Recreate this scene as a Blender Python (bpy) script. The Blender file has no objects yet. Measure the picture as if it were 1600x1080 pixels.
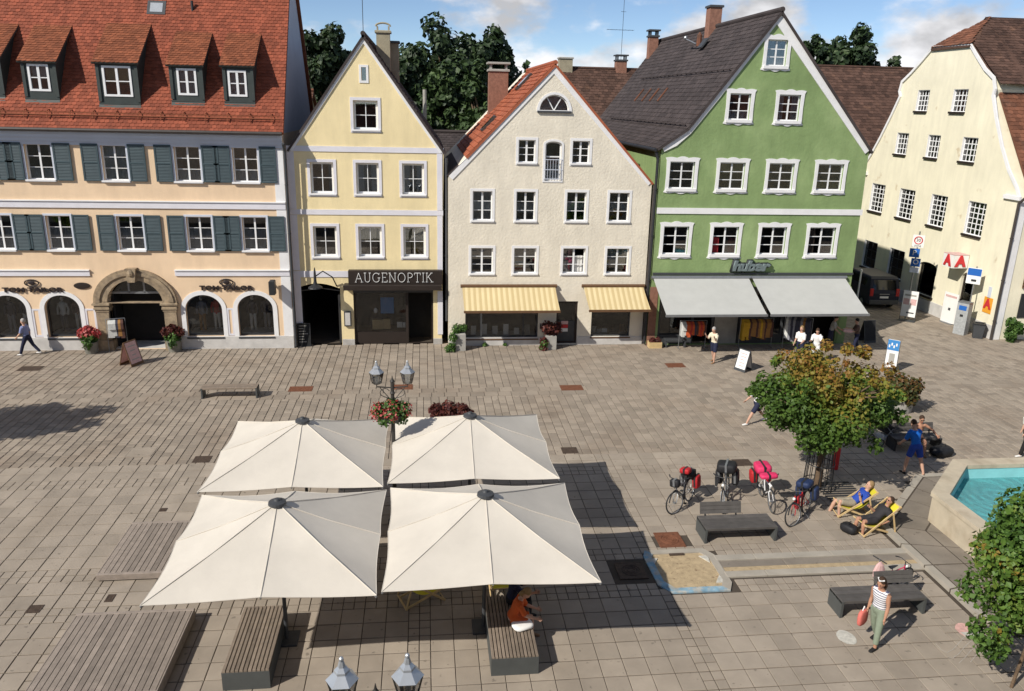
import bpy, math, random
from mathutils import Vector, Matrix
from mathutils.geometry import tessellate_polygon
RND = random.Random(7)
scene = bpy.context.scene
COL = scene.collection
R = math.radians

# ------------------------------------------------------------------ camera
FOCAL, PITCH, ROLL, YAW, CAMH = 1240.0, R(17.0), R(1.36), R(6.5), 11.5     # focal length in pixels of the 1600 wide photograph
_f = Vector((math.sin(YAW)*math.cos(PITCH), math.cos(YAW)*math.cos(PITCH), -math.sin(PITCH)))
_r0 = Vector((math.cos(YAW), -math.sin(YAW), 0)); _u0 = _r0.cross(_f)
_r = _r0*math.cos(ROLL) + _u0*math.sin(ROLL); _u = -_r0*math.sin(ROLL) + _u0*math.cos(ROLL)
camd = bpy.data.cameras.new('camera'); cam = bpy.data.objects.new('camera', camd); COL.objects.link(cam)
camd.sensor_fit = 'HORIZONTAL'; camd.sensor_width = 36; camd.lens = 36*FOCAL/1600; camd.clip_start = .1; camd.clip_end = 3000
M4 = Matrix((_r, _u, -_f)).transposed().to_4x4(); M4.translation = (0, 0, CAMH); cam.matrix_world = M4
scene.camera = cam
def ray(px, py): return _f + _r*((px-800)/FOCAL) - _u*((py-540)/FOCAL)
EYE = Vector((0, 0, CAMH))
def G(px, py, z=0.0):                     # pixel -> point on the level z
    d = ray(px, py); return EYE + d*((z-CAMH)/d.z)
def FY(px, py, y):                        # pixel -> point on the upright plane y
    d = ray(px, py); return EYE + d*(y/d.y)
def FX(px, py, x):
    d = ray(px, py); return EYE + d*(x/d.x)
def proj(p):
    v = Vector(p) - EYE; z = v.dot(_f); return 800 + FOCAL*v.dot(_r)/z, 540 - FOCAL*v.dot(_u)/z, z

# ------------------------------------------------------------------ light
SUN_EL, SUN_AZ = R(37.7), math.atan2(-1.07, -.73)         # direction to the sun, azimuth from +Y towards +X
world = bpy.data.worlds.new('World'); scene.world = world; world.use_nodes = True
nt = world.node_tree; N = nt.nodes; Lk = nt.links; N.clear()
out = N.new('ShaderNodeOutputWorld'); bg = N.new('ShaderNodeBackground'); sky = N.new('ShaderNodeTexSky')
sky.sky_type = 'NISHITA'; sky.sun_disc = False; sky.sun_elevation = SUN_EL; sky.sun_rotation = SUN_AZ
sky.air_density = 1.0; sky.dust_density = .3; sky.ozone_density = 2.0; sky.altitude = 3800
tc = N.new('ShaderNodeTexCoord'); mp = N.new('ShaderNodeMapping'); mp.inputs['Scale'].default_value = (1, 1, 1.9); mp.inputs['Location'].default_value = (3.24, .17, 1.385)
n1 = N.new('ShaderNodeTexNoise'); n1.inputs['Scale'].default_value = 7.0; n1.inputs['Detail'].default_value = 9; n1.inputs['Roughness'].default_value = .55
n2 = N.new('ShaderNodeTexNoise'); n2.inputs['Scale'].default_value = 2.3; n2.inputs['Detail'].default_value = 2
ad = N.new('ShaderNodeMath'); ad.operation = 'MULTIPLY_ADD'; ad.inputs[1].default_value = .75
rp = N.new('ShaderNodeMapRange'); rp.interpolation_type = 'SMOOTHSTEP'; rp.inputs['From Min'].default_value = .905; rp.inputs['From Max'].default_value = 1.07
sh = N.new('ShaderNodeTexNoise'); sh.inputs['Scale'].default_value = 16; sh.inputs['Detail'].default_value = 5
cr = N.new('ShaderNodeMapRange'); cr.inputs['From Min'].default_value = .35; cr.inputs['From Max'].default_value = .65; cr.inputs['To Min'].default_value = 5.0; cr.inputs['To Max'].default_value = 9.5
cc = N.new('ShaderNodeCombineColor'); mx = N.new('ShaderNodeMix'); mx.data_type = 'RGBA'
Lk.new(tc.outputs['Generated'], mp.inputs['Vector'])
for n in (n1, n2, sh): Lk.new(mp.outputs['Vector'], n.inputs['Vector'])
Lk.new(n2.outputs['Fac'], ad.inputs[0]); Lk.new(n1.outputs['Fac'], ad.inputs[2]); Lk.new(ad.outputs[0], rp.inputs['Value'])
Lk.new(sh.outputs['Fac'], cr.inputs['Value'])
for i, k in enumerate((1.0, 1.0, 1.03)):
    m = N.new('ShaderNodeMath'); m.operation = 'MULTIPLY'; m.inputs[1].default_value = k; Lk.new(cr.outputs['Result'], m.inputs[0]); Lk.new(m.outputs[0], cc.inputs[i])
Lk.new(rp.outputs['Result'], mx.inputs['Factor']); Lk.new(sky.outputs['Color'], mx.inputs['A']); Lk.new(cc.outputs['Color'], mx.inputs['B'])
Lk.new(mx.outputs['Result'], bg.inputs['Color']); bg.inputs['Strength'].default_value = .092; Lk.new(bg.outputs[0], out.inputs['Surface'])
sd = bpy.data.lights.new('sun', 'SUN'); sd.energy = 4.2; sd.angle = R(.53); sd.color = (1, .95, .87)
sun = bpy.data.objects.new('sun', sd); COL.objects.link(sun)
tosun = Vector((math.sin(SUN_AZ)*math.cos(SUN_EL), math.cos(SUN_AZ)*math.cos(SUN_EL), math.sin(SUN_EL)))
sun.rotation_euler = tosun.to_track_quat('Z', 'Y').to_euler(); sun.location = (-20, -20, 40)
scene.view_settings.view_transform = 'Standard'; scene.view_settings.look = 'None'
scene.view_settings.exposure = 0.27; scene.view_settings.gamma = 1

# ------------------------------------------------------------------ materials
MATS = {}
def mat(name, col, rough=.85, var=.12, scale=1.5, bump=0., bscale=40., tint=0., metal=0., spec=.3, col2=None, c2=(.5, .75), c2scale=3., orand=0., detail=5, emit=None, trans=0., streak=0., spot=None):
    m = bpy.data.materials.new(name); m.use_nodes = True; t = m.node_tree; n = t.nodes; l = t.links
    b = n['Principled BSDF']; b.inputs['Roughness'].default_value = rough; b.inputs['Metallic'].default_value = metal
    b.inputs['Specular IOR Level'].default_value = spec
    geo = n.new('ShaderNodeNewGeometry'); pos = geo.outputs['Position']
    rgb = n.new('ShaderNodeRGB'); rgb.outputs[0].default_value = (*col, 1); cur = rgb.outputs[0]
    if col2:
        no = n.new('ShaderNodeTexNoise'); no.inputs['Scale'].default_value = c2scale; no.inputs['Detail'].default_value = 6; l.new(pos, no.inputs['Vector'])
        mr = n.new('ShaderNodeMapRange'); mr.inputs['From Min'].default_value = c2[0]; mr.inputs['From Max'].default_value = c2[1]; l.new(no.outputs['Fac'], mr.inputs['Value'])
        mi = n.new('ShaderNodeMix'); mi.data_type = 'RGBA'; mi.inputs['B'].default_value = (*col2, 1); l.new(mr.outputs['Result'], mi.inputs['Factor']); l.new(cur, mi.inputs['A']); cur = mi.outputs['Result']
    val = None
    def mul(a, bsock):
        mm = n.new('ShaderNodeMath'); mm.operation = 'MULTIPLY'; l.new(a, mm.inputs[0]); l.new(bsock, mm.inputs[1]); return mm.outputs[0]
    def rng(sock, amp, lo=0., hi=1.):
        mr = n.new('ShaderNodeMapRange'); mr.inputs['From Min'].default_value = lo; mr.inputs['From Max'].default_value = hi
        mr.inputs['To Min'].default_value = 1-amp; mr.inputs['To Max'].default_value = 1+amp; l.new(sock, mr.inputs['Value']); return mr.outputs['Result']
    if var:
        no = n.new('ShaderNodeTexNoise'); no.inputs['Scale'].default_value = scale; no.inputs['Detail'].default_value = detail; no.inputs['Roughness'].default_value = .62
        l.new(pos, no.inputs['Vector']); val = rng(no.outputs['Fac'], var, .28, .72)
    if streak:                                             # rain streaks: noise drawn out along z
        mpn = n.new('ShaderNodeMapping'); mpn.inputs['Scale'].default_value = (2.4, 2.4, .5); l.new(pos, mpn.inputs['Vector'])
        no = n.new('ShaderNodeTexNoise'); no.inputs['Scale'].default_value = 1.0; no.inputs['Detail'].default_value = 5; no.inputs['Roughness'].default_value = .6; l.new(mpn.outputs[0], no.inputs['Vector'])
        sv_ = rng(no.outputs['Fac'], streak, .30, .62); val = sv_ if val is None else mul(val, sv_)
    if spot:                                               # small dark stains
        no = n.new('ShaderNodeTexNoise'); no.inputs['Scale'].default_value = spot[0]; no.inputs['Detail'].default_value = 3; l.new(pos, no.inputs['Vector'])
        mr = n.new('ShaderNodeMapRange'); mr.inputs['From Min'].default_value = spot[1]; mr.inputs['From Max'].default_value = spot[2]; mr.inputs['To Min'].default_value = 1; mr.inputs['To Max'].default_value = spot[3]; l.new(no.outputs['Fac'], mr.inputs['Value'])
        val = mr.outputs['Result'] if val is None else mul(val, mr.outputs['Result'])
    if tint:
        at = n.new('ShaderNodeAttribute'); at.attribute_name = 'tint'; s = rng(at.outputs['Fac'], tint); val = s if val is None else mul(val, s)
    if orand:
        oi = n.new('ShaderNodeObjectInfo'); s = rng(oi.outputs['Random'], orand); val = s if val is None else mul(val, s)
    if val is not None:
        vm = n.new('ShaderNodeVectorMath'); vm.operation = 'SCALE'; l.new(cur, vm.inputs[0]); l.new(val, vm.inputs['Scale']); cur = vm.outputs[0]
    l.new(cur, b.inputs['Base Color'])
    if bump:
        no = n.new('ShaderNodeTexNoise'); no.inputs['Scale'].default_value = bscale; no.inputs['Detail'].default_value = 4; l.new(pos, no.inputs['Vector'])
        bp = n.new('ShaderNodeBump'); bp.inputs['Strength'].default_value = bump; bp.inputs['Distance'].default_value = .03; l.new(no.outputs['Fac'], bp.inputs['Height']); l.new(bp.outputs[0], b.inputs['Normal'])
    if trans:
        tr = n.new('ShaderNodeBsdfTranslucent'); l.new(cur, tr.inputs['Color']); ms = n.new('ShaderNodeMixShader'); ms.inputs[0].default_value = trans
        l.new(b.outputs[0], ms.inputs[1]); l.new(tr.outputs[0], ms.inputs[2]); l.new(ms.outputs[0], n['Material Output'].inputs['Surface'])
    MATS[name] = m; return m
def stripes(name, ca, cb, period, axis=0, duty=.5, rough=.8, soft=0.02):      # woven stripes along a local axis
    m = mat(name, ca, rough, var=.06); t = m.node_tree; n = t.nodes; l = t.links; b = n['Principled BSDF']
    src = b.inputs['Base Color'].links[0].from_socket
    tcn = n.new('ShaderNodeTexCoord'); sx = n.new('ShaderNodeSeparateXYZ'); l.new(tcn.outputs['Object'], sx.inputs[0])
    dv = n.new('ShaderNodeMath'); dv.operation = 'DIVIDE'; dv.inputs[1].default_value = period; l.new(sx.outputs[axis], dv.inputs[0])
    fr = n.new('ShaderNodeMath'); fr.operation = 'FRACT'; l.new(dv.outputs[0], fr.inputs[0])
    mr = n.new('ShaderNodeMapRange'); mr.inputs['From Min'].default_value = duty-soft; mr.inputs['From Max'].default_value = duty+soft; l.new(fr.outputs[0], mr.inputs['Value'])
    mi = n.new('ShaderNodeMix'); mi.data_type = 'RGBA'; mi.inputs['B'].default_value = (*cb, 1); l.new(mr.outputs['Result'], mi.inputs['Factor']); l.new(src, mi.inputs['A']); l.new(mi.outputs['Result'], b.inputs['Base Color'])
    return m
def leafmat(name, cols, trans=.28, nscale=.9, rough=.55):    # leaf colours picked leaf by leaf from a ramp
    m = bpy.data.materials.new(name); m.use_nodes = True; t = m.node_tree; n = t.nodes; l = t.links; b = n['Principled BSDF']; b.inputs['Roughness'].default_value = rough
    b.inputs['Specular IOR Level'].default_value = .35
    at = n.new('ShaderNodeAttribute'); at.attribute_name = 'tint'; cr_ = n.new('ShaderNodeValToRGB'); e = cr_.color_ramp.elements
    for i, (p, c) in enumerate(cols):
        el = e[i] if i < 2 else e.new(p)
        el.position = p; el.color = (*c, 1)
    l.new(at.outputs['Fac'], cr_.inputs[0]); l.new(cr_.outputs[0], b.inputs['Base Color'])
    tr = n.new('ShaderNodeBsdfTranslucent'); l.new(cr_.outputs[0], tr.inputs['Color']); ms = n.new('ShaderNodeMixShader'); ms.inputs[0].default_value = trans
    l.new(b.outputs[0], ms.inputs[1]); l.new(tr.outputs[0], ms.inputs[2]); l.new(ms.outputs[0], n['Material Output'].inputs['Surface']); MATS[name] = m; return m
def glassmat(name, tintc=(.75, .8, .82), base=.10):
    m = bpy.data.materials.new(name); m.use_nodes = True; t = m.node_tree; n = t.nodes; l = t.links; n.remove(n['Principled BSDF'])
    fr = n.new('ShaderNodeFresnel'); fr.inputs['IOR'].default_value = 1.5; tp = n.new('ShaderNodeBsdfTransparent'); tp.inputs[0].default_value = (*tintc, 1)
    gl = n.new('ShaderNodeBsdfGlossy'); gl.inputs['Roughness'].default_value = .02; mxs = n.new('ShaderNodeMixShader')
    a = n.new('ShaderNodeMath'); a.operation = 'MULTIPLY_ADD'; a.inputs[1].default_value = 1.2; a.inputs[2].default_value = base; l.new(fr.outputs[0], a.inputs[0])
    l.new(a.outputs[0], mxs.inputs[0]); l.new(tp.outputs[0], mxs.inputs[1]); l.new(gl.outputs[0], mxs.inputs[2]); l.new(mxs.outputs[0], n['Material Output'].inputs['Surface']); MATS[name] = m; return m

# ------------------------------------------------------------------ mesh builder
class MB:
    def __init__(s): s.v = []; s.f = []; s.t = []
    def add(s, vs, fs, tint=.5):
        o = len(s.v); s.v += [tuple(v) for v in vs]; s.f += [tuple(i+o for i in f) for f in fs]; s.t += [tint]*len(fs); return s
    def box(s, x0, x1, y0, y1, z0, z1, tint=.5):
        return s.add([(x0,y0,z0),(x1,y0,z0),(x1,y1,z0),(x0,y1,z0),(x0,y0,z1),(x1,y0,z1),(x1,y1,z1),(x0,y1,z1)],
                     [(0,3,2,1),(4,5,6,7),(0,1,5,4),(1,2,6,5),(2,3,7,6),(3,0,4,7)], tint)
    def obox(s, c, h, rot=None, tint=.5):             # centre, half sizes, rotation matrix
        vs = []; c = Vector(c); rot = rot or Matrix.Identity(3)
        for x, y, z in ((-1,-1,-1),(1,-1,-1),(1,1,-1),(-1,1,-1),(-1,-1,1),(1,-1,1),(1,1,1),(-1,1,1)): vs.append(c + rot @ Vector((x*h[0], y*h[1], z*h[2])))
        return s.add(vs, [(0,3,2,1),(4,5,6,7),(0,1,5,4),(1,2,6,5),(2,3,7,6),(3,0,4,7)], tint)
    def bevbox(s, x0, x1, y0, y1, z0, z1, b=.02, tint=.5):   # box with chamfered top edge and corners
        def ring(d, z): return [(x0+d,y0+d,z),(x1-d,y0+d,z),(x1-d,y1-d,z),(x0+d,y1-d,z)]
        vs = ring(0, z0)+ring(0, z1-b)+ring(b, z1); fs = [(3,2,1,0),(8,9,10,11)]
        for k in (0, 4): fs += [(k+i, k+(i+1) % 4, k+4+(i+1) % 4, k+4+i) for i in range(4)]
        return s.add(vs, fs, tint)
    def beam(s, a, b, w, h=None, up=(0,0,1), tint=.5):
        a = Vector(a); b = Vector(b); d = b-a; L = d.length; h = h or w
        if L < 1e-6: return s
        z = d.normalized(); u = Vector(up)
        if abs(z.dot(u)) > .98: u = Vector((1,0,0)) if abs(z.x) < .9 else Vector((0,1,0))
        x = u.cross(z).normalized(); y = z.cross(x); rot = Matrix((x, y, z)).transposed()
        return s.obox((a+b)/2, (w/2, h/2, L/2), rot, tint)
    def tube(s, path, r, n=8, closed=False, caps=True, tint=.5):
        P = [Vector(p) for p in path]; m = len(P); rr = r if isinstance(r, (list, tuple)) else [r]*m; o = len(s.v); ref = None; rings = []
        for i, p in enumerate(P):
            if closed: d = P[(i+1) % m]-P[i-1]
            else: d = P[min(i+1, m-1)]-P[max(i-1, 0)]
            d = d.normalized() if d.length > 1e-9 else Vector((0,0,1))
            if ref is None: ref = d.orthogonal().normalized() if abs(d.z) > .95 else d.cross(Vector((0,0,1))).normalized()
            x = (ref - d*ref.dot(d))
            x = x.normalized() if x.length > 1e-6 else d.orthogonal().normalized(); ref = x; y = d.cross(x)
            rings.append([p + x*(rr[i]*math.cos(2*math.pi*k/n)) + y*(rr[i]*math.sin(2*math.pi*k/n)) for k in range(n)])
        vs = [v for rg in rings for v in rg]; fs = []
        for i in range(m if closed else m-1):
            a = i*n; b = ((i+1) % m)*n
            fs += [(a+k, a+(k+1) % n, b+(k+1) % n, b+k) for k in range(n)]
        if caps and not closed: fs += [tuple(range(n-1, -1, -1)), tuple((m-1)*n+k for k in range(n))]
        return s.add(vs, fs, tint)
    def lathe(s, prof, c=(0,0,0), n=12, tint=.5, rot=0., sx=1., sy=1.):
        vs = []; fs = []; m = len(prof)
        for r, z in prof: vs += [(c[0]+sx*r*math.cos(rot+2*math.pi*k/n), c[1]+sy*r*math.sin(rot+2*math.pi*k/n), c[2]+z) for k in range(n)]
        for i in range(m-1): fs += [(i*n+k, i*n+(k+1) % n, (i+1)*n+(k+1) % n, (i+1)*n+k) for k in range(n)]
        fs += [tuple(range(n-1, -1, -1)), tuple((m-1)*n+k for k in range(n))]
        return s.add(vs, fs, tint)
    def ball(s, c, r, sc=(1,1,1), n=10, m=6, tint=.5, jit=0.):
        prof = [(max(1e-4, math.sin(math.pi*i/m)), -math.cos(math.pi*i/m)) for i in range(m+1)]; vs = []; fs = []
        for pr, pz in prof:
            for k in range(n):
                j = 1+RND.uniform(-jit, jit); vs.append((c[0]+r*sc[0]*j*pr*math.cos(2*math.pi*k/n), c[1]+r*sc[1]*j*pr*math.sin(2*math.pi*k/n), c[2]+r*sc[2]*j*pz))
        for i in range(m): fs += [(i*n+k, i*n+(k+1) % n, (i+1)*n+(k+1) % n, (i+1)*n+k) for k in range(n)]
        return s.add(vs, fs, tint)
    def plate(s, outer, holes=(), y0=0., y1=.1, back=True, tint=.5):   # polygon in x,z with holes, thick along y, front at y0
        loops = [list(outer)]+[list(h) for h in holes]; flat = [p for lp in loops for p in lp]; nfl = len(flat)
        tri = tessellate_polygon([[Vector((p[0], p[1], 0)) for p in lp] for lp in loops])
        fs = []
        for t3 in tri:
            a, b, c = (flat[i] for i in t3); ar = (b[0]-a[0])*(c[1]-a[1])-(c[0]-a[0])*(b[1]-a[1])
            if abs(ar) < 1e-9: continue
            q = tuple(t3) if ar > 0 else tuple(reversed(t3)); fs.append(q)
            if back: fs.append(tuple(i+nfl for i in reversed(q)))
        o = 0
        for li, lp in enumerate(loops):
            k = len(lp); area = sum(lp[i][0]*lp[(i+1) % k][1]-lp[(i+1) % k][0]*lp[i][1] for i in range(k)); ccw = area > 0
            if li: ccw = not ccw
            for i in range(k):
                a, b = o+i, o+(i+1) % k
                fs.append((a+nfl, b+nfl, b, a) if ccw else (a, b, b+nfl, a+nfl))
            o += k
        return s.add([(p[0], y0, p[1]) for p in flat]+[(p[0], y1, p[1]) for p in flat], fs, tint)
    def poly(s, pts, z0, z1, tint=.5):      # polygon in x,y extruded in z
        n = len(pts); ar = sum(pts[i][0]*pts[(i+1) % n][1]-pts[(i+1) % n][0]*pts[i][1] for i in range(n))
        if ar < 0: pts = list(reversed(pts))
        return s.add([(p[0], p[1], z0) for p in pts]+[(p[0], p[1], z1) for p in pts], [tuple(range(n, 2*n)), tuple(range(n-1, -1, -1))]+[(i, (i+1) % n, n+(i+1) % n, n+i) for i in range(n)], tint)
    def xf(s, M): s.v = [tuple(M @ Vector(v)) for v in s.v]; return s
    def mesh(s, name, m=None, smooth=False):
        me = bpy.data.meshes.new(name); me.from_pydata(s.v, [], s.f); me.update()
        a = me.attributes.new('tint', 'FLOAT', 'FACE'); a.data.foreach_set('value', s.t)
        if smooth: me.polygons.foreach_set('use_smooth', [True]*len(s.f))
        if m: me.materials.append(MATS[m] if isinstance(m, str) else m)
        return me
    def build(s, name, m, parent=None, smooth=False, kind=None, label=None):
        return link(name, s.mesh(name, m, smooth), parent, kind, label)
def superball(mb, c, h, e=.5, n=16, m=8, jit=.03):      # rounded, slightly lumpy sack
    vs = []; fs = []; f = lambda v: math.copysign(abs(v)**e, v)
    for i in range(m+1):
        ph = -math.pi/2+math.pi*i/m
        for k in range(n):
            th = 2*math.pi*k/n; j = 1+RND.uniform(-jit, jit); vs.append((c[0]+h[0]*j*f(math.cos(ph))*f(math.cos(th)), c[1]+h[1]*j*f(math.cos(ph))*f(math.sin(th)), c[2]+h[2]*j*f(math.sin(ph))))
    for i in range(m): fs += [(i*n+k, i*n+(k+1) % n, (i+1)*n+(k+1) % n, (i+1)*n+k) for k in range(n)]
    mb.add(vs, fs); return mb
def link(name, me, parent=None, kind=None, label=None):
    o = bpy.data.objects.new(name, me); COL.objects.link(o)
    if parent is not None: o.parent = parent
    if kind: o['kind'] = kind
    if label: o['label'] = label
    return o
def thing(name, label, cat, loc=(0,0,0), rz=0., group=None):
    o = bpy.data.objects.new(name, None); COL.objects.link(o); o.empty_display_size = .2
    o.location = loc; o.rotation_euler = (0, 0, rz); o['label'] = label; o['category'] = cat
    if group: o['group'] = group
    return o
def tag(o, label, cat, group=None, loc=None, rz=None):
    o['label'] = label; o['category'] = cat
    if group: o['group'] = group
    if loc is not None: o.location = loc
    if rz is not None: o.rotation_euler = (0, 0, rz)
    return o
def text_mesh(txt, size, depth, m, shear=0., spacing=1., bevel=0., offset=0.):
    cu = bpy.data.curves.new('lettering', 'FONT'); cu.body = txt; cu.size = size; cu.extrude = depth/2; cu.align_x = 'CENTER'; cu.align_y = 'CENTER'; cu.shear = shear; cu.space_character = spacing
    cu.bevel_depth = bevel; cu.offset = offset; cu.resolution_u = 3
    ob = bpy.data.objects.new('lettering', cu); COL.objects.link(ob); dg = bpy.context.evaluated_depsgraph_get(); dg.update()
    me = bpy.data.meshes.new_from_object(ob.evaluated_get(dg)); bpy.data.objects.remove(ob); me.name = 'lettering'
    me.materials.clear(); me.materials.append(MATS[m]); me.transform(Matrix.Rotation(math.pi/2, 4, 'X')); return me

# plaster, stone, paint
mat('peach_plaster', (.765, .57, .38), .9, .08, .6, .25, 25, streak=.05)
mat('peach_base_plaster', (.72, .47, .32), .9, .08, .6, .25, 25)
mat('yellow_plaster', (.80, .665, .385), .9, .07, .7, .3, 16, streak=.05)
mat('cream_plaster', (.74, .675, .55), .92, .08, .8, .6, 9, streak=.05)
mat('green_plaster', (.222, .308, .128), .92, .13, .5, .5, 8, col2=(.27, .35, .16), c2=(.5, .8), c2scale=.5, streak=.075)
mat('pale_yellow_plaster', (.79, .735, .56), .92, .07, .5, .2, 14, col2=(.62, .52, .36), c2=(.66, .72), c2scale=.9, streak=.05)
mat('lilac_trim', (.70, .685, .72), .85, .06, 1.5)
mat('white_trim', (.78, .77, .76), .8, .06, 2)
mat('white_paint', (.80, .80, .79), .45, .04, 3, spec=.5)
mat('pale_blue_trim', (.58, .61, .68), .8, .06, 1.5)
mat('plinth_stone', (.55, .53, .50), .9, .15, 2, .2, 30)
mat('grey_plinth', (.42, .40, .37), .9, .18, 2, .2, 30)
mat('portal_stone', (.34, .26, .17), .92, .28, 3, .6, 30, col2=(.22, .17, .12), c2=(.45, .7), c2scale=5)
mat('shutter_paint', (.055, .082, .092), .6, .12, 3)
mat('dark_metal', (.025, .026, .028), .5, .15, 6, spec=.4)
mat('charcoal_metal', (.055, .058, .062), .5, .12, 4, spec=.4)
mat('grey_metal', (.30, .31, .32), .42, .1, 4, metal=.6)
mat('lead_sheet', (.045, .055, .05), .55, .15, 3, spec=.4)
mat('gutter_metal', (.06, .05, .045), .5, .15, 4)
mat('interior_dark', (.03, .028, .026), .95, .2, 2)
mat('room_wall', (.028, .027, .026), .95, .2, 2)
mat('curtain', (.62, .61, .58), .9, .12, 14)
mat('blind_yellow', (.55, .46, .20), .8, .08, 4)
mat('red_cloth', (.32, .03, .035), .85, .15, 8)
glassmat('glass', (.84, .87, .89), .15); glassmat('shop_glass', (.86, .88, .89), .0)
# roofs
mat('red_tile', (.265, .070, .036), .8, .14, .7, tint=.26, col2=(.25, .068, .035), c2=(.5, .8), c2scale=1.2)
mat('dormer_tile', (.23, .075, .035), .85, .2, 1.5, tint=.25)
mat('orange_tile', (.34, .10, .048), .8, .16, .8, tint=.26)
mat('dark_tile', (.058, .046, .044), .85, .25, .7, tint=.25)
mat('brown_tile', (.085, .047, .034), .88, .3, .8, tint=.35, col2=(.15, .08, .05), c2=(.6, .75), c2scale=1.5)
mat('old_red_tile', (.17, .070, .040), .88, .28, .9, tint=.35, col2=(.09, .05, .035), c2=(.5, .7), c2scale=1.3)
mat('brick', (.26, .13, .09), .9, .25, 6, .3, 30)
mat('chimney_render', (.34, .30, .21), .92, .2, 2, .3, 20)
# ground
mat('joint_sand', (.075, .060, .046), .95, .25, 2)
mat('slab_stone', (.328, .277, .220), .9, .14, 1.1, .25, 60, tint=.10, orand=.0, col2=(.295, .245, .19), c2=(.5, .8), c2scale=.4, spot=(5.5, .66, .72, .62))
mat('slab_stone_single', (.328, .277, .220), .9, .14, 1.1, .25, 60, orand=.10, col2=(.295, .245, .19), c2=(.5, .8), c2scale=.4, spot=(5.5, .66, .72, .62))
mat('cobble_stone', (.298, .249, .196), .92, .12, .9, .25, 50, tint=.16, col2=(.262, .21, .16), c2=(.5, .72), c2scale=.5, spot=(5.5, .66, .72, .62))
mat('kerb_stone', (.36, .325, .27), .9, .15, 1.5, .25, 40)
mat('platform_stone', (.215, .185, .15), .92, .2, 1.2, .25, 40, tint=.1, spot=(5.5, .66, .72, .62))
mat('rust_iron', (.17, .068, .036), .85, .3, 9, .4, 60)
mat('dark_iron', (.075, .052, .038), .8, .3, 9, .4, 60)
mat('sand', (.43, .33, .20), .95, .22, 6, .5, 50, col2=(.25, .17, .10), c2=(.6, .7), c2scale=9)
mat('blue_chalked_stone', (.22, .36, .45), .92, .3, 4, .2, 40, col2=(.40, .40, .36), c2=(.45, .6), c2scale=5)
mat('chalk_white', (.50, .48, .42), .95, .25, 9)
mat('chalk_faint', (.40, .36, .31), .95, .25, 9)
mat('chalk_pink', (.60, .36, .31), .95, .25, 9)
mat('far_ground', (.12, .105, .085), .95, .25, .1)
mat('basin_stone', (.50, .43, .32), .9, .15, 1.5, .2, 30, col2=(.38, .31, .22), c2=(.5, .75), c2scale=1.6)
mat('basin_paint', (.26, .60, .62), .7, .08, 2)
# furniture
mat('canvas', (.63, .58, .50), .85, .08, .8, .12, 5, trans=.04)
mat('weathered_wood', (.26, .217, .18), .85, .18, 5, .3, 60, orand=.22)
mat('deck_edge_wood', (.30, .25, .21), .85, .2, 4, .3, 60)
mat('bench_wood', (.22, .175, .135), .8, .18, 5, .3, 60, orand=.22)
mat('grey_bench_wood', (.10, .092, .085), .7, .18, 5, .3, 60, orand=.18)
mat('bench_panel', (.075, .080, .078), .55, .1, 3)
mat('lamp_iron', (.045, .042, .038), .5, .2, 8)
mat('lamp_roof_metal', (.42, .44, .46), .38, .08, 5, metal=.5)
glassmat('lamp_glass', (.62, .63, .62), .18)
mat('grey_awning', (.47, .47, .445), .85, .05, 2, trans=.05)
stripes('striped_awning', (.68, .56, .32), (.53, .41, .21), .26, 0, .5, soft=.12)
mat('sign_board', (.030, .022, .018), .5, .12, 3)
mat('letter_white', (.82, .81, .78), .6, .03)
mat('letter_dark', (.028, .02, .02), .5, .1)
mat('letter_steel', (.17, .21, .21), .5, .1, 6, metal=.2)
mat('sign_white', (.78, .77, .74), .6, .05)
mat('sign_red', (.55, .035, .04), .5, .05)
mat('sign_blue', (.02, .12, .42), .5, .05)
mat('sign_light_blue', (.05, .22, .50), .5, .05)
mat('sign_orange', (.75, .33, .035), .6, .06)
mat('sign_pinkish', (.62, .40, .38), .6, .15, 9)
mat('chalkboard', (.02, .02, .02), .8, .3, 12)
mat('wood_frame', (.13, .07, .035), .6, .15, 6)
mat('beech', (.58, .42, .21), .6, .12, 7)
mat('yellow_canvas', (.62, .55, .04), .85, .06)
mat('concrete', (.36, .345, .31), .92, .15, 3, .25, 40)
mat('terracotta_grey', (.20, .19, .16), .9, .2, 3)
mat('bark', (.14, .095, .06), .95, .3, 9, .8, 40)
leafmat('maple_leaf', [(0, (.035, .075, .014)), (.5, (.10, .175, .028)), (.62, (.19, .20, .03)), (.8, (.29, .19, .035)), (1, (.27, .115, .03))])
leafmat('green_leaf', [(0, (.035, .08, .014)), (.6, (.11, .20, .032)), (.9, (.19, .25, .045)), (1, (.30, .20, .035))])
leafmat('bush_leaf', [(0, (.03, .06, .015)), (.45, (.07, .075, .02)), (.8, (.17, .075, .022)), (1, (.24, .12, .04))])
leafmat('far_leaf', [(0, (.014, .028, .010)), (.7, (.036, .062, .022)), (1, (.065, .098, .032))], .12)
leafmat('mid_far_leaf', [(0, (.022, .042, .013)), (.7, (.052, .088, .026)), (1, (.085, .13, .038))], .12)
leafmat('petal', [(0, (.30, .02, .02)), (.5, (.45, .06, .06)), (1, (.60, .22, .20))], .2)
leafmat('plant_leaf', [(0, (.03, .08, .015)), (1, (.11, .20, .04))])
leafmat('dark_red_leaf', [(0, (.05, .015, .015)), (.6, (.12, .03, .025)), (1, (.16, .05, .03))])

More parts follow.
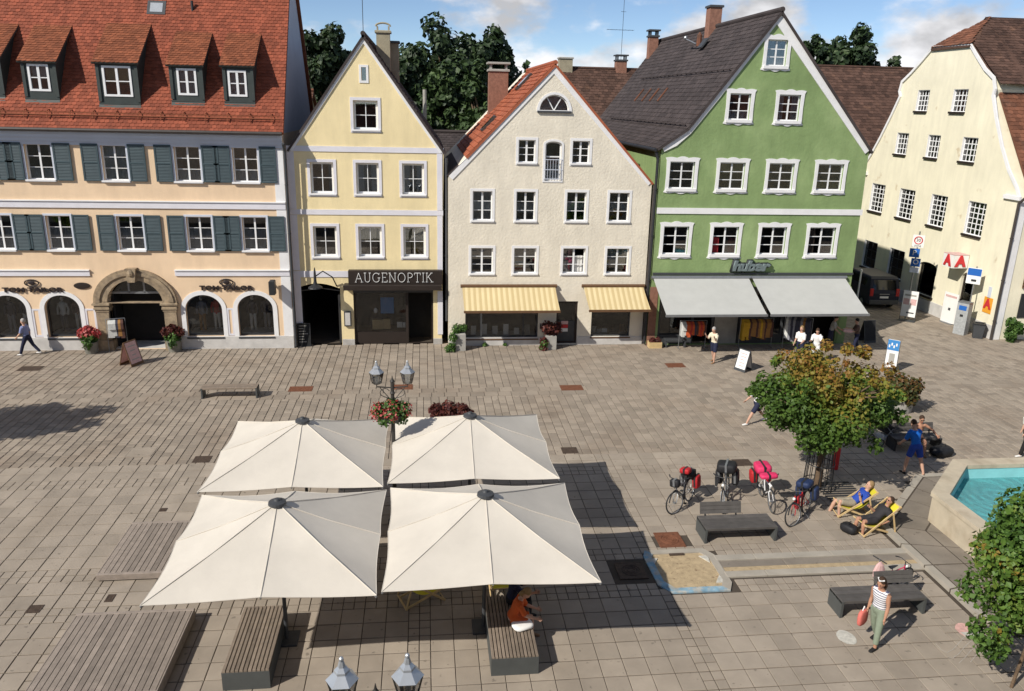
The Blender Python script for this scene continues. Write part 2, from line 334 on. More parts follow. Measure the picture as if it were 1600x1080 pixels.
# ================================================================== ground and paving
g = MB(); g.add([(-600,-60,-.035),(600,-60,-.035),(600,900,-.035),(-600,900,-.035)], [(0,1,2,3)])
ground = g.build('ground', 'far_ground', kind='structure')
bed = MB(); bed.box(-45, 55, -5, 70, -.034, -.022); paving = bed.build('square_paving', 'joint_sand', kind='structure')
FC = (18.0, 17.82)                                  # centre of the fountain
def octagon(ap, c=FC):
    rr = ap/math.cos(math.pi/8); return [(c[0]+rr*math.cos(math.pi/8+k*math.pi/4), c[1]+rr*math.sin(math.pi/8+k*math.pi/4)) for k in range(8)]
PLC = (18.2, 17.0)
def inside(p, poly):
    r = False; n = len(poly)
    for i in range(n):
        a, b = poly[i], poly[(i+1) % n]
        if (a[1] > p[1]) != (b[1] > p[1]) and p[0] < (b[0]-a[0])*(p[1]-a[1])/(b[1]-a[1])+a[0]: r = not r
    return r
PLAT = octagon(5.2, PLC)
PIT = [(5.83, 18.38), (7.45, 18.38), (7.66, 18.05), (7.66, 16.75), (7.5, 16.42), (6.0, 16.42), (5.75, 16.8), (5.72, 18.1)]
HOLES = [(6.32, 7.04, 18.5, 19.28), (4.86, 5.6, 17.1, 17.85)]         # big iron covers
def blocked(x, y):
    if inside((x, y), PLAT) or inside((x, y), PIT): return True
    if 7.6 < x < 13.3 and 16.95 < y < 18.03: return True
    return any(a < x < b and c < y < d for a, b, c, d in HOLES)
xs = []
def cols(x, upto, n, strip):            # n slabs then a strip of two half slabs
    w = (upto-x)/n
    for i in range(n): xs.append((x+i*w, x+(i+1)*w, 0))
    xs.append((upto, upto+strip/2, 1)); xs.append((upto+strip/2, upto+strip, 1))
cols(-15.4, -8.2, 14, .5); cols(-7.7, -.45, 14, .5); cols(.05, 5.72, 11, .5); cols(6.22, 11.89, 11, .5); cols(12.39, 18, 11, .5)
ys = [(16.36-.55*(k+1), 16.36-.55*k, 0) for k in range(10)]
ys += [(16.36,16.63,1),(16.63,16.9,1),(16.9,17.45,0),(17.45,18.0,0),(18.0,18.27,1),(18.27,18.55,1)]
ys += [(18.55+.5625*k, 18.55+.5625*(k+1), 0) for k in range(8)]+[(23.05,23.32,1),(23.32,23.6,1)]
slabs = []
for (x0, x1, sx) in xs:
    for (y0, y1, sy) in ys:
        if blocked((x0+x1)/2, (y0+y1)/2): continue
        px, py, d = proj(((x0+x1)/2, (y0+y1)/2, 0))
        if sx and not sy: parts_ = [(x0, x1, y0, (y0+y1)/2), (x0, x1, (y0+y1)/2, y1)]
        elif sy and not sx: parts_ = [(x0, (x0+x1)/2, y0, y1), ((x0+x1)/2, x1, y0, y1)]
        else: parts_ = [(x0, x1, y0, y1)]
        for q in parts_: slabs.append((d if (-20 < px < 1620 and py < 1110) else 1e3, q))
slabs.sort(key=lambda t: t[0]/math.sqrt((t[1][1]-t[1][0])*(t[1][3]-t[1][2])))
J = .0095
cache = {}
for d, (x0, x1, y0, y1) in slabs[:300]:
    w, h = round(x1-x0, 2), round(y1-y0, 2)
    if (w, h) not in cache: cache[(w, h)] = MB().bevbox(-w/2+J, w/2-J, -h/2+J*1.55, h/2-J*1.55, -.03, 0, .006).mesh('paving_slab', 'slab_stone_single')
    o = link('paving_slab', cache[(w, h)], paving); o.location = ((x0+x1)/2, (y0+y1)/2, RND.uniform(-.003, .003)); o.rotation_euler = (RND.uniform(-.006, .006), RND.uniform(-.006, .006), RND.uniform(-.006, .006))
m = MB()
def piece(x0, x1, y0, y1, j=J, b=.006, t=None):
    dz = RND.uniform(-.004, .004); m.bevbox(x0+j, x1-j, y0+j*1.5, y1-j*1.5, -.03, dz, b, RND.random() if t is None else t)
for d, q in slabs[300:]: piece(*q)
for x0, x1, _ in xs:                                # two rows of slabs as a band
    for y0, y1 in ((23.6, 24.1), (24.1, 24.6)):
        if not blocked((x0+x1)/2, (y0+y1)/2): piece(x0, x1, y0, y1)
m.build('paving_slabs', 'slab_stone', paving, kind='stuff')
m = MB()
def cobbles(xa, xb, ya, yb, w, lo, hi):
    x = xa
    while x < xb:
        ww = w*RND.uniform(.88, 1.12); y = ya
        while y < yb-.05:
            L = RND.uniform(lo, hi)
            if yb-(y+L) < lo*.7: L = yb-y
            if not blocked(x+ww/2, y+L/2): piece(x, x+ww, y, min(y+L, yb), .0085, .012)
            y += L
        x += ww
cobbles(-30, 42, 24.6, 30.4, .30, .2, .5)
cobbles(18, 42, 8, 24.6, .30, .2, .5)
cobbles(-30, -15.4, 14, 24.6, .30, .2, .5)
x = -30
while x < 42:                                        # slab band in front of the shops
    w = RND.uniform(.45, .6); piece(x, x+w, 30.4, 30.9); piece(x+.1, x+w+.1, 30.9, 31.4); x += w
cobbles(-30, 42, 31.4, 37.9, .35, .26, .42)
cobbles(21.6, 29.9, 37.9, 52, .35, .26, .42)
m.build('cobbles', 'cobble_stone', paving, kind='stuff')

# stone platform round the fountain: slabs as pieces
pl = MB(); pl.poly(octagon(5.19, PLC), -.03, .10); platform = pl.build('fountain_platform', 'joint_sand', kind='structure')
for k in range(8):
    a0, a1 = PLAT[k], PLAT[(k+1) % 8]; inn = octagon(3.2, PLC); b0, b1 = inn[k], inn[(k+1) % 8]
    for i in range(4):
        for r0, r1 in ((0, .12), (.12, .56), (.56, 1.0)):
            def at(t, r):
                e = Vector(a0).lerp(Vector(a1), t); f = Vector(b0).lerp(Vector(b1), t); return e.lerp(f, r)
            q = [at(i/4+.006, r0+.012*(r0 > 0)), at((i+1)/4-.006, r0+.012*(r0 > 0)), at((i+1)/4-.006, r1-.012), at(i/4+.006, r1-.012)]
            MB().poly([(p.x, p.y) for p in q], .0, .112+RND.uniform(-.003, .003), RND.random()).build('kerb_slab' if r0 == 0 else 'platform_slab', 'kerb_stone' if r0 == 0 else 'platform_stone', platform)

# iron covers let into the paving
def cover(px, py, w, h, mname, label, name='manhole_cover', rings=False, at=None):
    p = at or G(px, py); t = thing(name, label, 'manhole cover' if name == 'manhole_cover' else 'drain', (p[0], p[1], 0))
    MB().plate([(-w/2, -h/2), (w/2, -h/2), (w/2, h/2), (-w/2, h/2)], [[(-w/2+.035, -h/2+.035), (w/2-.035, -h/2+.035), (w/2-.035, h/2-.035), (-w/2+.035, h/2-.035)]], -.011, .02).xf(Matrix.Rotation(math.pi/2, 4, 'X').inverted() @ Matrix.Scale(1, 4)).build('frame', mname, t)
    mb = MB(); mb.box(-w/2+.03, w/2-.03, -h/2+.03, h/2-.03, -.02, .006)
    if rings:
        for rr in (.10, .17, .24): mb.tube([(rr*math.cos(a*.3927), rr*math.sin(a*.3927), .008) for a in range(16)], .012, 4, True)
    else:
        nb = 5
        for i in range(nb): mb.box(-w/2+.06, w/2-.06, -h/2+.06+(h-.12)*i/nb, -h/2+.06+(h-.12)*(i+.5)/nb, .005, .011)
    mb.build('lid', mname, t); return t
cover(0, 0, .72, .78, 'rust_iron', 'big square rust-brown manhole cover beside the sandy basin', rings=True, at=(6.68, 18.89))
cover(0, 0, .74, .75, 'dark_iron', 'big square manhole cover inside the parasol shadow', rings=True, at=(5.23, 17.475))
for px, py, w, h, mt, lb in ((470, 608, .95, .6, 'rust_iron', 'rusty cover on the slab band right of the far backless bench'), (628, 605, .9, .6, 'rust_iron', 'rusty cover on the slab band behind the double lantern'),
        (893, 606, .95, .62, 'rust_iron', 'rusty cover in front of the cream house'), (1055, 571, .85, .6, 'rust_iron', 'rusty cover in front of the grey awning near the white sandwich board'), (48, 576, .9, .6, 'dark_iron', 'brown cover near the peach house at the left edge'),
        (316, 718, .55, .5, 'dark_iron', 'small dark cover left of the rear left parasol'), (890, 704, .55, .5, 'dark_iron', 'small dark cover right of the rear right parasol'), (1160, 723, .6, .5, 'dark_iron', 'brown cover behind the parked bicycles')):
    cover(px, py, w, h, mt, lb)
cover(220, 707, .85, .75, 'slab_stone', 'pale stone-filled cover plate in the cobbles on the left')
cover(54, 952, .32, .3, 'dark_iron', 'dark drain grate left of the two low decks', 'drain_grate'); cover(172, 935, .18, .3, 'dark_iron', 'small drain grate between the two low decks', 'drain_grate'); cover(255, 797, .2, .2, 'dark_iron', 'tiny drain grate just behind the rear low deck', 'drain_grate')

# sandy play basin and its channel
pit = thing('sand_basin', 'shallow stone basin full of sand with blue chalk on its rim', 'sand pit', (6.7, 17.4, 0))
def off(pl_, d):
    cx = sum(p[0] for p in pl_)/len(pl_); cy = sum(p[1] for p in pl_)/len(pl_); return [(cx+(p[0]-cx)*d, cy+(p[1]-cy)*d) for p in pl_]
lp = [(p[0]-6.7, p[1]-17.4) for p in PIT]; inn = off(lp, .80); n8 = len(lp)
for i in range(n8):
    a, b, c, d = lp[i], lp[(i+1) % n8], inn[(i+1) % n8], inn[i]
    west = (a[0]+b[0])/2 < -.6 or ((a[1]+b[1])/2 < -.85 and (a[0]+b[0])/2 < .3)
    MB().poly([a, b, c, d], -.03, .018).build('rim_stone', 'blue_chalked_stone' if west else 'kerb_stone', pit)
MB().poly(inn, -.03, -.012).build('sand', 'sand', pit)
for sx, sy in ((.52, .62), (.55, -.62), (-.62, .58)):
    MB().poly([(sx, sy), (sx+.25*(1 if sx > 0 else -1), sy), (sx+.2*(1 if sx > 0 else -1), sy-.32*(1 if sy > 0 else -1))], -.02, .014).build('corner_stone', 'chalk_white', pit)
MB().box(-.25, .15, .70, .78, -.02, .021).build('outlet_slot', 'dark_iron', pit)
rill = thing('water_channel', 'narrow dry stone channel running from sand basin to fountain platform', 'water channel', (7.62, 17.5, 0))
for y0, y1, z, mt, nm in ((-.52, -.27, .03, 'kerb_stone', 'kerb_slab'), (.25, .5, .03, 'kerb_stone', 'kerb_slab'), (-.26, -.04, -.008, 'sand', 'channel_bed'), (-.03, .24, -.004, 'platform_stone', 'channel_bed')):
    k = 5 if nm == 'kerb_slab' else 3
    for i in range(k): MB().bevbox(i*5.42/k+.006, (i+1)*5.42/k-.006, y0, y1, -.03, z, .008, RND.random()).build(nm, mt, rill)

# chalk drawings
def chalk(pts, mname, label, z=.0065):
    return tag(MB().poly(pts, .004, z).build('chalk_drawing', mname), label, 'chalk drawing')
def blob(cx, cy, rx, ry, n=18): return [(cx+rx*math.cos(2*math.pi*k/n)*RND.uniform(.93, 1.05), cy+ry*math.sin(2*math.pi*k/n)*RND.uniform(.93, 1.05)) for k in range(n)]
chalk(blob(9.49, 14.46, .21, .26), 'chalk_white', 'round white chalk drawing on slabs left of the striped-shirt woman')
chalk(blob(12.47, 14.46, .26, .3), 'chalk_pink', 'pink and white chalk oval on slabs near the right tree', .0060)
chalk([(12.25, 14.42), (12.7, 14.42), (12.66, 14.22), (12.47, 14.16), (12.3, 14.22)], 'chalk_white', 'white half of the chalk oval near the right tree', .0075)
for k in range(4):
    a = G(1465+10*k, 1010); pts = [G(1462+18*k+j*9, 1006+14*math.sin(j*.8+k)+k*9) for j in range(9)]
    mb = MB()
    for p, q in zip(pts, pts[1:]): mb.beam((p.x, p.y, .0055), (q.x, q.y, .0055), .014, .003)
    tag(mb.build('chalk_line', 'chalk_faint'), ('farthest', 'second farthest', 'second nearest', 'nearest')[k]+' of the thin chalk scribbles on the slabs at bottom right', 'chalk drawing', 'chalk scribbles at the bottom right')

# fountain
fo = thing('fountain', 'octagonal stone fountain basin with turquoise painted inside and water', 'fountain', (FC[0], FC[1], .10))
def oct0(ap): return octagon(ap, (0, 0))
A_ = 3.46
for k in range(8):
    o0, o1 = oct0(A_)[k], oct0(A_)[(k+1) % 8]; i0, i1 = oct0(A_-.34)[k], oct0(A_-.34)[(k+1) % 8]
    MB().poly([o0, o1, i1, i0], 0, .80).build('basin_wall', 'basin_stone', fo)
    p0, p1 = oct0(A_+.05)[k], oct0(A_+.05)[(k+1) % 8]; q0, q1 = oct0(A_-.40)[k], oct0(A_-.40)[(k+1) % 8]
    MB().poly([p0, p1, q1, q0], .803, .93).build('rim_stone', 'basin_stone', fo)
    j0, j1 = oct0(A_-.345)[k], oct0(A_-.345)[(k+1) % 8]; k0, k1 = oct0(A_-.38)[k], oct0(A_-.38)[(k+1) % 8]
    MB().poly([j0, j1, k1, k0], .0, .80).build('painted_lining', 'basin_paint', fo)
MB().poly(oct0(A_-.345), 0, .05).build('basin_floor', 'basin_paint', fo)
wm = bpy.data.materials.new('water'); wm.use_nodes = True; wn = wm.node_tree.nodes; wl = wm.node_tree.links; wb = wn['Principled BSDF']
wb.inputs['Base Color'].default_value = (.55, .95, .95, 1); wb.inputs['Roughness'].default_value = .03; wb.inputs['Transmission Weight'].default_value = 1.0; wb.inputs['IOR'].default_value = 1.33
wg = wn.new('ShaderNodeNewGeometry'); wv = wn.new('ShaderNodeVectorMath'); wv.operation = 'DISTANCE'; wv.inputs[1].default_value = tuple(G(1563, 772, .56)); wl.new(wg.outputs['Position'], wv.inputs[0])
ws = wn.new('ShaderNodeMath'); ws.operation = 'MULTIPLY'; ws.inputs[1].default_value = 22; wl.new(wv.outputs['Value'], ws.inputs[0]); wsi = wn.new('ShaderNodeMath'); wsi.operation = 'SINE'; wl.new(ws.outputs[0], wsi.inputs[0])
wno = wn.new('ShaderNodeTexNoise'); wno.inputs['Scale'].default_value = 5; wl.new(wg.outputs['Position'], wno.inputs['Vector']); wa = wn.new('ShaderNodeMath'); wa.operation = 'MULTIPLY_ADD'; wa.inputs[1].default_value = .25
wl.new(wsi.outputs[0], wa.inputs[0]); wl.new(wno.outputs['Fac'], wa.inputs[2]); wbp = wn.new('ShaderNodeBump'); wbp.inputs['Strength'].default_value = .7; wbp.inputs['Distance'].default_value = .05; wl.new(wa.outputs[0], wbp.inputs['Height']); wl.new(wbp.outputs[0], wb.inputs['Normal'])
wtp = wn.new('ShaderNodeBsdfTransparent'); wtp.inputs[0].default_value = (.5, .92, .92, 1); wgl = wn.new('ShaderNodeBsdfGlossy'); wgl.inputs['Roughness'].default_value = .03; wl.new(wbp.outputs[0], wgl.inputs['Normal'])
wdf = wn.new('ShaderNodeBsdfDiffuse'); wdf.inputs[0].default_value = (.20, .58, .60, 1); wl.new(wbp.outputs[0], wdf.inputs['Normal'])
wm1 = wn.new('ShaderNodeMixShader'); wm1.inputs[0].default_value = .45; wl.new(wtp.outputs[0], wm1.inputs[1]); wl.new(wdf.outputs[0], wm1.inputs[2])
wfr = wn.new('ShaderNodeFresnel'); wfr.inputs[0].default_value = 1.33; wl.new(wbp.outputs[0], wfr.inputs['Normal']); wm2 = wn.new('ShaderNodeMixShader'); wl.new(wfr.outputs[0], wm2.inputs[0]); wl.new(wm1.outputs[0], wm2.inputs[1]); wl.new(wgl.outputs[0], wm2.inputs[2])
wl.new(wm2.outputs[0], wn['Material Output'].inputs['Surface']); MATS['water'] = wm
ww = MB(); pts = oct0(A_-.379); ww.add([(p[0], p[1], .46) for p in pts], [tuple(range(8))]); ww.build('water_surface', 'water', fo)

# ================================================================== houses
def arch(x0, x1, z0, zs, top, n=12):               # opening with a curved head: spring height zs, crown height top
    cx = (x0+x1)/2; a = (x1-x0)/2; pts = [(x0, z0), (x1, z0)]
    for k in range(n+1):
        t = math.pi*k/n; pts.append((cx+a*math.cos(t), zs+(top-zs)*math.sin(t)))
    return pts
def rect(x0, x1, z0, z1): return [(x0, z0), (x1, z0), (x1, z1), (x0, z1)]
def grow(r, d): return (r[0]-d, r[1]+d, r[2]-d, r[3]+d)
class House:
    def __init__(s, name, label, loc, rz=0.):
        s.root = thing(name, label, 'house', loc, rz); s.loc = Vector(loc); s.rz = rz; s.holes = []
    def L(s, px, py):                              # pixel on the front wall -> local x, z
        if s.rz == 0: p = FY(px, py, s.loc.y); return p.x-s.loc.x, p.z
        p = FX(px, py, s.loc.x); return s.loc.y-p.y, p.z
    def R(s, px0, px1, py0, py1):
        my = (py0+py1)/2; mx_ = (px0+px1)/2; a = s.L(px0, my)[0]; b = s.L(px1, my)[0]; return a, b, s.L(mx_, py1)[1], s.L(mx_, py0)[1]
    def walls(s, outline, depth, m, reveal=.22, name='wall'):
        mb2 = MB(); mb2.plate(outline, s.holes, 0, reveal, back=False)
        w = mb2.build(name, m, s.root)
        body = MB(); n = len(outline)                # side walls and back
        body.add([(p[0], reveal, p[1]) for p in outline]+[(p[0], depth, p[1]) for p in outline], [(i+n, (i+1) % n+n, (i+1) % n, i) for i in range(n) if not (outline[i][1] < .01 and outline[(i+1) % n][1] < .01)])
        tri = tessellate_polygon([[Vector((p[0], p[1], 0)) for p in outline]]); body.add([(p[0], depth, p[1]) for p in outline], [tuple(t) for t in tri])
        body.build('side_wall', m, s.root)
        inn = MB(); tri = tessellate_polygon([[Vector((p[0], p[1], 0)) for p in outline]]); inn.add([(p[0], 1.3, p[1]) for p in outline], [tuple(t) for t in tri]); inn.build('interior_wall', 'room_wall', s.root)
        zs = [p[1] for p in outline]; xs_ = [p[0] for p in outline]
        return w
    def window(s, r, cols_=2, rows=2, surround=.10, sm='white_trim', proud=.03, sill='white_trim', sillw=.06, recess=.11, bar=.035, edge=.06, fm='white_paint', curtain=None, midw=.075, scallop=False, lintel=0., opened=None, register=True, sillh=.06):
        x0, x1, z0, z1 = r; 
        if register: s.holes.append(rect(*r))
        w = None
        if surround:
            o = grow(r, surround); mb = MB(); outer = rect(*o)
            if scallop:
                outer = []; W = o[1]-o[0]; b = .07
                def wav(t): return b*(abs(math.sin(t*math.pi*3))*.55 + (.5 if .33 < t < .67 else 0)*math.sin((t-.33)*math.pi/.34))
                pts = [k/18 for k in range(19)]
                outer += [(o[0]-.06+(W+.12)*t, o[2]-wav(t)) for t in pts] + [(o[1]+.0, o[2]+.12), (o[1]-.02, (o[2]+o[3])/2), (o[1]+.0, o[3]-.12)]
                outer += [(o[1]+.06-(W+.12)*t, o[3]+wav(t)) for t in pts] + [(o[0], o[3]-.12), (o[0]+.02, (o[2]+o[3])/2), (o[0], o[2]+.12)]
            mb.plate(outer, [rect(*r)], -proud, .02); w = mb.build('window', sm, s.root)
        else:
            mb = MB(); mb.plate(rect(*r), [rect(*grow(r, -.02))], .01, recess); w = mb.build('window', sm, s.root)
        f = MB(); f.plate(rect(*grow(r, -.001)), [rect(*grow(r, -edge))], recess, recess+.06)
        gx0, gx1, gz0, gz1 = x0+edge, x1-edge, z0+edge, z1-edge
        for i in range(1, cols_):
            bw = midw if (cols_ % 2 == 0 and i == cols_//2) else bar; x = gx0+(gx1-gx0)*i/cols_; f.box(x-bw/2, x+bw/2, recess+.004, recess+.05, gz0-.01, gz1+.01)
        for j in range(1, rows):
            z = gz0+(gz1-gz0)*j/rows; f.box(gx0-.01, gx1+.01, recess+.010, recess+.045, z-bar/2, z+bar/2)
        fo_ = f.build('frame', fm, w)
        for i in range(cols_):
            for j in range(rows):
                if opened and (i in opened): continue
                a, b = gx0+(gx1-gx0)*i/cols_, gx0+(gx1-gx0)*(i+1)/cols_; c, d = gz0+(gz1-gz0)*j/rows, gz0+(gz1-gz0)*(j+1)/rows
                MB().box(a, b, recess+.02, recess+.028, c, d).build('pane', 'glass', w)
        if sill: MB().box(x0-surround*.6-.02, x1+surround*.6+.02, -sillw-proud, recess-.004, z0-sillh, z0+.012).build('sill', sill, w)
        if curtain:
            kind, m, a, b = curtain; mb = MB(); H = gz1-gz0; n = 16; za, zb = gz0+H*a, gz0+H*b; ys_ = recess+.12
            sides = [(gx0, gx1)] if kind == 'full' else [(gx0, gx0+(gx1-gx0)*.3), (gx1-(gx1-gx0)*.3, gx1)]
            for u0, u1 in sides:
                mb = MB()
                for k in range(n):
                    a0, a1 = u0+(u1-u0)*k/n, u0+(u1-u0)*(k+1)/n; y0_, y1_ = ys_+.02*math.sin(k*2.4), ys_+.02*math.sin((k+1)*2.4)
                    mb.add([(a0, y0_, za), (a1, y1_, za), (a1, y1_, zb), (a0, y0_, zb)], [(0, 1, 2, 3)])
                mb.build('curtain', m, w)
        return w
    def row(s, pxs, py0, py1, **k):                # a row of windows shares its heights
        mxp = sum(a+b for a, b in pxs)/(2*len(pxs)); z1 = s.L(mxp, py0)[1]; z0 = s.L(mxp, py1)[1]; my = (py0+py1)/2; out_ = []
        curt = k.pop('curtains', None)
        for i, (a, b) in enumerate(pxs):
            kk = dict(k)
            if curt: kk['curtain'] = curt[i % len(curt)]
            ox = kk.pop('opens', None)
            if ox: kk['opened'] = ox.get(i)
            slope = (a+b)/2-mxp; out_.append(s.window((s.L(a, my)[0]+k.get('surround', .1), s.L(b, my)[0]-k.get('surround', .1), z0, z1), **kk))
        return out_
def tiles(parent, O, U, V, lu, lv, tw, th, m, name='roof_tiles', mask=None, lift=.03):
    O, U, V = Vector(O), Vector(U).normalized(), Vector(V).normalized(); Nn = U.cross(V).normalized(); mb = MB(); nr = int(lv/th)+1
    for j in range(nr):
        v0 = j*th; v1 = min(v0+th*1.1, lv); offx = (j % 2)*tw/2; nu = int(lu/tw)+2
        for i in range(nu):
            u0 = max(0, i*tw-offx+tw*.02); u1 = min(lu, (i+1)*tw-offx-tw*.02)
            if u1-u0 < .02: continue
            if mask and not mask((u0+u1)/2, (v0+v1)/2): continue
            h = lift*RND.uniform(.8, 1.2); um = (u0+u1)/2
            a = O+U*u0+V*(v0+th*.12); a2 = O+U*um+V*v0; b = O+U*u1+V*(v0+th*.12); c = O+U*u1+V*v1; d = O+U*u0+V*v1
            mb.add([a+Nn*h, a2+Nn*h, b+Nn*h, c+Nn*h*.25, d+Nn*h*.25, a, a2, b], [(0, 1, 2, 3, 4), (5, 6, 1, 0), (6, 7, 2, 1), (5, 0, 4), (7, 3, 2)], RND.random())
    return mb.build(name, m, parent, kind='stuff')
def roof_slab(parent, O, U, V, lu, lv, th, m, name='roof'):
    O, U, V = Vector(O), Vector(U).normalized(), Vector(V).normalized(); Nn = U.cross(V).normalized()
    c = [O, O+U*lu, O+U*lu+V*lv, O+V*lv]; mb = MB(); mb.add([p-Nn*th for p in c]+c, [(3,2,1,0),(4,5,6,7),(0,1,5,4),(1,2,6,5),(2,3,7,6),(3,0,4,7)]); return mb.build(name, m, parent)
def gutter(h, a, b, m='gutter_metal', r=.07):
    return MB().tube([a, b], r, 8).build('gutter', m, h)
def downpipe(h, x, y, z0, z1, m='dark_metal', r=.05, top=None):
    pts = [(x, y, z0), (x, y, z1)]
    if top: pts += [(x+top[0]*.4, y+top[1]*.4, z1+.15), (x+top[0], y+top[1], z1+.35)]
    mb = MB(); mb.tube(pts, r, 8)
    z = z0+1.0
    while z < z1: mb.tube([(x, y, z), (x, y, z+.05)], r*1.3, 8); z += 2.2
    return mb.build('downpipe', m, h)
def chimney(parent, x, y, z0, z1, w, d, m='brick', cap='concrete', pot=None):
    c = MB(); c.box(x-w/2, x+w/2, y-d/2, y+d/2, z0, z1); ch = c.build('chimney', m, parent)
    q = MB(); q.bevbox(x-w/2-.07, x+w/2+.07, y-d/2-.07, y+d/2+.07, z1+.002, z1+.12, .03)
    if pot == 'arch':
        for sx in (-1, 1): q.box(x+sx*w*.42-.03, x+sx*w*.42+.03, y-d*.4, y+d*.4, z1+.12, z1+.32)
        q.tube([(x+w*.55*math.cos(t*math.pi/8), y, z1+.32+.16*math.sin(t*math.pi/8)) for t in range(9)], .05, 6)
    if pot == 'slab':
        for sx in (-1, 1):
            for sy in (-1, 1): q.box(x+sx*w*.4-.05, x+sx*w*.4+.05, y+sy*d*.4-.05, y+sy*d*.4+.05, z1+.12, z1+.38)
        q.bevbox(x-w/2-.1, x+w/2+.1, y-d/2-.1, y+d/2+.1, z1+.38, z1+.48, .02)
    q.build('chimney_cap', cap, ch) if False else q.build('chimney_cap', cap, parent)
    return ch
def antenna(parent, x, y, z0, z1, m='dark_metal', arms=1.):
    a = MB(); a.tube([(x, y, z0), (x, y, z1)], .016, 6); zc = z0+(z1-z0)*.62
    a.tube([(x-arms, y, zc), (x+arms*.7, y, zc)], .016, 5)
    for k in range(7): xx = x-arms+arms*1.7*k/6; a.tube([(xx, y-.28, zc), (xx, y+.28, zc)], .009, 4)
    a.tube([(x-.2, y, zc+(z1-z0)*.2), (x+.2, y, zc+(z1-z0)*.2)], .012, 4); return a.build('aerial', m, parent)
def serif_text(word, x0, x1, z0, z1, y, m, parent):           # thick-and-thin lettering with serifs
    T, t = .13, .05
    S = {'A': [((.02, 0), (.40, 1), t), ((.40, 1), (.80, 0), T), ((.16, .36), (.64, .36), t), ((-.06, 0), (.14, 0), t), ((.64, 0), (.92, 0), t)], 'U': 'U', 'G': 'G', 'O': 'O',
         'E': [((.12, 0), (.12, 1), T), ((.0, 1), (.62, 1), t), ((.0, 0), (.64, 0), t), ((.12, .52), (.5, .52), t), ((.62, 1), (.62, .8), t), ((.64, 0), (.66, .22), t)],
         'N': [((.12, 0), (.12, 1), t), ((.1, 1), (.72, 0), T), ((.74, 0), (.74, 1), t), ((-.02, 1), (.2, 1), t), ((0, 0), (.26, 0), t), ((.62, 1), (.88, 1), t)],
         'P': 'P', 'T': [((.36, 0), (.36, 1), T), ((0, 1), (.72, 1), t), ((0, 1), (0, .78), t), ((.72, 1), (.72, .78), t), ((.2, 0), (.52, 0), t)],
         'I': [((.14, 0), (.14, 1), T), ((0, 0), (.28, 0), t), ((0, 1), (.28, 1), t)],
         'K': [((.12, 0), (.12, 1), T), ((0, 0), (.26, 0), t), ((0, 1), (.26, 1), t), ((.14, .45), (.66, 1), t), ((.3, .58), (.76, 0), T), ((.55, 1), (.8, 1), t), ((.6, 0), (.9, 0), t)]}
    def arc(cx, cz, rx, rz, a0, a1, n=14): return [(cx+rx*math.cos(R(a0+(a1-a0)*k/n)), cz+rz*math.sin(R(a0+(a1-a0)*k/n))) for k in range(n+1)]
    W = {'A': .9, 'U': .9, 'G': .98, 'E': .74, 'N': .94, 'O': 1.0, 'P': .76, 'T': .8, 'I': .34, 'K': .9}
    tot = sum(W[c]+.12 for c in word); H = z1-z0; sc = (x1-x0)/tot; cx = 0.
    for ch in word:
        mb = MB()
        def seg(a, b, w):
            mb.beam((x0+(cx+a[0])*sc, y, z0+a[1]*H), (x0+(cx+b[0])*sc, y, z0+b[1]*H), .02, w*H, up=(0, 1, 0))
        if isinstance(S[ch], list):
            for a, b, w in S[ch]: seg(a, b, w)
        else:
            if ch == 'O': pl_ = arc(.46, .5, .42, .5, 0, 360, 20)
            elif ch == 'G': pl_ = arc(.46, .5, .42, .5, 40, 320, 16); seg((.78, .18), (.78, .46), T); seg((.62, .46), (.92, .46), t); seg((.78, .82), (.8, 1), t)
            elif ch == 'U': pl_ = [(.14, 1), (.14, .35)]+arc(.42, .32, .28, .32, 180, 360, 10)+[(.7, 1)]; seg((0, 1), (.28, 1), t); seg((.58, 1), (.84, 1), t)
            else: pl_ = [(.12, 1)]+arc(.32, .74, .32, .26, 90, -90, 10)+[(.12, .48)]; seg((.12, 0), (.12, 1), T); seg((0, 0), (.28, 0), t)
            for a, b in zip(pl_, pl_[1:]):
                w = t+(T-t)*abs(b[1]-a[1])/max(1e-6, math.hypot(b[0]-a[0], b[1]-a[1])); seg(a, b, w*(.8 if ch == 'U' and a[0] > .42 else 1))
        mb.build('letter', m, parent); cx += W[ch]+.12

# ------------------------------------------------------------------ peach house (left)
Yp = 37.35
PH = House('peach_house', 'long peach townhouse with red tiled roof, dormers and dark green shutters', (-26.0, Yp, 0)); PR = PH.root
WR = -6.28+26.0; EZ = 9.95
def shutters(h, r, L_=True, R_=True, w=.72, win=None):
    for on, x0 in ((L_, r[0]-w-.01), (R_, r[1]+.01)):
        if not on: continue
        mb = MB(); z0, z1 = r[2], r[3]; e = .07
        mb.plate(rect(x0, x0+w, z0, z1), [rect(x0+e, x0+w-e, z0+e, (z0+z1)/2-.035), rect(x0+e, x0+w-e, (z0+z1)/2+.035, z1-e)], -.085, -.04)
        n = 11
        for a, b in ((z0+e, (z0+z1)/2-.035), ((z0+z1)/2+.035, z1-e)):
            for k in range(n):
                zc = a+(b-a)*(k+.5)/n; mb.add([(x0+e, -.08, zc-.035), (x0+w-e, -.08, zc-.035), (x0+w-e, -.045, zc+.035), (x0+e, -.045, zc+.035)], [(0, 1, 2, 3)])
        mb.build('shutter', 'shutter_paint', h.root if win is None else win)
cA = ('full', 'curtain', 0, .33); cB = ('full', 'curtain', 0, .66); cS = ('side', 'curtain', 0, 1); cF = ('full', 'curtain', 0, 1); cN = None
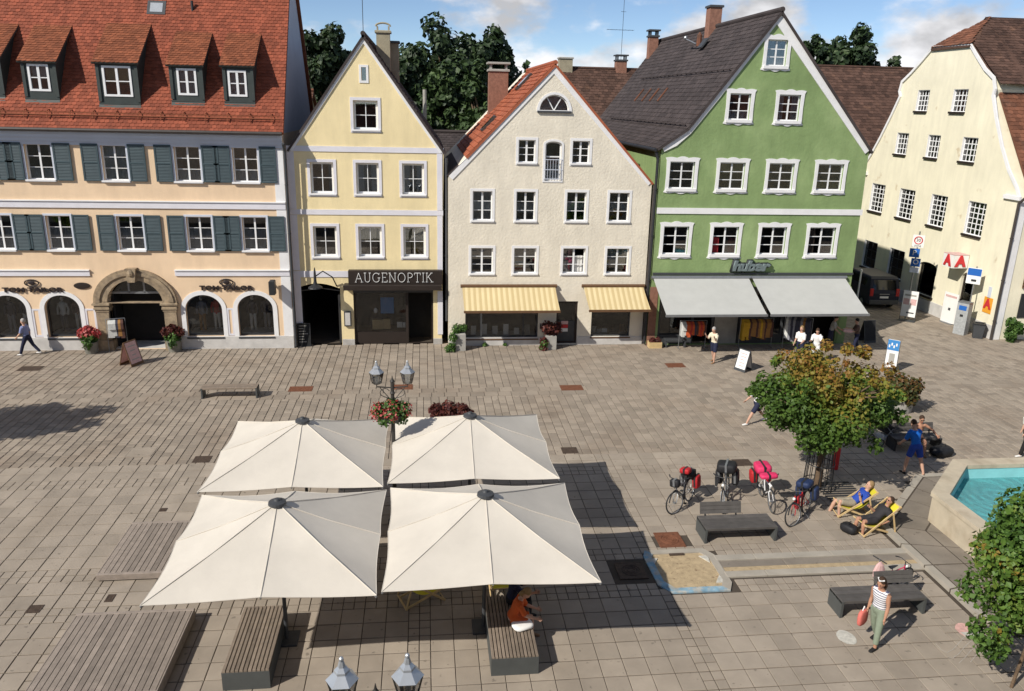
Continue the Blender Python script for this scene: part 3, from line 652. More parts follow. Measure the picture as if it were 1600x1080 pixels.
for rowp, py0, py1, cur in (([(-128, -84), (-46, 2), (44, 92), (162, 207), (274, 320), (364, 409)], 227.5, 283, [cA, cA, cA, cF, cA, cA]), ([(-125, -80), (-32, 13), (61, 107), (173, 220), (283, 329), (371, 416)], 338, 391, [cB]*6)):
    mxp = 230; z1 = PH.L(mxp, py0)[1]; z0 = PH.L(mxp, py1)[1]; ws_ = []
    for i, (a, b) in enumerate(rowp):
        r = (PH.L(a, 300)[0]+.09, PH.L(b, 300)[0]-.09, z0, z1)
        if r[0] < .3: continue
        w = PH.window(r, 2, 3, surround=.09, sm='pale_blue_trim', proud=.03, sill='white_trim', sillw=.1, recess=.15, bar=.026, edge=.055, midw=.075, curtain=cur[i])
        shutters(PH, grow(r, .085)[:2]+(z0-.02, z1+.05), win=w)
zb = lambda py: PH.L(230, py)[1]
arcs = []
for a, b in ((-160, -104), (-98, -42), (-11, 45), (73, 128), (292, 349), (373, 428)):
    x0, x1 = PH.L(a, 505)[0], PH.L(b, 505)[0]
    if x0 < .3: continue
    zt = zb(461); z0 = zb(527); zs = zt-(x1-x0)*.42; ap = arch(x0, x1, z0, zs, zt, 16); PH.holes.append(ap)
    sw = MB(); sw.plate(arch(x0-.2, x1+.2, .45, zs, zt+.2, 16), [arch(x0, x1, z0, zs, zt, 16)], -.035, .02); wn_ = sw.build('shop_window', 'white_trim', PR)
    f = MB(); f.plate(arch(x0+.002, x1-.002, z0+.002, zs, zt-.002, 16), [arch(x0+.06, x1-.06, z0+.07, zs, zt-.06, 16)], .20, .26); f.build('frame', 'charcoal_metal', wn_)
    p = MB(); p.plate(arch(x0+.05, x1-.05, z0+.05, zs, zt-.05, 16), [], .225, .233); p.build('pane', 'shop_glass', wn_)
    s_ = MB(); s_.box(x0-.03, x1+.03, -.07, .2, z0-.09, z0-.004); s_.build('sill', 'charcoal_metal', wn_)
    d_ = MB(); d_.box(x0, x1, .3, 1.2, z0-.1, z0+.12); d_.build('display_floor', 'plinth_stone', wn_)
    arcs.append((x0, x1, z0, zt))
# portal
px0, px1 = PH.L(172, 490)[0], PH.L(258, 490)[0]; pt = zb(437); ps = zb(472)
PH.holes.append(arch(px0, px1, .02, ps, pt, 20))
PH.walls([(0, 0), (WR, 0), (WR, EZ), (0, EZ)], 11.0, 'peach_plaster', .28)
for o in PR.children:
    if o.name.startswith('interior_wall'): pass
po = MB(); po.plate(arch(px0-.62, px1+.62, ps-.02, ps, zb(420), 24), [arch(px0, px1, ps-.03, ps, pt, 24)], -.16, .27); portal = po.build('portal', 'portal_stone', PR)
q = MB(); q.plate(arch(px0-.5, px1+.5, ps+.02, ps, zb(424), 24), [arch(px0-.32, px1+.32, ps, ps, zb(429), 24)], -.22, -.16); q.build('arch_moulding', 'portal_stone', portal)
for sx, a in ((-1, px0), (1, px1)):
    x0, x1 = (a-.55, a-.0) if sx < 0 else (a+.0, a+.55)
    q = MB(); q.bevbox(x0, x1, -.16, .27, .5, ps-.4, .01); q.build('pier', 'portal_stone', portal)
    q = MB(); q.bevbox(x0-.07, x1+.07, -.24, .27, 0, .5, .03); q.build('pier_base', 'portal_stone', portal)
    q = MB()
    for i, e in enumerate((.03, .07, .05, .11)): q.bevbox(x0-e, x1+e, -.16-e, .265, ps-.42+i*.105, ps-.42+(i+1)*.105-.004, .02)
    q.build('impost', 'portal_stone', portal)
q = MB(); q.add([(-.16,-.36,0),(.16,-.36,0),(.24,-.36,.62),(-.24,-.36,.62),(-.16,.1,0),(.16,.1,0),(.24,.1,.62),(-.24,.1,.62)], [(0,1,2,3),(1,5,6,2),(4,0,3,7),(3,2,6,7),(0,4,5,1)]); q.ball((0,-.36,.42), .14, (1,.7,1.2), 8, 6); q.xf(Matrix.Translation(((px0+px1)/2, 0, pt-.06))); q.build('keystone', 'portal_stone', portal)
q = MB(); tz = zb(459); q.box(px0+.02, px1-.02, .22, .27, tz-.05, tz+.05)
for t in (.36, .64): q.box(px0+(px1-px0)*t-.04, px0+(px1-px0)*t+.04, .22, .27, tz, pt-.1)
q.build('transom', 'grey_metal', portal)
q = MB(); q.box(px0+.01, px1-.01, .05, 1.25, .0, .06); q.build('threshold', 'plinth_stone', portal)
q = MB(); q.plate(arch(px0+.05, px1-.05, tz, ps, pt-.05, 16), [], .235, .243); q.build('pane', 'shop_glass', portal)
q = MB(); q.box(px0+.06, px0+.14, .3, 1.2, .05, tz-.06); q.build('door_leaf', 'dark_metal', portal)
# stringcourses, cornice, plinth
for pa, pb, e in ((315.5, 325.5, .06), (423, 431, .06)):
    za, zc = zb(pb), zb(pa); segs = [(0, WR)] if pa < 400 else [(0, px0-.64), (px1+.64, WR)]
    for a, b in segs:
        q = MB(); q.box(a, b, -e, -.002, za, zc); q.build('stringcourse', 'lilac_trim', PR); q = MB(); q.box(a, b, -e-.05, -.002, zc+.002, zc+.05); q.build('moulding', 'white_trim', PR)
q = MB()
for i, e in enumerate((.05, .14, .24, .34)): q.box(0, WR+.02, -e, -.002, 9.32+i*.16, 9.32+(i+1)*.16-.002)
q.build('cornice', 'pale_blue_trim', PR)
segs = [0]+[v for x0, x1, *_ in arcs for v in ()]+[px0-.62, px1+.62, WR+.01]
for a, b in ((0, px0-.62), (px1+.62, WR+.01)): q = MB(); q.bevbox(a, b, -.05, -.002, 0, .62, .02); q.build('plinth', 'plinth_stone', PR)
q = MB(); q.box(WR-.42, WR+.015, -.03, -.002, .62, 9.3); q.build('corner_strip', 'white_trim', PR)
prev = 0.
for x0, x1, z0, zt in arcs+[(px0-.40, px1+.40, 0, 0)]: pass
panel = sorted([(a[0]-.2, a[1]+.2) for a in arcs]+[(px0-.62, px1+.62)])
for (a0, a1), (b0, b1) in zip(panel, panel[1:]):
    if b0-a1 > .12: q = MB(); q.plate(rect(a1+.0, b0-.0, .64, 1.98), [rect(a1+.09, b0-.09, .74, 1.90)], -.02, -.002); q.build('panel_frame', 'lilac_trim', PR)
# roof
PITCHR = R(57); y0r = -.42; zr = 10.0; V = Vector((0, math.cos(PITCHR), math.sin(PITCHR))); LV = 10.2
roof = roof_slab(PR, (-.1, y0r, zr), (1, 0, 0), V, WR+.25, LV, .14, 'dormer_tile')
yb = y0r+LV*V.y; zbk = zr+LV*V.z
roof_slab(PR, (-.1, yb, zbk), (1, 0, 0), (0, math.cos(PITCHR), -math.sin(PITCHR)), WR+.25, LV, .14, 'dormer_tile', 'rear_roof')
gw = MB(); gw.add([(WR, .02, EZ), (WR, 2*yb, EZ), (WR, yb, zbk-.16), (WR-.2, .02, EZ), (WR-.2, 2*yb, EZ), (WR-.2, yb, zbk-.16)], [(0,1,2),(3,5,4),(0,2,5,3),(1,4,5,2)]); gw.build('gable_wall', 'pale_blue_trim', PR)
tiles(roof, (-.1+6.2, y0r-.03, zr+.0), (1, 0, 0), V, WR+.25-6.2, 9.2, .19, .165, 'red_tile')
def roofhit(px, py):                                 # pixel -> point on the front slope
    d = ray(px, py); nrm = Vector((0, -V.z, V.y)); P0 = Vector((0, Yp+y0r, zr)); t = (P0-EYE).dot(nrm)/d.dot(nrm); p = EYE+d*t; return Vector((p.x+26.0, p.y-Yp, p.z))
gutter(PR, (0, y0r-.06, zr-.03), (WR+.1, y0r-.06, zr-.03), r=.08)
sg = MB()
a = roofhit(220, 187); sg.tube([(7.9, a.y-.12, a.z+.14), (WR, a.y-.12, a.z+.14)], .025, 6); sg.tube([(7.9, a.y-.09, a.z+.24), (WR, a.y-.09, a.z+.24)], .02, 6)
for k in range(13): x = 8.2+k*.93; sg.beam((x, a.y-.15, a.z+.02), (x, a.y-.05, a.z+.3), .03, .03); sg.beam((x, a.y-.05, a.z+.3), (x, a.y+.22, a.z+.36), .03, .03)
sg.build('snow_guard', 'dormer_tile', roof)
# dormers: front x range, bottom, top pixel rows; window; roof rear row
for (fx0, fx1, fyb, fyt, wx0, wx1, wy0, wy1, bx0, bx1, byt, ncol, cu) in (
        (-48, 3, 152, 85, -38, -6, 96, 138, 0, 42, 37, 2, cN), (37, 89, 157, 92, 44.5, 77.5, 100, 142.5, 73, 119, 39, 2, ('full', 'curtain', .5, 1)), (153, 216, 165, 94, 161, 206, 103, 151, 186, 240, 37, 2, ('full', 'blind_yellow', .45, 1)),
        (267, 317, 161, 98, 277, 307.5, 107, 149, 289, 332, 50, 2, cS), (350, 396, 162.5, 99, 356.5, 385.5, 110, 151, 362, 403, 52, 2, cF)):
    b = roofhit((fx0+fx1)/2, fyb); yf = b.y; Yw = Yp+yf; cx_ = lambda px, py: FY(px, py, Yw).x+26.0; cz_ = lambda px, py: FY(px, py, Yw).z
    my = (fyb+fyt)/2; x0, x1 = cx_(fx0, my), cx_(fx1, my); zt = cz_((fx0+fx1)/2, fyt); zb0 = b.z-.05
    w0, w1 = cx_(wx0, (wy0+wy1)/2), cx_(wx1, (wy0+wy1)/2); wz0, wz1 = cz_((wx0+wx1)/2, wy1), cz_((wx0+wx1)/2, wy0)
    back = roofhit((bx0+bx1)/2, byt); yk, zk = back.y, back.z
    mb = MB(); mb.plate(rect(x0, x1, zb0, zt), [rect(w0, w1, wz0, wz1)], yf, yf+.1)
    for x in (x0, x1-.06):
        mb.add([(x, yf+.1, zb0), (x, yf+.1, zt), (x, yk, zk-.02), (x+.06, yf+.1, zb0), (x+.06, yf+.1, zt), (x+.06, yk, zk-.02)], [(0,2,1),(3,4,5),(0,1,4,3),(1,2,5,4)])
    mb.box(x0-.03, x0+.10, yf-.05, yf-.002, zb0+.2, zt); mb.box(x1-.10, x1+.03, yf-.05, yf-.002, zb0+.2, zt)
    mb.add([(x0-.03, yf-.28, zb0-.38), (x1+.03, yf-.28, zb0-.38), (x1+.03, yf-.02, zb0+.14), (x0-.03, yf-.02, zb0+.14)], [(0, 1, 2, 3)])
    mb.box(x0-.03, x1+.03, yf-.06, yf+.02, zb0+.1, zb0+.16)
    dm = mb.build('dormer', 'lead_sheet', PR)
    vv = Vector((0, yk-yf, zk-zt)); L0 = vv.length; vv.normalize(); O = Vector((x0-.12, yf, zt))-vv*.22
    roof_slab(dm, O, (1, 0, 0), vv, x1-x0+.24, L0+.22, .07, 'lead_sheet', 'dormer_roof'); tiles(dm, O+Vector((0, 0, .01)), (1, 0, 0), vv, x1-x0+.24, L0+.3, .19, .17, 'dormer_tile', 'dormer_tiles')
    f = MB(); f.plate(rect(w0, w1, wz0, wz1), [rect(w0+.09, w1-.09, wz0+.09, wz1-.09)], yf-.03, yf+.05)
    xm = (w0+w1)/2; f.box(xm-.05, xm+.05, yf-.02, yf+.04, wz0+.05, wz1-.05); zm = (wz0+wz1)/2; f.box(w0+.05, w1-.05, yf-.01, yf+.03, zm-.02, zm+.02); f.build('frame', 'white_paint', dm)
    for i in range(2):
        for j in range(2): MB().box((w0+.07, xm)[i], (xm, w1-.07)[i], yf+.012, yf+.02, (wz0+.07, zm)[j], (zm, wz1-.07)[j]).build('pane', 'glass', dm)
    if cu:
        q = MB(); q.box(w0+.1, w1-.1, yf+.14, yf+.15, wz0+(wz1-wz0)*cu[2], wz1); q.build('curtain', cu[1], dm)
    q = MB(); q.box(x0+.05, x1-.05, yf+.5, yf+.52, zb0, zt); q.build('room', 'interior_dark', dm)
p = roofhit(245, 13); q = MB()
rot = Matrix((Vector((1, 0, 0)), V, Vector((1, 0, 0)).cross(V))).transposed(); 
q.obox(p, (.40, .36, .06), rot); sk = q.build('skylight', 'charcoal_metal', PR); q = MB(); q.obox(p+(rot @ Vector((0, 0, .04))), (.27, .24, .03), rot); q.build('pane', 'lamp_roof_metal', sk)
p = roofhit(301, 18); MB().tube([p, p+Vector((0, 0, .45))], .06, 8).build('vent_pipe', 'dark_metal', PR)
downpipe(PR, WR+.10, -.08, .1, 9.2, 'charcoal_metal', .06, (0, -.3))
# lettering and emblems
for tx, ty, ex, ey, wpx in ((52, 453, 50, 442, 82), (354, 450, 354, 441, 76)):
    x, z = PH.L(tx, ty); x2, z2 = PH.L(ex, ey); sgn = thing_part = MB().box(x-.9, x+.9, -.03, -.012, z-.01, z+.01).build('shop_lettering', 'letter_dark', PR)
    me = text_mesh('TOM TAILOR', .29, .05, 'letter_dark', 0, 1.05, offset=.012); xs_ = [v.co.x for v in me.vertices]; k = (wpx/31.2)/(max(xs_)-min(xs_)); me.transform(Matrix.Scale(k, 4, (1, 0, 0))); o = link('lettering', me, sgn); o.location = (x, -.06, z)
    e = MB(); e.tube([(x2+.30*math.cos(t*.3927), -.05, z2+.15*math.sin(t*.3927)) for t in range(16)], .03, 5, True); e.ball((x2, -.05, z2), .12, (1.2, .2, .8), 8, 6); e.build('emblem', 'letter_dark', sgn)
x, z = PH.L(128.5, 446.5); q = MB(); q.lathe([(.001, 0), (.36, .01), (.36, .04), (.001, .05)], n=18, sy=.42); q.xf(Matrix.Translation((x, -.005, z)) @ Matrix.Rotation(math.pi/2, 4, 'X')); q.build('oval_plaque', 'sign_board', PR)
x, z = PH.L(428, 445); q = MB(); q.bevbox(x-.13, x+.13, -.62, -.22, z-.36, z+.3, .04); q.box(x-.02, x+.02, -.24, -.002, z-.05, z+.05); q.build('wall_lantern', 'dark_metal', PR)

# ------------------------------------------------------------------ gable houses
def gable_roof(h, ax, az, lx, lz, rx, rz_, depth, front, m_under, m_tile, tw=.25, th=.22, over=.12, left=True, right=True, start=0., lift=.03):
    rt = h.root; out_ = []
    for on, (ex, ez), sgn in ((True, (lx, lz), 1), (True, (rx, rz_), -1)):
        v = Vector((ax-ex, 0, az-ez)); Lv = v.length; v.normalize(); O = Vector((ex, depth if sgn > 0 else front, ez))-v*over+Vector((0, 0, .02)); U = (0, -1, 0) if sgn > 0 else (0, 1, 0)
        rs = roof_slab(rt, O, U, v, depth-front, Lv+over, .10, m_under); out_.append(rs)
        if (left if sgn > 0 else right):
            tiles(rs, O+Vector((0, 0, .004)), U, v, depth-front, Lv+over, tw, th, m_tile, lift=lift)
    q = MB(); q.tube([(ax, front, az+.06), (ax, depth, az+.06)], .11, 8); q.build('ridge_tiles', m_tile, rt)
    return out_
def verge(h, pts, w, m, proud=.05, name='verge_trim'):        # band following the sloping edge of a gable, pts from low left over the apex to low right
    mb = MB(); n = len(pts)
    inner = []
    for i, p in enumerate(pts):
        a = Vector(pts[max(i-1, 0)]); b = Vector(pts[min(i+1, n-1)]); d = (b-a).normalized(); nn = Vector((d.y, -d.x)); k = 1.
        if 0 < i < n-1:
            d1 = (Vector(p)-a).normalized(); k = 1/max(.5, abs(Vector((d1.y, -d1.x)).dot(nn)))
        inner.append(tuple(Vector(p)+nn*w*k))
    for i in range(n-1): mb.plate([pts[i], pts[i+1], inner[i+1], inner[i]], [], -proud, -.002)
    return mb.build(name, m, h.root)
def awning(h, x0, x1, zt, dx, proj_, zf, m, bar='charcoal_metal', ribs=0):
    mb = MB(); nx, ny = 14, 8; vs = []; 
    for j in range(ny+1):
        t = j/ny
        for i in range(nx+1):
            s_ = i/nx; vs.append((x0+(x1-x0)*s_+dx*t, -.12-(proj_-.12)*t, zt+(zf-zt)*t-.035*math.sin(math.pi*t)*(.6+.4*math.sin(s_*9))))
    mb.add(vs, [(j*(nx+1)+i, (j+1)*(nx+1)+i, (j+1)*(nx+1)+i+1, j*(nx+1)+i+1) for j in range(ny) for i in range(nx)]); n = len(vs)
    aw = mb.build('awning', m, h.root)
    q = MB(); q.tube([(x0-.08, -.1, zt+.04), (x1+.08, -.1, zt+.04)], .085, 8); q.build('roller_housing', bar, aw)
    q = MB(); q.box(x0+dx-.03, x1+dx+.03, -proj_-.05, -proj_+.03, zf-.09, zf+.015); q.build('front_bar', bar, aw)
    for s_ in (.06, .94):
        xx = x0+(x1-x0)*s_; e = (xx+(.5 if s_ < .5 else -.5), -proj_*.5, (zt+zf)/2-.28); q = MB(); q.tube([(xx, -.05, zt-.25), e, (xx+dx, -proj_+.02, zf-.05)], .025, 6); q.build('folding_arm', bar, aw)
    return aw

# yellow house
YH = House('yellow_house', 'narrow yellow gabled house with an optician shop and arched passage', (-6.2, 37.75, 0)); YR = YH.root; ox = 6.2
yo = [(0, 0), (.80+ox, 0), (.92+ox, 9.3), (-2.6+ox, 14.2), (.12, 9.3)]
c1 = ('side', 'curtain', 0, 1); cB2 = ('full', 'blind_yellow', .45, 1)
K = dict(cols_=2, rows=2, surround=.13, sm='lilac_trim', proud=.03, sill='white_trim', sillw=.05, recess=.16, bar=.03, edge=.10, midw=.035)
YH.window(YH.R(552, 590.5, 157, 203), **K)
K2 = dict(K); 
YH.row([(480.5, 526), (552, 596.5), (624, 667)], 254.5, 303.5, curtains=[cN, c1, c1], **K)
YH.row([(485.5, 531), (556, 601), (626, 669.5)], 354, 401.5, curtains=[cN, cB2, ('full', 'blind_yellow', .2, 1)], **K)
r = YH.R(564.5, 572, 105, 126); YH.holes.append(rect(*r)); q = MB(); q.plate(rect(*grow(r, .1)), [rect(*r)], -.03, .02); aw_ = q.build('attic_slit', 'white_trim', YR)
q = MB(); q.box(r[0], r[1], .18, .2, r[2], r[3]); q.build('pane', 'glass', aw_)
# passage and shop openings
ax0, ax1 = YH.L(464, 490)[0], YH.L(533, 490)[0]; azt = YH.L(497, 443)[1]; azs = YH.L(497, 451)[1]; passage = [(ax0, .0), (ax1, .0)]+[(ax1+(ax0-ax1)*k/10, azs+(azt-azs)*math.sin(math.pi*k/10)) for k in range(11)]
YH.holes.append(passage)
sr = YH.R(553, 677, 452, 533); sr = (sr[0], sr[1], .0, sr[3]); YH.holes.append(rect(*sr))
YH.walls(yo, 13, 'yellow_plaster', .25)
for o in list(YR.children):
    if o.name.startswith('interior_wall'):               # the passage runs on behind the room wall
        bpy.data.objects.remove(o)
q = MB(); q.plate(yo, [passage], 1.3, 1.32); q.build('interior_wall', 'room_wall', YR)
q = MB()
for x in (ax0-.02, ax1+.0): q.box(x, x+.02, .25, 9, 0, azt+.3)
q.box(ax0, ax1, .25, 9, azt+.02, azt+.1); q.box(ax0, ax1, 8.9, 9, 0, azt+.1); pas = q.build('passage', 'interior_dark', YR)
q = MB(); q.tube([(ax0, 1.0, azs-.35), ((ax0+ax1)/2, 1.0, azs-.2), (ax1, 1.0, azs-.35)], .03, 6); q.build('passage_arch_bar', 'grey_metal', pas)
for x0_, w_ in ((ax0+.03, .12), (ax1-.15, .12)): q = MB(); q.box(x0_, x0_+w_, .3, 1.25, .02, azs-.4); q.build('gate_leaf', 'dark_metal', pas)
verge(YH, [(.12, 9.3), (-2.6+ox, 14.2), (.92+ox, 9.3)], .2, 'white_trim')
for pa, pb, xa, xb in ((229.5, 238, 0.02, .92+ox), (328, 336, 0.02, .88+ox), (423.5, 433, .02, YH.L(545, 428)[0])):
    q = MB(); q.box(xa, xb, -.035, -.002, YH.L(575, pb)[1], YH.L(575, pa)[1]); q.build('stringcourse', 'lilac_trim', YR)
for xa, xb, z0 in ((.02, .34, .5), (.60+ox, .85+ox, .5)):
    q = MB(); q.box(xa, xb, -.03, -.002, z0, YH.L(575, 424)[1] if xa < 1 else YH.L(575, 455)[1]); q.box(xa, xb, -.03, -.002, YH.L(575, 422.5)[1], YH.L(575, 336.5)[1]); q.box(xa, xb, -.03, -.002, YH.L(575, 327.5)[1], YH.L(575, 238.5)[1]); q.build('corner_strip', 'lilac_trim', YR)
for a, b in ((ax1+.02, sr[0]), (sr[1], .82+ox)): q = MB(); q.bevbox(a, b, -.05, -.002, 0, .3, .02); q.build('plinth', 'grey_plinth', YR)
gable_roof(YH, -2.6+ox, 14.2, .12, 9.3, .92+ox, 9.3, 13.2, -.1, 'dark_tile', 'dark_tile', left=False)
# optician's front
s_ = YH.R(545, 691, 421, 442); q = MB(); q.bevbox(s_[0], s_[1], -.32, -.002, s_[2], s_[3], .02); sign = q.build('shop_sign', 'sign_board', YR)
q = MB(); e = YH.R(538, 690, 441, 450); q.bevbox(e[0], e[1], -.55, -.002, e[2], s_[2]-.003, .03); q.build('canopy_ledge', 'sign_board', sign)
t_ = YH.R(556, 678.5, 424.5, 438.5); serif_text('AUGENOPTIK', t_[0], t_[1], t_[2], t_[3], -.335, 'letter_white', sign)
gl = YH.R(556, 634, 458, 519.5); q = MB(); q.plate(rect(sr[0]+.002, sr[1]-.002, .02, sr[3]-.002), [rect(gl[0], gl[1], gl[2], gl[3]), rect(gl[1]+.12, sr[1]-.08, .06, gl[3]-.02)], .10, .2); front = q.build('shopfront', 'sign_board', YR)
q = MB(); q.box(gl[0]-.02, gl[1]+.02, .14, .15, gl[2]-.02, gl[3]+.02); q.build('pane', 'shop_glass', front)
q = MB(); q.box(gl[0], gl[1]+.1, .22, 1.2, gl[2]-.1, gl[2]+.02); q.build('display_shelf', 'wood_frame', front)
q = MB(); q.box(sr[0], sr[1], -.02, .02, sr[3]-.16, sr[3]); q.build('fascia', 'charcoal_metal', front)
q = MB(); q.box(gl[1]+.1, gl[1]+.13, .2, 1.25, .06, gl[3]); q.build('door_side', 'charcoal_metal', front)
mx_ = (gl[0]+gl[1])/2; dz = gl[2]+.03
q = MB(); q.box(mx_-.02, mx_+.62, .3, .32, dz+.85, dz+1.65); q.build('display_poster', 'sign_light_blue', front)
q = MB(); q.box(mx_-.45, mx_+.05, .4, .7, dz, dz+.48); q.box(mx_+.07, mx_+.42, .45, .7, dz, dz+.5); q.build('display_box', 'beech', front)
q = MB(); q.box(gl[1]-.45, gl[1]-.18, .4, .42, dz+.1, dz+.38); q.box(gl[1]-.16, gl[1]-.03, .4, .42, dz+.1, dz+.36); q.build('display_card', 'sign_white', front)
q = MB(); q.ball((mx_-.28, .5, dz+.95), .1, (1, .7, 1.4), 8, 6); q.build('display_head', 'letter_white', front)
b = YH.R(538, 549, 486, 509); q = MB(); q.bevbox(b[0], b[1], -.12, -.002, b[2], b[3], .02); bx_ = q.build('menu_case', 'charcoal_metal', YR); q = MB(); q.box(b[0]+.05, b[1]-.05, -.127, -.121, b[2]+.06, b[3]-.06); q.build('menu_card', 'plinth_stone', bx_)
x, z = YH.L(496, 444); q = MB(); q.lathe([(.34, -.02), (.32, .03), (.10, .16), (.07, .3), (.05, .75), (.02, .95)], (x, -.75, z), 14); q.tube([(x+.05, -.75, z+.55), (x+.35, -.6, z+.75), (x+.75, -.3, z+.4), (x+.9, -.01, z-.1)], .03, 6); q.build('passage_lamp', 'dark_metal', YR)
downpipe(YR, .92+ox+.12, -.06, 1.2, 9.0, 'charcoal_metal', .06)
chimney(YR, -1.95+ox, 5.0, 11.4, FY(592, 52, 37.75+5).z, .66, .66, 'chimney_render', 'chimney_render', 'arch'); chimney(YR, -1.45+ox, 5.9, 10.6, FY(607, 68, 43.6).z, .46, .5, 'chimney_render', 'charcoal_metal')
antenna(YR, -2.75+ox, 2.4, 14.2, 17.2, arms=1.0)

# cream house
CH = House('cream_house', 'cream rough-plastered gabled house with two yellow striped awnings', (1.12, 37.45, 0)); CR = CH.root; ox = -1.12
co = [(.0, 0), (9.72, 0), (9.66, 8.05), (5.93+ox, 13.2), (2.06+ox, 9.15), (.0, 8.2)]
cv = ('full', 'curtain', .3, .66)
K = dict(cols_=2, rows=3, surround=.12, sm='white_trim', proud=.02, sill='white_trim', sillw=.06, recess=.14, bar=.03, edge=.05, midw=.09)
CH.row([(806, 840.5), (890.5, 925)], 219.5, 255, **K)
CH.row([(734.5, 773), (802.5, 840), (881.5, 919.5), (948, 986.5)], 300, 345.5, curtains=[cv, ('full', 'curtain', .25, .6), cv, cv], **K)
CH.row([(732, 774), (799, 841.5), (875.5, 918), (944, 985.5)], 388, 427.5, curtains=[cN, cN, ('full', 'curtain', 0, .7), ('full', 'curtain', .3, 1)], opens={2: [1]}, **K)
# french window with railing
r = CH.R(851.5, 877, 221, 283); da = arch(r[0], r[1], r[2], r[3]-.15, r[3], 8); CH.holes.append(da); q = MB(); q.plate(arch(r[0]-.1, r[1]+.1, r[2]-.06, r[3]-.13, r[3]+.1, 8), [da], -.03, .02); fd = q.build('french_window', 'white_trim', CR)
q = MB(); q.plate(arch(r[0]+.001, r[1]-.001, r[2], r[3]-.15, r[3]-.002, 8), [arch(r[0]+.07, r[1]-.07, r[2]+.06, r[3]-.17, r[3]-.07, 8)], .12, .18); zm = (r[2]+r[3])/2+.2; q.box(r[0]+.05, r[1]-.05, .13, .17, zm-.03, zm+.03); q.build('frame', 'white_paint', fd)
q = MB(); q.plate(arch(r[0]+.05, r[1]-.05, r[2]+.05, r[3]-.17, r[3]-.05, 8), [], .14, .148); q.build('pane', 'glass', fd)
q = MB(); q.box(r[0]+.08, r[1]-.08, .25, .26, zm-.35, zm-.03); q.build('flower_cloth', 'red_cloth', fd); q = MB(); q.box(r[0]+.05, r[1]-.05, .24, .25, r[2]+.05, zm-.36); q.build('lace_curtain', 'curtain', fd)
q = MB()
for zz in (r[2]+.1, r[2]+.52, r[2]+.98): q.box(r[0]-.04, r[1]+.04, -.06, -.035, zz-.015, zz+.015)
for k in range(7): xx = r[0]+(r[1]-r[0])*k/6; q.box(xx-.008, xx+.008, -.055, -.04, r[2]+.05, r[2]+1.0)
q.build('railing', 'pale_blue_trim', fd)
# lunette
lc = CH.L(866, 173); lr = .72; lun = [(lc[0]+lr*math.cos(math.pi*k/14), lc[1]+lr*.98*math.sin(math.pi*k/14)) for k in range(15)]; CH.holes.append(lun)
q = MB(); q.plate([(lc[0]+.82*math.cos(math.pi*k/14), lc[1]-.05+.86*math.sin(math.pi*k/14)) for k in range(15)], [[(lc[0]+.68*math.cos(math.pi*k/14), lc[1]+.02+.68*math.sin(math.pi*k/14)) for k in range(15)]], -.03, .02); lw = q.build('lunette_window', 'white_trim', CR)
q = MB(); q.plate(lun, [], .16, .168); q.build('pane', 'glass', lw); q = MB()
for t in (60, 120): q.beam((lc[0], .14, lc[1]), (lc[0]+lr*math.cos(R(t)), .14, lc[1]+lr*math.sin(R(t))), .04, .05, up=(0, 1, 0))
q.tube([(lc[0]+(lr-.04)*math.cos(math.pi*k/14), .14, lc[1]+(lr-.04)*math.sin(math.pi*k/14)) for k in range(15)], .035, 5); q.build('frame', 'white_paint', lw)
q = MB(); q.box(lc[0]-.78, lc[0]+.78, -.1, .1, lc[1]-.10, lc[1]-.01); q.build('sill', 'charcoal_metal', lw)
q = MB(); q.plate([(lc[0]+.66*math.cos(math.pi*k/10), lc[1]+.66*math.sin(math.pi*k/10)) for k in range(11)], [], .3, .31); q.build('curtain', 'plinth_stone', lw)
# shop openings
w1 = CH.R(727, 841, 470, 529); dr = CH.R(869, 902, 471, 537); dr = (dr[0], dr[1], .05, dr[3]); w2 = CH.R(924, 985, 470, 526)
for r in (w1, dr, w2): CH.holes.append(rect(*r))
CH.walls(co, 12.5, 'cream_plaster', .24)
for r, div in ((w1, (.22, .80)), (w2, ())):
    q = MB(); q.plate(rect(*grow(r, -.002)), [rect(*grow(r, -.07))], .12, .2)
    for t in div: x = r[0]+(r[1]-r[0])*t; q.box(x-.04, x+.04, .13, .19, r[2]+.05, r[3]-.05)
    sw_ = q.build('shop_window', 'charcoal_metal', CR); q = MB(); q.box(r[0]+.05, r[1]-.05, .15, .158, r[2]+.05, r[3]-.05); q.build('pane', 'shop_glass', sw_)
    q = MB(); q.box(r[0]-.03, r[1]+.03, -.06, .12, r[2]-.07, r[2]-.004); q.build('sill', 'wood_frame', sw_); q = MB(); q.box(r[0], r[1], .22, 1.25, r[2]-.05, r[2]+.06); q.build('display_floor', 'grey_plinth', sw_)
    for k in range(6):
        xx = r[0]+(r[1]-r[0])*(.12+.15*k); hh = RND.uniform(.18, .55); q = MB(); q.box(xx-.13, xx+.13, .45+.05*(k % 3), .5+.05*(k % 3), r[2]+.07, r[2]+.07+hh); q.build('display_item', RND.choice(['sign_white', 'concrete', 'curtain', 'interior_dark', 'wood_frame']), sw_)
q = MB(); q.plate(rect(*grow(dr, -.002)), [rect(*grow(dr, -.1))], .1, .2); cd = q.build('shop_door', 'sign_board', CR); q = MB(); q.box(dr[0]+.09, dr[1]-.09, .14, .17, dr[2]+.05, dr[2]+1.15); q.build('door_panel', 'charcoal_metal', cd); q = MB(); q.box(dr[0]+.09, dr[1]-.09, .15, .158, dr[2]+1.16, dr[3]-.09); q.build('pane', 'shop_glass', cd)
for k, mt in enumerate(('sign_pinkish', 'sign_red', 'sign_white')): q = MB(); q.box(dr[0]+.28, dr[0]+.62, .128, .136, 1.02-k*.19, 1.19-k*.19); q.build('door_notice', mt, cd)
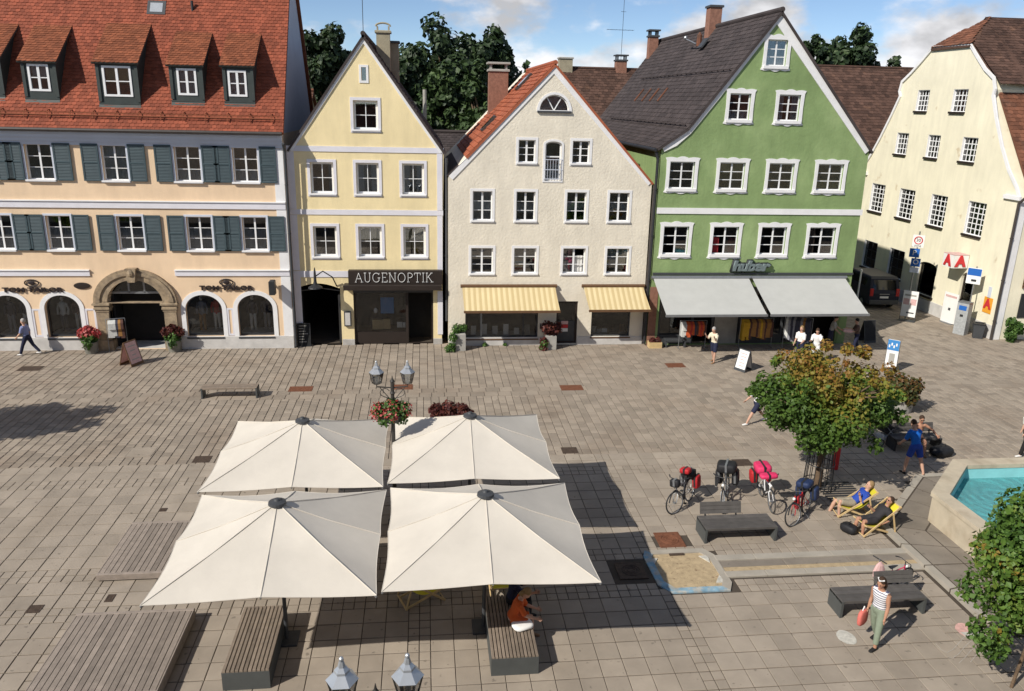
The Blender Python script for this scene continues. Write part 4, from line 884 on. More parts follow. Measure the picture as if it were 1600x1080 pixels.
for a, b in ((.0, dr[0]-.01), (dr[1]+.01, 9.72)): q = MB(); q.bevbox(a, b, -.04, -.002, 0, .42, .02); q.build('plinth', 'plinth_stone', CR)
aw1 = awning(CH, CH.L(722, 448)[0], CH.L(867, 448)[0], 2.98, .05, 1.45, 2.12, 'striped_awning', 'wood_frame'); aw2 = awning(CH, CH.L(911, 448)[0], CH.L(1004, 448)[0], 2.98, .1, 1.35, 2.12, 'striped_awning', 'wood_frame')
verge(CH, [(.0+.02, 8.2), (2.06+ox, 9.15), (5.93+ox, 13.2), (9.66, 8.05)], .24, 'white_trim', .04)
ROOFC = gable_roof(CH, 5.93+ox, 13.22, 2.0+ox, 9.12, 9.66, 8.05, 10.0, -.08, 'orange_tile', 'orange_tile', .30, .28, right=False, lift=.05)
q = MB(); q.add([(-.1, -.05, 8.18), (.98, -.05, 9.12), (.98, 10, 9.12), (-.1, 10, 8.18)], [(0, 3, 2, 1)]); q.build('lower_roof', 'dark_tile', CR)
downpipe(CR, 9.78, -.05, .1, 7.9, 'gutter_metal', .06)
chimney(CR, 1.0+2.0, 8.6, 9.5, FY(778, 112, 46).z, 1.05, .8, 'brick', 'concrete', 'slab')
# roof windows and snow hook on the left slope
lv = Vector((5.93-2.0, 0, 13.22-9.12)).normalized(); rot = Matrix((Vector((0, -1, 0)), lv, Vector((0, -1, 0)).cross(lv))).transposed()
for t, yy, hh in ((.32, 3.2, .5), (.82, 5.4, .55)):
    p = Vector((2.0+ox, yy, 9.12))+lv*(5.68*t)+rot @ Vector((0, 0, .1)); q = MB(); q.obox(p, (.42, hh, .06), rot); sk = q.build('skylight', 'gutter_metal', CR); q = MB(); q.obox(p+rot @ Vector((0, 0, .05)), (.32, hh-.1, .02), rot); q.build('pane', 'glass', sk)

# green house
GH = House('green_house', 'big green gabled house with white window surrounds and two grey awnings', (11.0, 37.2, 0)); GR = GH.root; ox = -11.0
go = [(.06, 0), (10.45, 0), (10.3, 9.72), (16.12+ox, 15.7), (13.4+ox, 12.1), (12.18+ox, 10.5), (.06, 9.72)]
K = dict(cols_=2, rows=3, surround=.17, sm='white_trim', proud=.04, sill='white_trim', sillw=.06, recess=.10, bar=.035, edge=.06, midw=.07, scallop=True, sillh=.12)
GH.row([(1192.5, 1235)], 62, 103.5, curtains=[('full', 'curtain', 0, .4)], **K)
GH.row([(1133.5, 1177.5), (1210.5, 1255)], 147, 188.5, curtains=[('full', 'curtain', 0, .32), cS], **K)
GH.row([(1040, 1090), (1118, 1168.5), (1195, 1245), (1271.5, 1322)], 254.5, 296.5, curtains=[cN, ('full', 'blind_yellow', .66, 1), cN, ('full', 'blind_yellow', 0, .4)], **K)
GH.row([(1030.5, 1080.5), (1108, 1158), (1183, 1232.5), (1258, 1309)], 354.5, 398, curtains=[cN, ('side', 'red_cloth', 0, .6), cN, ('side', 'sign_board', 0, 1)], opens={0: [0], 1: [0], 2: [0], 3: [0]}, **K)
shop = (.55, 9.95, .03, 3.0); GH.holes.append(rect(*shop))
GH.walls(go, 19.4, 'green_plaster', .25)
z0, z1 = GH.L(1180, 335)[1], GH.L(1180, 326)[1]; q = MB(); q.box(.05, 10.42, -.05, -.002, z0, z1); q.build('stringcourse', 'white_trim', GR)
q = MB(); q.box(.07, 10.4, -.08, -.002, 3.62, 3.72); q.build('ledge', 'charcoal_metal', GR)
verge(GH, [(.06, 9.72), (.6, 9.98), (12.18+ox, 10.5), (13.4+ox, 12.1), (16.12+ox, 15.7), (10.3, 9.72)], .27, 'white_trim', .06)
# roof: flared left slope in two planes, plain right slope
def slope(h, e, a, y0, y1, sgn, m, tw, th, over=.1, tl=True, lift=.03):
    v = Vector((a[0]-e[0], 0, a[1]-e[1])); Lv = v.length; v.normalize(); O = Vector((e[0], y1 if sgn > 0 else y0, e[1]))-v*over+Vector((0, 0, .03)); U = (0, -1, 0) if sgn > 0 else (0, 1, 0)
    rs = roof_slab(h.root, O, U, v, y1-y0, Lv+over, .1, m)
    if tl: tiles(rs, O+Vector((0, 0, .004)), U, v, y1-y0, Lv+over+.05, tw, th, m, lift=lift)
    return rs
slope(GH, (12.18+ox, 10.5), (16.12+ox, 15.72), -.15, 19.6, 1, 'dark_tile', .30, .26, .0); slope(GH, (-.06, 9.66), (12.18+ox, 10.5), -.15, 19.6, 1, 'dark_tile', .30, .26, .15); slope(GH, (10.4, 9.66), (16.12+ox, 15.72), -.15, 19.6, -1, 'dark_tile', .30, .26, .1, False)
q = MB(); q.tube([(16.12+ox, -.15, 15.8), (16.12+ox, 19.6, 15.8)], .12, 8); q.build('ridge_tiles', 'dark_tile', GR)
gutter(GR, (-.25, -.1, 9.55), (-.25, 20, 9.55), 'dark_metal', .08); downpipe(GR, -.08, .02, .1, 9.1, 'dark_metal', .07, (-.1, 0))
sv = Vector((16.12-12.18, 0, 5.22)).normalized(); srt = Matrix((Vector((0, -1, 0)), sv, Vector((0, -1, 0)).cross(sv))).transposed()
def onroof(t, yy, dz=.05): return Vector((12.18+ox, yy, 10.53))+sv*(6.54*t)+srt @ Vector((0, 0, dz))
for t in (.50, .02):
    q = MB(); q.tube([onroof(t, .1, .14), onroof(t, 16, .14)], .03, 5)
    for k in range(20): q.beam(onroof(t, .3+k*.8, .0), onroof(t, .3+k*.8, .16), .03, .03)
    q.build('snow_guard', 'dark_tile', GR)
for k in range(4): q = MB(); q.obox(onroof(.30, 8.2+k*1.7, .07), (.05, .45, .03), srt); q.build('vent_strip', 'old_red_tile', GR)
q = MB(); p = onroof(.80, 8.6); q.lathe([(.16, 0), (.14, .6), (.03, .75)], p, 8); q.build('vent_cowl', 'old_red_tile', GR); q = MB(); q.tube([p+Vector((-.3, -.4, .1)), p+Vector((-.5, .9, .45))], .04, 6); q.ball(p+Vector((-.5, .9, .5)), .12); q.build('roof_lamp', 'grey_metal', GR)
q = MB(); q.obox(onroof(.80, 7.6, .2), (.35, .3, .04), srt); q.build('roof_hatch', 'charcoal_metal', GR)
chimney(GR, 16.0+ox, 8.6, 14.4, FY(1102, 12, 45.8).z, .66, .7, 'brick', 'charcoal_metal'); chimney(GR, 15.5+ox, 18.9, 14.4, 15.95, .6, .6, 'brick', 'charcoal_metal', 'slab')
awning(GH, .1, 4.95, 3.46, -.02, 2.7, 2.28, 'grey_awning', 'grey_metal'); awning(GH, 5.13, 9.98, 3.46, .0, 2.7, 2.28, 'grey_awning', 'grey_metal')
q = MB(); q.box(.55, 9.95, .1, .2, 2.75, 2.99)
for x in (.55, 2.3, 3.35, 4.75, 7.0, 8.3, 9.83): q.box(x, x+.12, .1, .2, .03, 2.75)
for a, b in ((.67, 2.3), (4.87, 7.0)): q.box(a, b, .1, .2, .03, .5)
gf = q.build('shopfront', 'charcoal_metal', GR)
for a, b in ((.67, 2.3), (4.87, 7.0), (7.12, 8.3)): MB().box(a, b, .14, .148, .5, 2.75).build('pane', 'shop_glass', gf)
q = MB(); q.box(3.5, 4.7, .08, .12, .03, 2.6); q.build('door_panel', 'concrete', gf)
for side in (0.02, 10.05): q = MB(); q.box(side, side+.4, -.03, -.002, 0, 3.0); q.build('shop_pillar', 'brick' if side < 1 else 'green_plaster', GR)
x, z = GH.L(1171, 416); b_ = MB().box(x-.6, x+.6, -.05, -.02, z-.02, z+.02).build('shop_sign', 'dark_metal', GR)
for i, ch in enumerate('huber'):
    me = text_mesh(ch, .92, .12, 'letter_steel', .15, 1., .03, .02); o = link('letter', me, b_); o.location = (x-.72+i*.36, -.16, z+.02); o.scale = (1.0, 1, .72)
    me = text_mesh(ch, .92, .05, 'dark_metal', .15, 1., .05, .06); o = link('letter_backing', me, b_); o.location = (x-.72+i*.36, -.07, z+.02); o.scale = (1.0, 1, .72)

# pale yellow house on the right, its curved gable along the side street
RH = House('curved_gable_house', 'pale yellow house with curved gable, half-hipped brown roof and pharmacy', (30.0, 53.0, 0), -math.pi/2); RR = RH.root
ro = [(0, 0), (15.35, 0), (15.35, 7.4), (15.0, 7.9), (14.15, 8.75), (13.37, 9.81), (12.5, 11.25), (11.9, 12.43), (11.95, 12.75), (11.72, 13.27), (10.9, 13.75), (10.1, 14.4), (9.35, 15.05), (6.0, 15.1), (5.1, 14.4), (4.2, 13.75), (3.4, 13.25), (3.3, 12.75), (3.45, 12.43), (2.8, 11.25), (1.9, 9.81), (1.15, 8.75), (.42, 7.9), (0, 7.4)]
def rrow(specs, **k):
    rs = [RH.R(*s_) for s_ in specs]; z0 = sum(r[2] for r in rs)/len(rs); z1 = sum(r[3] for r in rs)/len(rs)
    for r in rs: RH.window((r[0]-.09, r[1]+.09, z0, z1), **k)
K = dict(cols_=4, rows=4, surround=.0, sm='white_trim', proud=.0, sill='sign_board', sillw=.12, recess=.14, bar=.05, edge=.05, midw=.07, sillh=.1)
rrow([(1433.5, 1449.5, 140, 174), (1489, 1509, 140, 175)], **K); rrow([(1401, 1417, 206, 241), (1449, 1466, 211, 248), (1503, 1524, 216, 253)], **K); K['rows'] = 6
rrow([(1361, 1380, 286, 330), (1404, 1426, 295, 343), (1453, 1476, 305, 355), (1510, 1536, 316, 370)], **K)
K.update(fm='dark_metal', rows=3, cols_=2); rrow([(1349, 1368, 376, 420), (1388, 1410, 389, 435)], **K)
r = RH.R(1433, 1461, 409, 462); sa = arch(r[0], r[1], r[2], r[3]-.25, r[3], 10); RH.holes.append(sa); d2 = RH.R(1496, 1518, 424, 510); d2 = (d2[0], d2[1], .0, d2[3]); da = arch(d2[0], d2[1], 0, d2[3]-.4, d2[3], 10); RH.holes.append(da)
RH.walls(ro, 16, 'pale_yellow_plaster', .25)
q = MB(); q.plate(sa, [arch(r[0]+.07, r[1]-.07, r[2]+.07, r[3]-.27, r[3]-.07, 10)], .12, .2); sw_ = q.build('shop_window', 'sign_board', RR); q = MB(); q.plate(arch(r[0]+.05, r[1]-.05, r[2]+.05, r[3]-.27, r[3]-.05, 10), [], .15, .158); q.build('pane', 'shop_glass', sw_); q = MB(); q.box(r[0]-.1, r[1]+.1, -.12, .12, r[2]-.12, r[2]-.004); q.build('sill', 'sign_board', sw_)
for k, mt in enumerate(('sign_white', 'sign_red', 'plinth_stone', 'sign_light_blue')): q = MB(); q.box(r[0]+.2+.35*k, r[0]+.45+.35*k, .4, .45, r[2]+.1, r[2]+.5+.15*(k % 2)); q.build('display_item', mt, sw_)
q = MB(); q.plate(da, [arch(d2[0]+.1, d2[1]-.1, .05, d2[3]-.42, d2[3]-.1, 10)], .15, .22); dd = q.build('shop_door', 'sign_board', RR); q = MB(); q.box(d2[0]+.08, d2[1]-.08, .17, .178, .06, d2[3]-.3); q.build('pane', 'shop_glass', dd)
for a, b in ((0, d2[0]), (d2[1], 15.37)): q = MB(); q.bevbox(a, b, -.04, -.002, 0, .75, .02); q.build('plinth', 'plinth_stone', RR)
verge(RH, ro[2:14][::-1], .0001-.16, 'white_trim', .10, 'gable_coping'); verge(RH, ro[13:][::-1] if False else list(reversed(ro[13:])), -.16, 'white_trim', .10, 'gable_coping')
q = MB(); q.box(14.3, 15.5, -.14, -.002, 7.35, 7.55); q.build('cornice', 'white_trim', RR); q = MB(); q.box(.0, .9, -.14, -.002, 7.35, 7.55); q.build('cornice', 'white_trim', RR)
slope(RH, (15.75, 7.55), (11.95, 12.55), .3, 16, -1, 'old_red_tile', .28, .24, .1); slope(RH, (12.35, 13.05), (7.68, 16.7), 1.7, 16, -1, 'brown_tile', .28, .24, .1); slope(RH, (-.3, 7.55), (3.4, 12.55), .3, 16, 1, 'brown_tile', .28, .24, .1, False); slope(RH, (3.0, 13.05), (7.68, 16.7), 1.7, 16, 1, 'brown_tile', .28, .24, .1, False)
q = MB(); hp = [(5.9, -.12, 15.15), (9.45, -.12, 15.1), (7.68, 2.0, 16.75)]; q.add(hp+[(12.45, 1.7, 13.05), (2.9, 1.7, 13.05), (11.6, .0, 13.3), (3.5, .0, 13.3), (9.45, -.12, 15.0), (5.9, -.12, 15.0)], [(0, 1, 2), (1, 3, 2), (4, 0, 2), (1, 5, 3), (6, 0, 4), (8, 7, 1, 0)]); hip = q.build('hip_roof', 'brown_tile', RR); tiles(hip, (12.40, -.05, 13.02), (0, 1, 0), (-4.67, 0, 3.65), 1.8, 5.9, .28, .24, 'brown_tile', 'near_tiles', mask=lambda u, v: v < 3.5 or u > (v-3.5)/2.3*2.0)
def msk(u, v): return v < 2.9 and abs(u-1.78) < 1.78*(1-v/2.75)+.05
tiles(hip, (5.9, -.16, 15.17), (1, 0, 0), (0, 2.12, 1.6), 3.56, 2.7, .28, .24, 'old_red_tile', mask=msk)
gutter(RR, (15.8, .2, 7.5), (15.8, 16, 7.5), 'charcoal_metal', .09); downpipe(RR, 15.42, -.05, .0, 7.2, 'gutter_metal', .07, (.3, .1))
# side facing the square
q = MB(); p = FY(1598, 435, 37.65); q.plate([], []) if False else None
ys = FY(1600, 475, 37.62)
q = MB(); q.box(15.353, 15.40, ys.x-30.0-.25, ys.x-30.0+1.0, 1.2, 2.5); q.build('side_window', 'dark_metal', RR); q = MB(); q.box(15.353, 15.39, .02, .45, 0, 7.3); q.build('corner_strip', 'white_trim', RR)
q = MB()
for k in range(6): q.box(15.36, 15.46, ys.x-30.0-.3+.0, ys.x-30.0+1.0, 2.9+.13*k, 2.94+.13*k); 
for k in range(8): q.box(15.36, 15.45, ys.x-30.0-.3+.16*k, ys.x-30.0-.27+.16*k, 2.8, 3.7)
q.build('window_grille', 'wood_frame', RR)
# pharmacy cube sign, notice and plaque on this wall
x, z = RH.L(1506, 407); q = MB(); q.bevbox(x-.45, x+.45, -.95, -.05, z-.36, z+.36, .02); cub = q.build('pharmacy_sign', 'sign_white', RR); q = MB(); q.box(x-.46, x+.46, -.96, -.04, z+.362, z+.385); q.build('sign_frame', 'sign_pinkish', cub)
me = text_mesh('A', .8, .02, 'sign_red', 0, 1, .02, .03); o = link('letter', me, cub); o.location = (x+.0, -.962, z)
o = link('letter', me, cub); o.rotation_euler = (0, 0, math.pi/2); o.location = (x+.462, -.5, z)
x, z = RH.L(1543.5, 477); q = MB(); q.box(x-.32, x+.32, -.03, -.004, z-.42, z+.42); nt_ = q.build('orange_sign', 'sign_orange', RR); me = text_mesh('A', .7, .01, 'sign_red', 0, 1, .01, .03); o = link('letter', me, nt_); o.location = (x, -.04, z+.05)
x, z = RH.L(1547, 457); q = MB(); q.box(x-.12, x+.12, -.03, -.004, z-.3, z+.3); q.build('small_plaque', 'pale_blue_trim', RR)

# ------------------------------------------------------------------ houses behind
def back_house(name, label, x0, x1, y0, y1, ez, rz_, m, wallm, tw=.35, th=.3, axis='x'):
    t = thing(name, label, 'house', ((x0+x1)/2, y0, 0)); hw = (x1-x0)/2; d = y1-y0
    q = MB(); q.box(-hw, hw, 0, d, 0, ez); q.build('wall', wallm, t); rise = rz_-ez; L0 = math.hypot(d/2, rise)
    v = Vector((0, d/2, rise)); rs = roof_slab(t, (-hw-.2, -.15, ez-.1), (1, 0, 0), v, 2*hw+.4, L0+.15, .12, m); tiles(rs, (-hw-.2, -.15, ez-.09), (1, 0, 0), v, 2*hw+.4, L0+.1, tw, th, m, lift=.035)
    roof_slab(t, (hw+.2, d+.15, ez-.1), (-1, 0, 0), (0, -d/2, rise), 2*hw+.4, L0+.15, .12, m, 'rear_roof')
    for sx in (-1, 1): q = MB(); q.add([(sx*hw, 0, ez-.01), (sx*hw, d, ez-.01), (sx*hw, d/2, rz_-.1)], [(0, 1, 2)]); q.build('gable_wall', wallm, t)
    q = MB(); q.tube([(-hw-.2, d/2, rz_+.05), (hw+.2, d/2, rz_+.05)], .13, 6); q.build('ridge_tiles', m, t); return t
bh = back_house('back_house', 'low house with dark red roof seen between peach and yellow houses', -16.5, -7.5, 52, 62, 9.2, FY(470, 142, 57).z, 'old_red_tile', 'chimney_render')
bh2 = back_house('back_house', 'brown roofed house behind, between the cream and green gables', 10.3, 19.5, 58, 70, 9.0, FY(930, 108, 64).z, 'brown_tile', 'chimney_render')
chimney(bh2, -4.0, 6, 10.5, FY(905, 93, 64).z, 1.0, .9, 'chimney_render', 'concrete'); chimney(bh2, .35, 6, 10.5, FY(968, 96, 64).z, .8, .8, 'brick', 'charcoal_metal', 'slab'); antenna(bh2, .35, 6, 13, 19.5, arms=1.2)
bh3 = back_house('back_house', 'long brown roofed house behind the green house across the street', 24.5, 47, 62, 78, 7.5, FY(1350, 106, 70).z, 'brown_tile', 'chimney_render', .4, .33)
bh4 = back_house('back_house', 'dark low roof hidden behind the yellow and cream houses', -1.5, 5.5, 55, 62, 7.6, 9.4, 'dark_tile', 'chimney_render')
tag(MB().tube([(0, 0, 0), (0, 0, FY(664, 140, 53).z)], .12, 8).build('mast', 'concrete'), 'pale concrete mast standing behind the yellow house', 'mast', loc=(FY(664, 200, 53).x, 53, 0))

# the row of houses on the camera's side of the square (outside the picture, mirrored in the shop windows)
for k, (x0, x1, hz) in enumerate(((-46, -26, 9.5), (-26, -9, 11), (-9, 9, 8.6), (9, 27, 11), (27, 46, 9.5))):
    back_house('opposite_house', ('far left', 'left', 'middle', 'right', 'far right')[k]+' house on the near side of the square, behind the camera', x0, x1, -15, -2.5, hz, hz+(5 if k != 2 else 2.3), 'old_red_tile', ('chimney_render', 'peach_plaster', 'cream_plaster', 'chimney_render', 'yellow_plaster')[k], 1.2, 1.0)

# ================================================================== trees and plants
def leaves(clumps, n, size, tintf, shell=.55, flat=.0, mb=None):
    mb = mb or MB(); tot = sum(r**2 for c, r in clumps)
    for c, r in clumps:
        rr = r if isinstance(r, (tuple, list)) else (r, r, r)
        for _ in range(int(n*(r**2)/tot)):
            d = Vector((RND.gauss(0, 1), RND.gauss(0, 1), RND.gauss(0, 1))); d.normalize(); p = Vector(c)+d*r*(shell+(1-shell)*RND.random()**.6)*RND.uniform(.85, 1.08)
            nn = (d+Vector((RND.gauss(0, .6), RND.gauss(0, .6), RND.gauss(.35, .6)))).normalized(); u = nn.orthogonal().normalized(); a = RND.uniform(0, 6.28); v = nn.cross(u); u, v = u*math.cos(a)+v*math.sin(a), v*math.cos(a)-u*math.sin(a)
            s_ = size*RND.uniform(.5, 1.5); w = s_*.42
            mb.add([p-u*s_*.5, p+v*w-u*.1*s_+nn*.06*s_, p+u*s_*.55, p-v*w-u*.1*s_+nn*.06*s_], [(0, 1, 2, 3)], min(1, max(0, tintf(p, d))))
    return mb
def trunk(base, top, r0, r1, branches, mb=None):
    mb = mb or MB(); b, t = Vector(base), Vector(top); pts = [b.lerp(t, k/6)+Vector((RND.uniform(-.04, .04), RND.uniform(-.04, .04), 0))*(1 if 0 < k < 6 else 0) for k in range(7)]
    mb.tube([b-Vector((0, 0, .05))]+pts[1:], [r0*1.25]+[r0+(r1-r0)*k/6 for k in range(1, 7)], 9)
    for e in branches:
        e = Vector(e); s0 = b.lerp(t, RND.uniform(.6, .98)); mid = s0.lerp(e, .5)+Vector((0, 0, .12*(e-s0).length)); mb.tube([s0, mid, e], [r1*.75, r1*.5, r1*.2], 6)
    return mb
def crown_clumps(c, rx, ry, rz_, n, cr, seed):
    rn = random.Random(seed); out_ = []
    for _ in range(n):
        d = Vector((rn.gauss(0, 1), rn.gauss(0, 1), rn.gauss(0, 1))).normalized()*(rn.random()**.4)*.86
        out_.append((Vector((c[0]+d.x*rx, c[1]+d.y*ry, c[2]+d.z*rz_)), cr*rn.uniform(.65, 1.2)))
    return out_
def make_tree(name, label, base, top, cl, n, size, lm, tintf, r0=.13, r1=.08, group=None, shell=.5):
    t = thing(name, label, 'tree', base, 0, group); b = Vector(base)
    cl = [(Vector(c)-b, r) for c, r in cl]
    trunk((0, 0, 0), Vector(top)-b, r0, r1, [c for c, r in cl[::3]]).build('trunk', 'bark', t, True)
    leaves(cl, n, size, lambda p, d: tintf(p+b, d), shell).build('crown', lm, t); return t
TB = (12.32, 21.62, 0)
cl = crown_clumps((12.3, 21.75, 2.88), 2.0, 1.75, 1.5, 84, .55, 3)+[(Vector((10.35, 21.6, 3.35)), .4), (Vector((10.7, 21.4, 3.0)), .5), (Vector((14.1, 21.8, 2.9)), .5), (Vector((13.9, 21.5, 2.5)), .5)]
cl = [(Vector((c.x, c.y, max(c.z, 1.85+max(0, abs(c.x-12.35)-.75)*.85))), r) for c, r in cl]
for _ in range(60):
    dv = Vector((RND.gauss(0, 1), RND.gauss(0, 1), RND.gauss(.25, .8))).normalized(); pv = Vector((12.3+dv.x*2.25, 21.75+dv.y*2.0, 2.95+dv.z*1.7)); pv.z = max(pv.z, 1.85+max(0, abs(pv.x-12.35)-.75)*.85); cl.append((pv, RND.uniform(.12, .26)))
def mt_(p, d):
    k = (p.z-2.75)*.46+(p.x-12.1)*.06+.25*math.sin(p.x*2.1+p.y*1.3)+RND.gauss(0, .14)+.36-.13*abs(p.x-12.6)-.06*(p.y < 20.6); return .18+.62*k if k > .15 else RND.uniform(.05, .5)
make_tree('maple_tree', 'round street maple turning orange at the top inside an iron guard', TB, (12.3, 21.65, 2.6), cl, 34000, .105, 'maple_leaf', mt_, .12, .07)
tgd = thing('tree_guard', 'round black iron bar guard around the maple trunk', 'tree guard', TB)
for k in range(16):
    a = 2*math.pi*k/16; MB().tube([(.44*math.cos(a), .44*math.sin(a), 0), (.40*math.cos(a), .40*math.sin(a), 1.3), (.52*math.cos(a), .52*math.sin(a), 1.75)], .014, 5).build('bar', 'dark_metal', tgd)
for z, rr in ((.25, .44), (.9, .425), (1.45, .45)): MB().tube([(rr*math.cos(k*.3142), rr*math.sin(k*.3142), z) for k in range(20)], .016, 5, True).build('ring', 'dark_metal', tgd)
gr = thing('tree_grate', 'slatted iron grate on the ground beside the maple guard', 'tree grate', (12.95, 21.35, 0))
for k in range(9): MB().box(-.62, .62, -.62+k*.15, -.55+k*.15, .0, .022).build('slat', 'dark_metal', gr)
tag(MB().lathe([(.10, 0), (.10, 1.0), (.11, 1.02), (.09, 1.06), (.02, 1.1)], n=12).build('red_post', 'sign_red', smooth=False), 'slim red post standing behind the maple trunk', 'post', loc=(13.62, 22.95, 0))
cl2 = crown_clumps((12.75, 12.75, 2.75), 1.75, 1.6, 1.75, 54, .52, 9)+[(Vector((11.05, 12.8, 2.35)), .42), (Vector((11.3, 12.5, 1.5)), .45), (Vector((11.5, 12.6, 1.1)), .36), (Vector((11.4, 12.9, 3.3)), .45), (Vector((11.9, 13.2, 3.9)), .45), (Vector((12.1, 13.4, 2.6)), .6)]
make_tree('maple_tree', 'leafy green maple cut off by the right edge beside the fountain', (12.75, 12.75, 0), (12.75, 12.75, 2.3), cl2, 28000, .10, 'green_leaf', lambda p, d: RND.uniform(.1, .75)+.16*math.sin(p.x*3+p.z*2)+(.35 if math.sin(p.x*5.1+p.z*4.3+p.y) > .9 else 0), .10, .07)
st_ = MB(); st_.tube([(12.16, 12.62, 0), (12.5, 12.75, 1.7)], .035, 7); tag(st_.build('tree_stake', 'bark'), 'thin wooden stake under the tree at the right edge', 'stake')
# tree standing left of the view; its shadow lies on the paving
cl3 = crown_clumps((-20.0, 24.9, 5.0), 2.6, 2.4, 1.3, 46, .65, 21)
make_tree('maple_tree', 'maple standing left of the view whose shadow falls on the paving', (-20.0, 24.9, 0), (-20.0, 24.9, 4.2), cl3, 8000, .2, 'green_leaf', lambda p, d: RND.uniform(.1, .8))
# bush in tub
bs = thing('planted_tub', 'bushy red and green shrub in a tub behind the maple', 'bush', (18.9, 28.1, 0)); MB().lathe([(.55, 0), (.62, .45), (.66, .5)], n=16).build('tub', 'concrete', bs)
leaves([(Vector((RND.uniform(-.6, .6), RND.uniform(-.5, .5), RND.uniform(.55, 1.15))), RND.uniform(.32, .5)) for _ in range(16)], 3800, .12, lambda p, d: RND.uniform(.1, .7)+.25*(p.z-.6)+.1*p.x).build('foliage', 'bush_leaf', bs)
def pot_plant(name, label, loc, pot, clumps, nl, ls, lm, tf, flowers=None, cat='planter'):
    t = thing(name, label, cat, loc); pm = MB()
    if pot[0] == 'box': pm.bevbox(-pot[1], pot[1], -pot[2], pot[2], 0, pot[3], .02)
    elif pot[0] == 'round': pm.lathe([(pot[1]*.75, 0), (pot[1], pot[3]*.9), (pot[1]*1.06, pot[3])], n=14)
    if pot[0] != 'none': pm.build('pot', pot[4], t)
    leaves([(Vector(c), r) for c, r in clumps], nl, ls, tf, .3).build('foliage', lm, t)
    if flowers: leaves([(Vector(c), r) for c, r in flowers[0]], flowers[1], flowers[2], lambda p, d: RND.random(), .7).build('blossom', flowers[3], t)
    return t
rt = lambda p, d: RND.random()
for x, y, side in ((-15.35, 36.85, 'left'), (-11.7, 37.0, 'right')):
    pot_plant('flower_pot', 'stone pot of red flowers on the %s of the arched portal' % side, (x, y, 0), ('round', .34, 0, .55, 'terracotta_grey'), [((0, 0, .6), .32), ((.1, -.1, .75), .3), ((-.15, 0, .7), .3), ((0, -.25, .45), .25)], 700, .12, 'plant_leaf', rt, ([((0, 0, 1.0), .3), ((.28, -.05, .95), .25), ((-.28, 0, .95), .27), ((0, -.1, 1.15), .2)], 900, .10, 'dark_red_leaf' if side == 'right' else 'petal'))
pot_plant('stone_planter', 'tall stone planter with trailing ivy at the left corner of the cream house', (1.62, 36.85, 0), ('box', .3, .3, .85, 'concrete'), [((-.3, -.3, .7), .25), ((-.1, 0, 1.0), .3), ((-.35, -.3, .25), .22), ((-.45, -.35, .08), .3), ((.2, 0, 1.05), .22)], 1300, .09, 'plant_leaf', rt)
pot_plant('stone_planter', 'stone planter with dark red bush beside the cream house door', (6.1, 36.85, 0), ('box', .25, .25, .7, 'concrete'), [((0, 0, .95), .4), ((-.25, -.1, 1.1), .35), ((.25, .1, 1.0), .33), ((-.35, -.2, .4), .25), ((-.4, -.25, .1), .22)], 1500, .11, 'dark_red_leaf', rt, ([((-.35, -.25, .35), .22), ((-.4, -.25, .1), .2)], 260, .09, 'plant_leaf'))
pot_plant('wall_shrub', 'green shrub growing at the corner of the curved-gable house', (30.6, 37.05, 0), ('none',), [((0, 0, .5), .35), ((.2, 0, .9), .35), ((-.1, 0, 1.1), .3), ((.5, .1, .7), .3), ((.15, .1, .2), .25)], 1500, .13, 'plant_leaf', rt, cat='shrub')
for i, (x, y, r) in enumerate(((2.9, 37.3, .12), (3.9, 37.32, .1))): pot_plant('weed', ('larger' if i == 0 else 'smaller')+' tuft of weeds at the foot of the cream house', (x, y, 0), ('none',), [((0, 0, .06), r)], 130, .07, 'plant_leaf', rt, cat='weed')
# purple shrub behind the rear parasols
pot_plant('planted_tub', 'dark red shrub in a tub behind the rear right parasol', (G(702, 664).x, G(702, 664).y, 0), ('round', .5, 0, .4, 'concrete'), [((-.45, 0, .55), .32), ((0, 0, .62), .35), ((.45, 0, .55), .32), ((.7, 0, .45), .2)], 1500, .12, 'dark_red_leaf', rt, cat='bush')

# trees far behind the houses
def far_tree(label, px, pyt, Y0, rpx, zlow, seed, lm, n=5200, lean=0.):
    top = FY(px, pyt-4, Y0); r = rpx/FOCAL*Y0; hz = (top.z-zlow)/2; c = (top.x, Y0, zlow+hz)
    cl = crown_clumps(c, r*.98, r*.98, hz*1.0, 60, r*.30, seed)
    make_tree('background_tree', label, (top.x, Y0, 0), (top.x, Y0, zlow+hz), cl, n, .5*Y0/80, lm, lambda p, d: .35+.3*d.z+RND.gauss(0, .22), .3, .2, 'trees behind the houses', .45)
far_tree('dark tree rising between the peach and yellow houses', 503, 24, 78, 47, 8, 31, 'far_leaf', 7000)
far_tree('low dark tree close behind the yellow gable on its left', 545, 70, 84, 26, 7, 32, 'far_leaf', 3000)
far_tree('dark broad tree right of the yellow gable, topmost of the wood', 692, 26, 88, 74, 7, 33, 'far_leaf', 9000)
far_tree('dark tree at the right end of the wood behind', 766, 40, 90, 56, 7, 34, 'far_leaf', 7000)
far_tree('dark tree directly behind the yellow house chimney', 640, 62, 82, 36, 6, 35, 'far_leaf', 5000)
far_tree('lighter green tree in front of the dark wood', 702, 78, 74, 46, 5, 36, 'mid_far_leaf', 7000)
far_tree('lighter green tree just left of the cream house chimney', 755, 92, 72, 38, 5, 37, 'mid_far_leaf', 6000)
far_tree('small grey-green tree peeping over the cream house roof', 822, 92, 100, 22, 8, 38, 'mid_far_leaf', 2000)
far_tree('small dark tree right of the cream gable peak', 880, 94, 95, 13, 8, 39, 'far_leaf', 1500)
far_tree('dark tree just right of the green gable', 1277, 44, 95, 34, 9, 40, 'far_leaf', 5000)
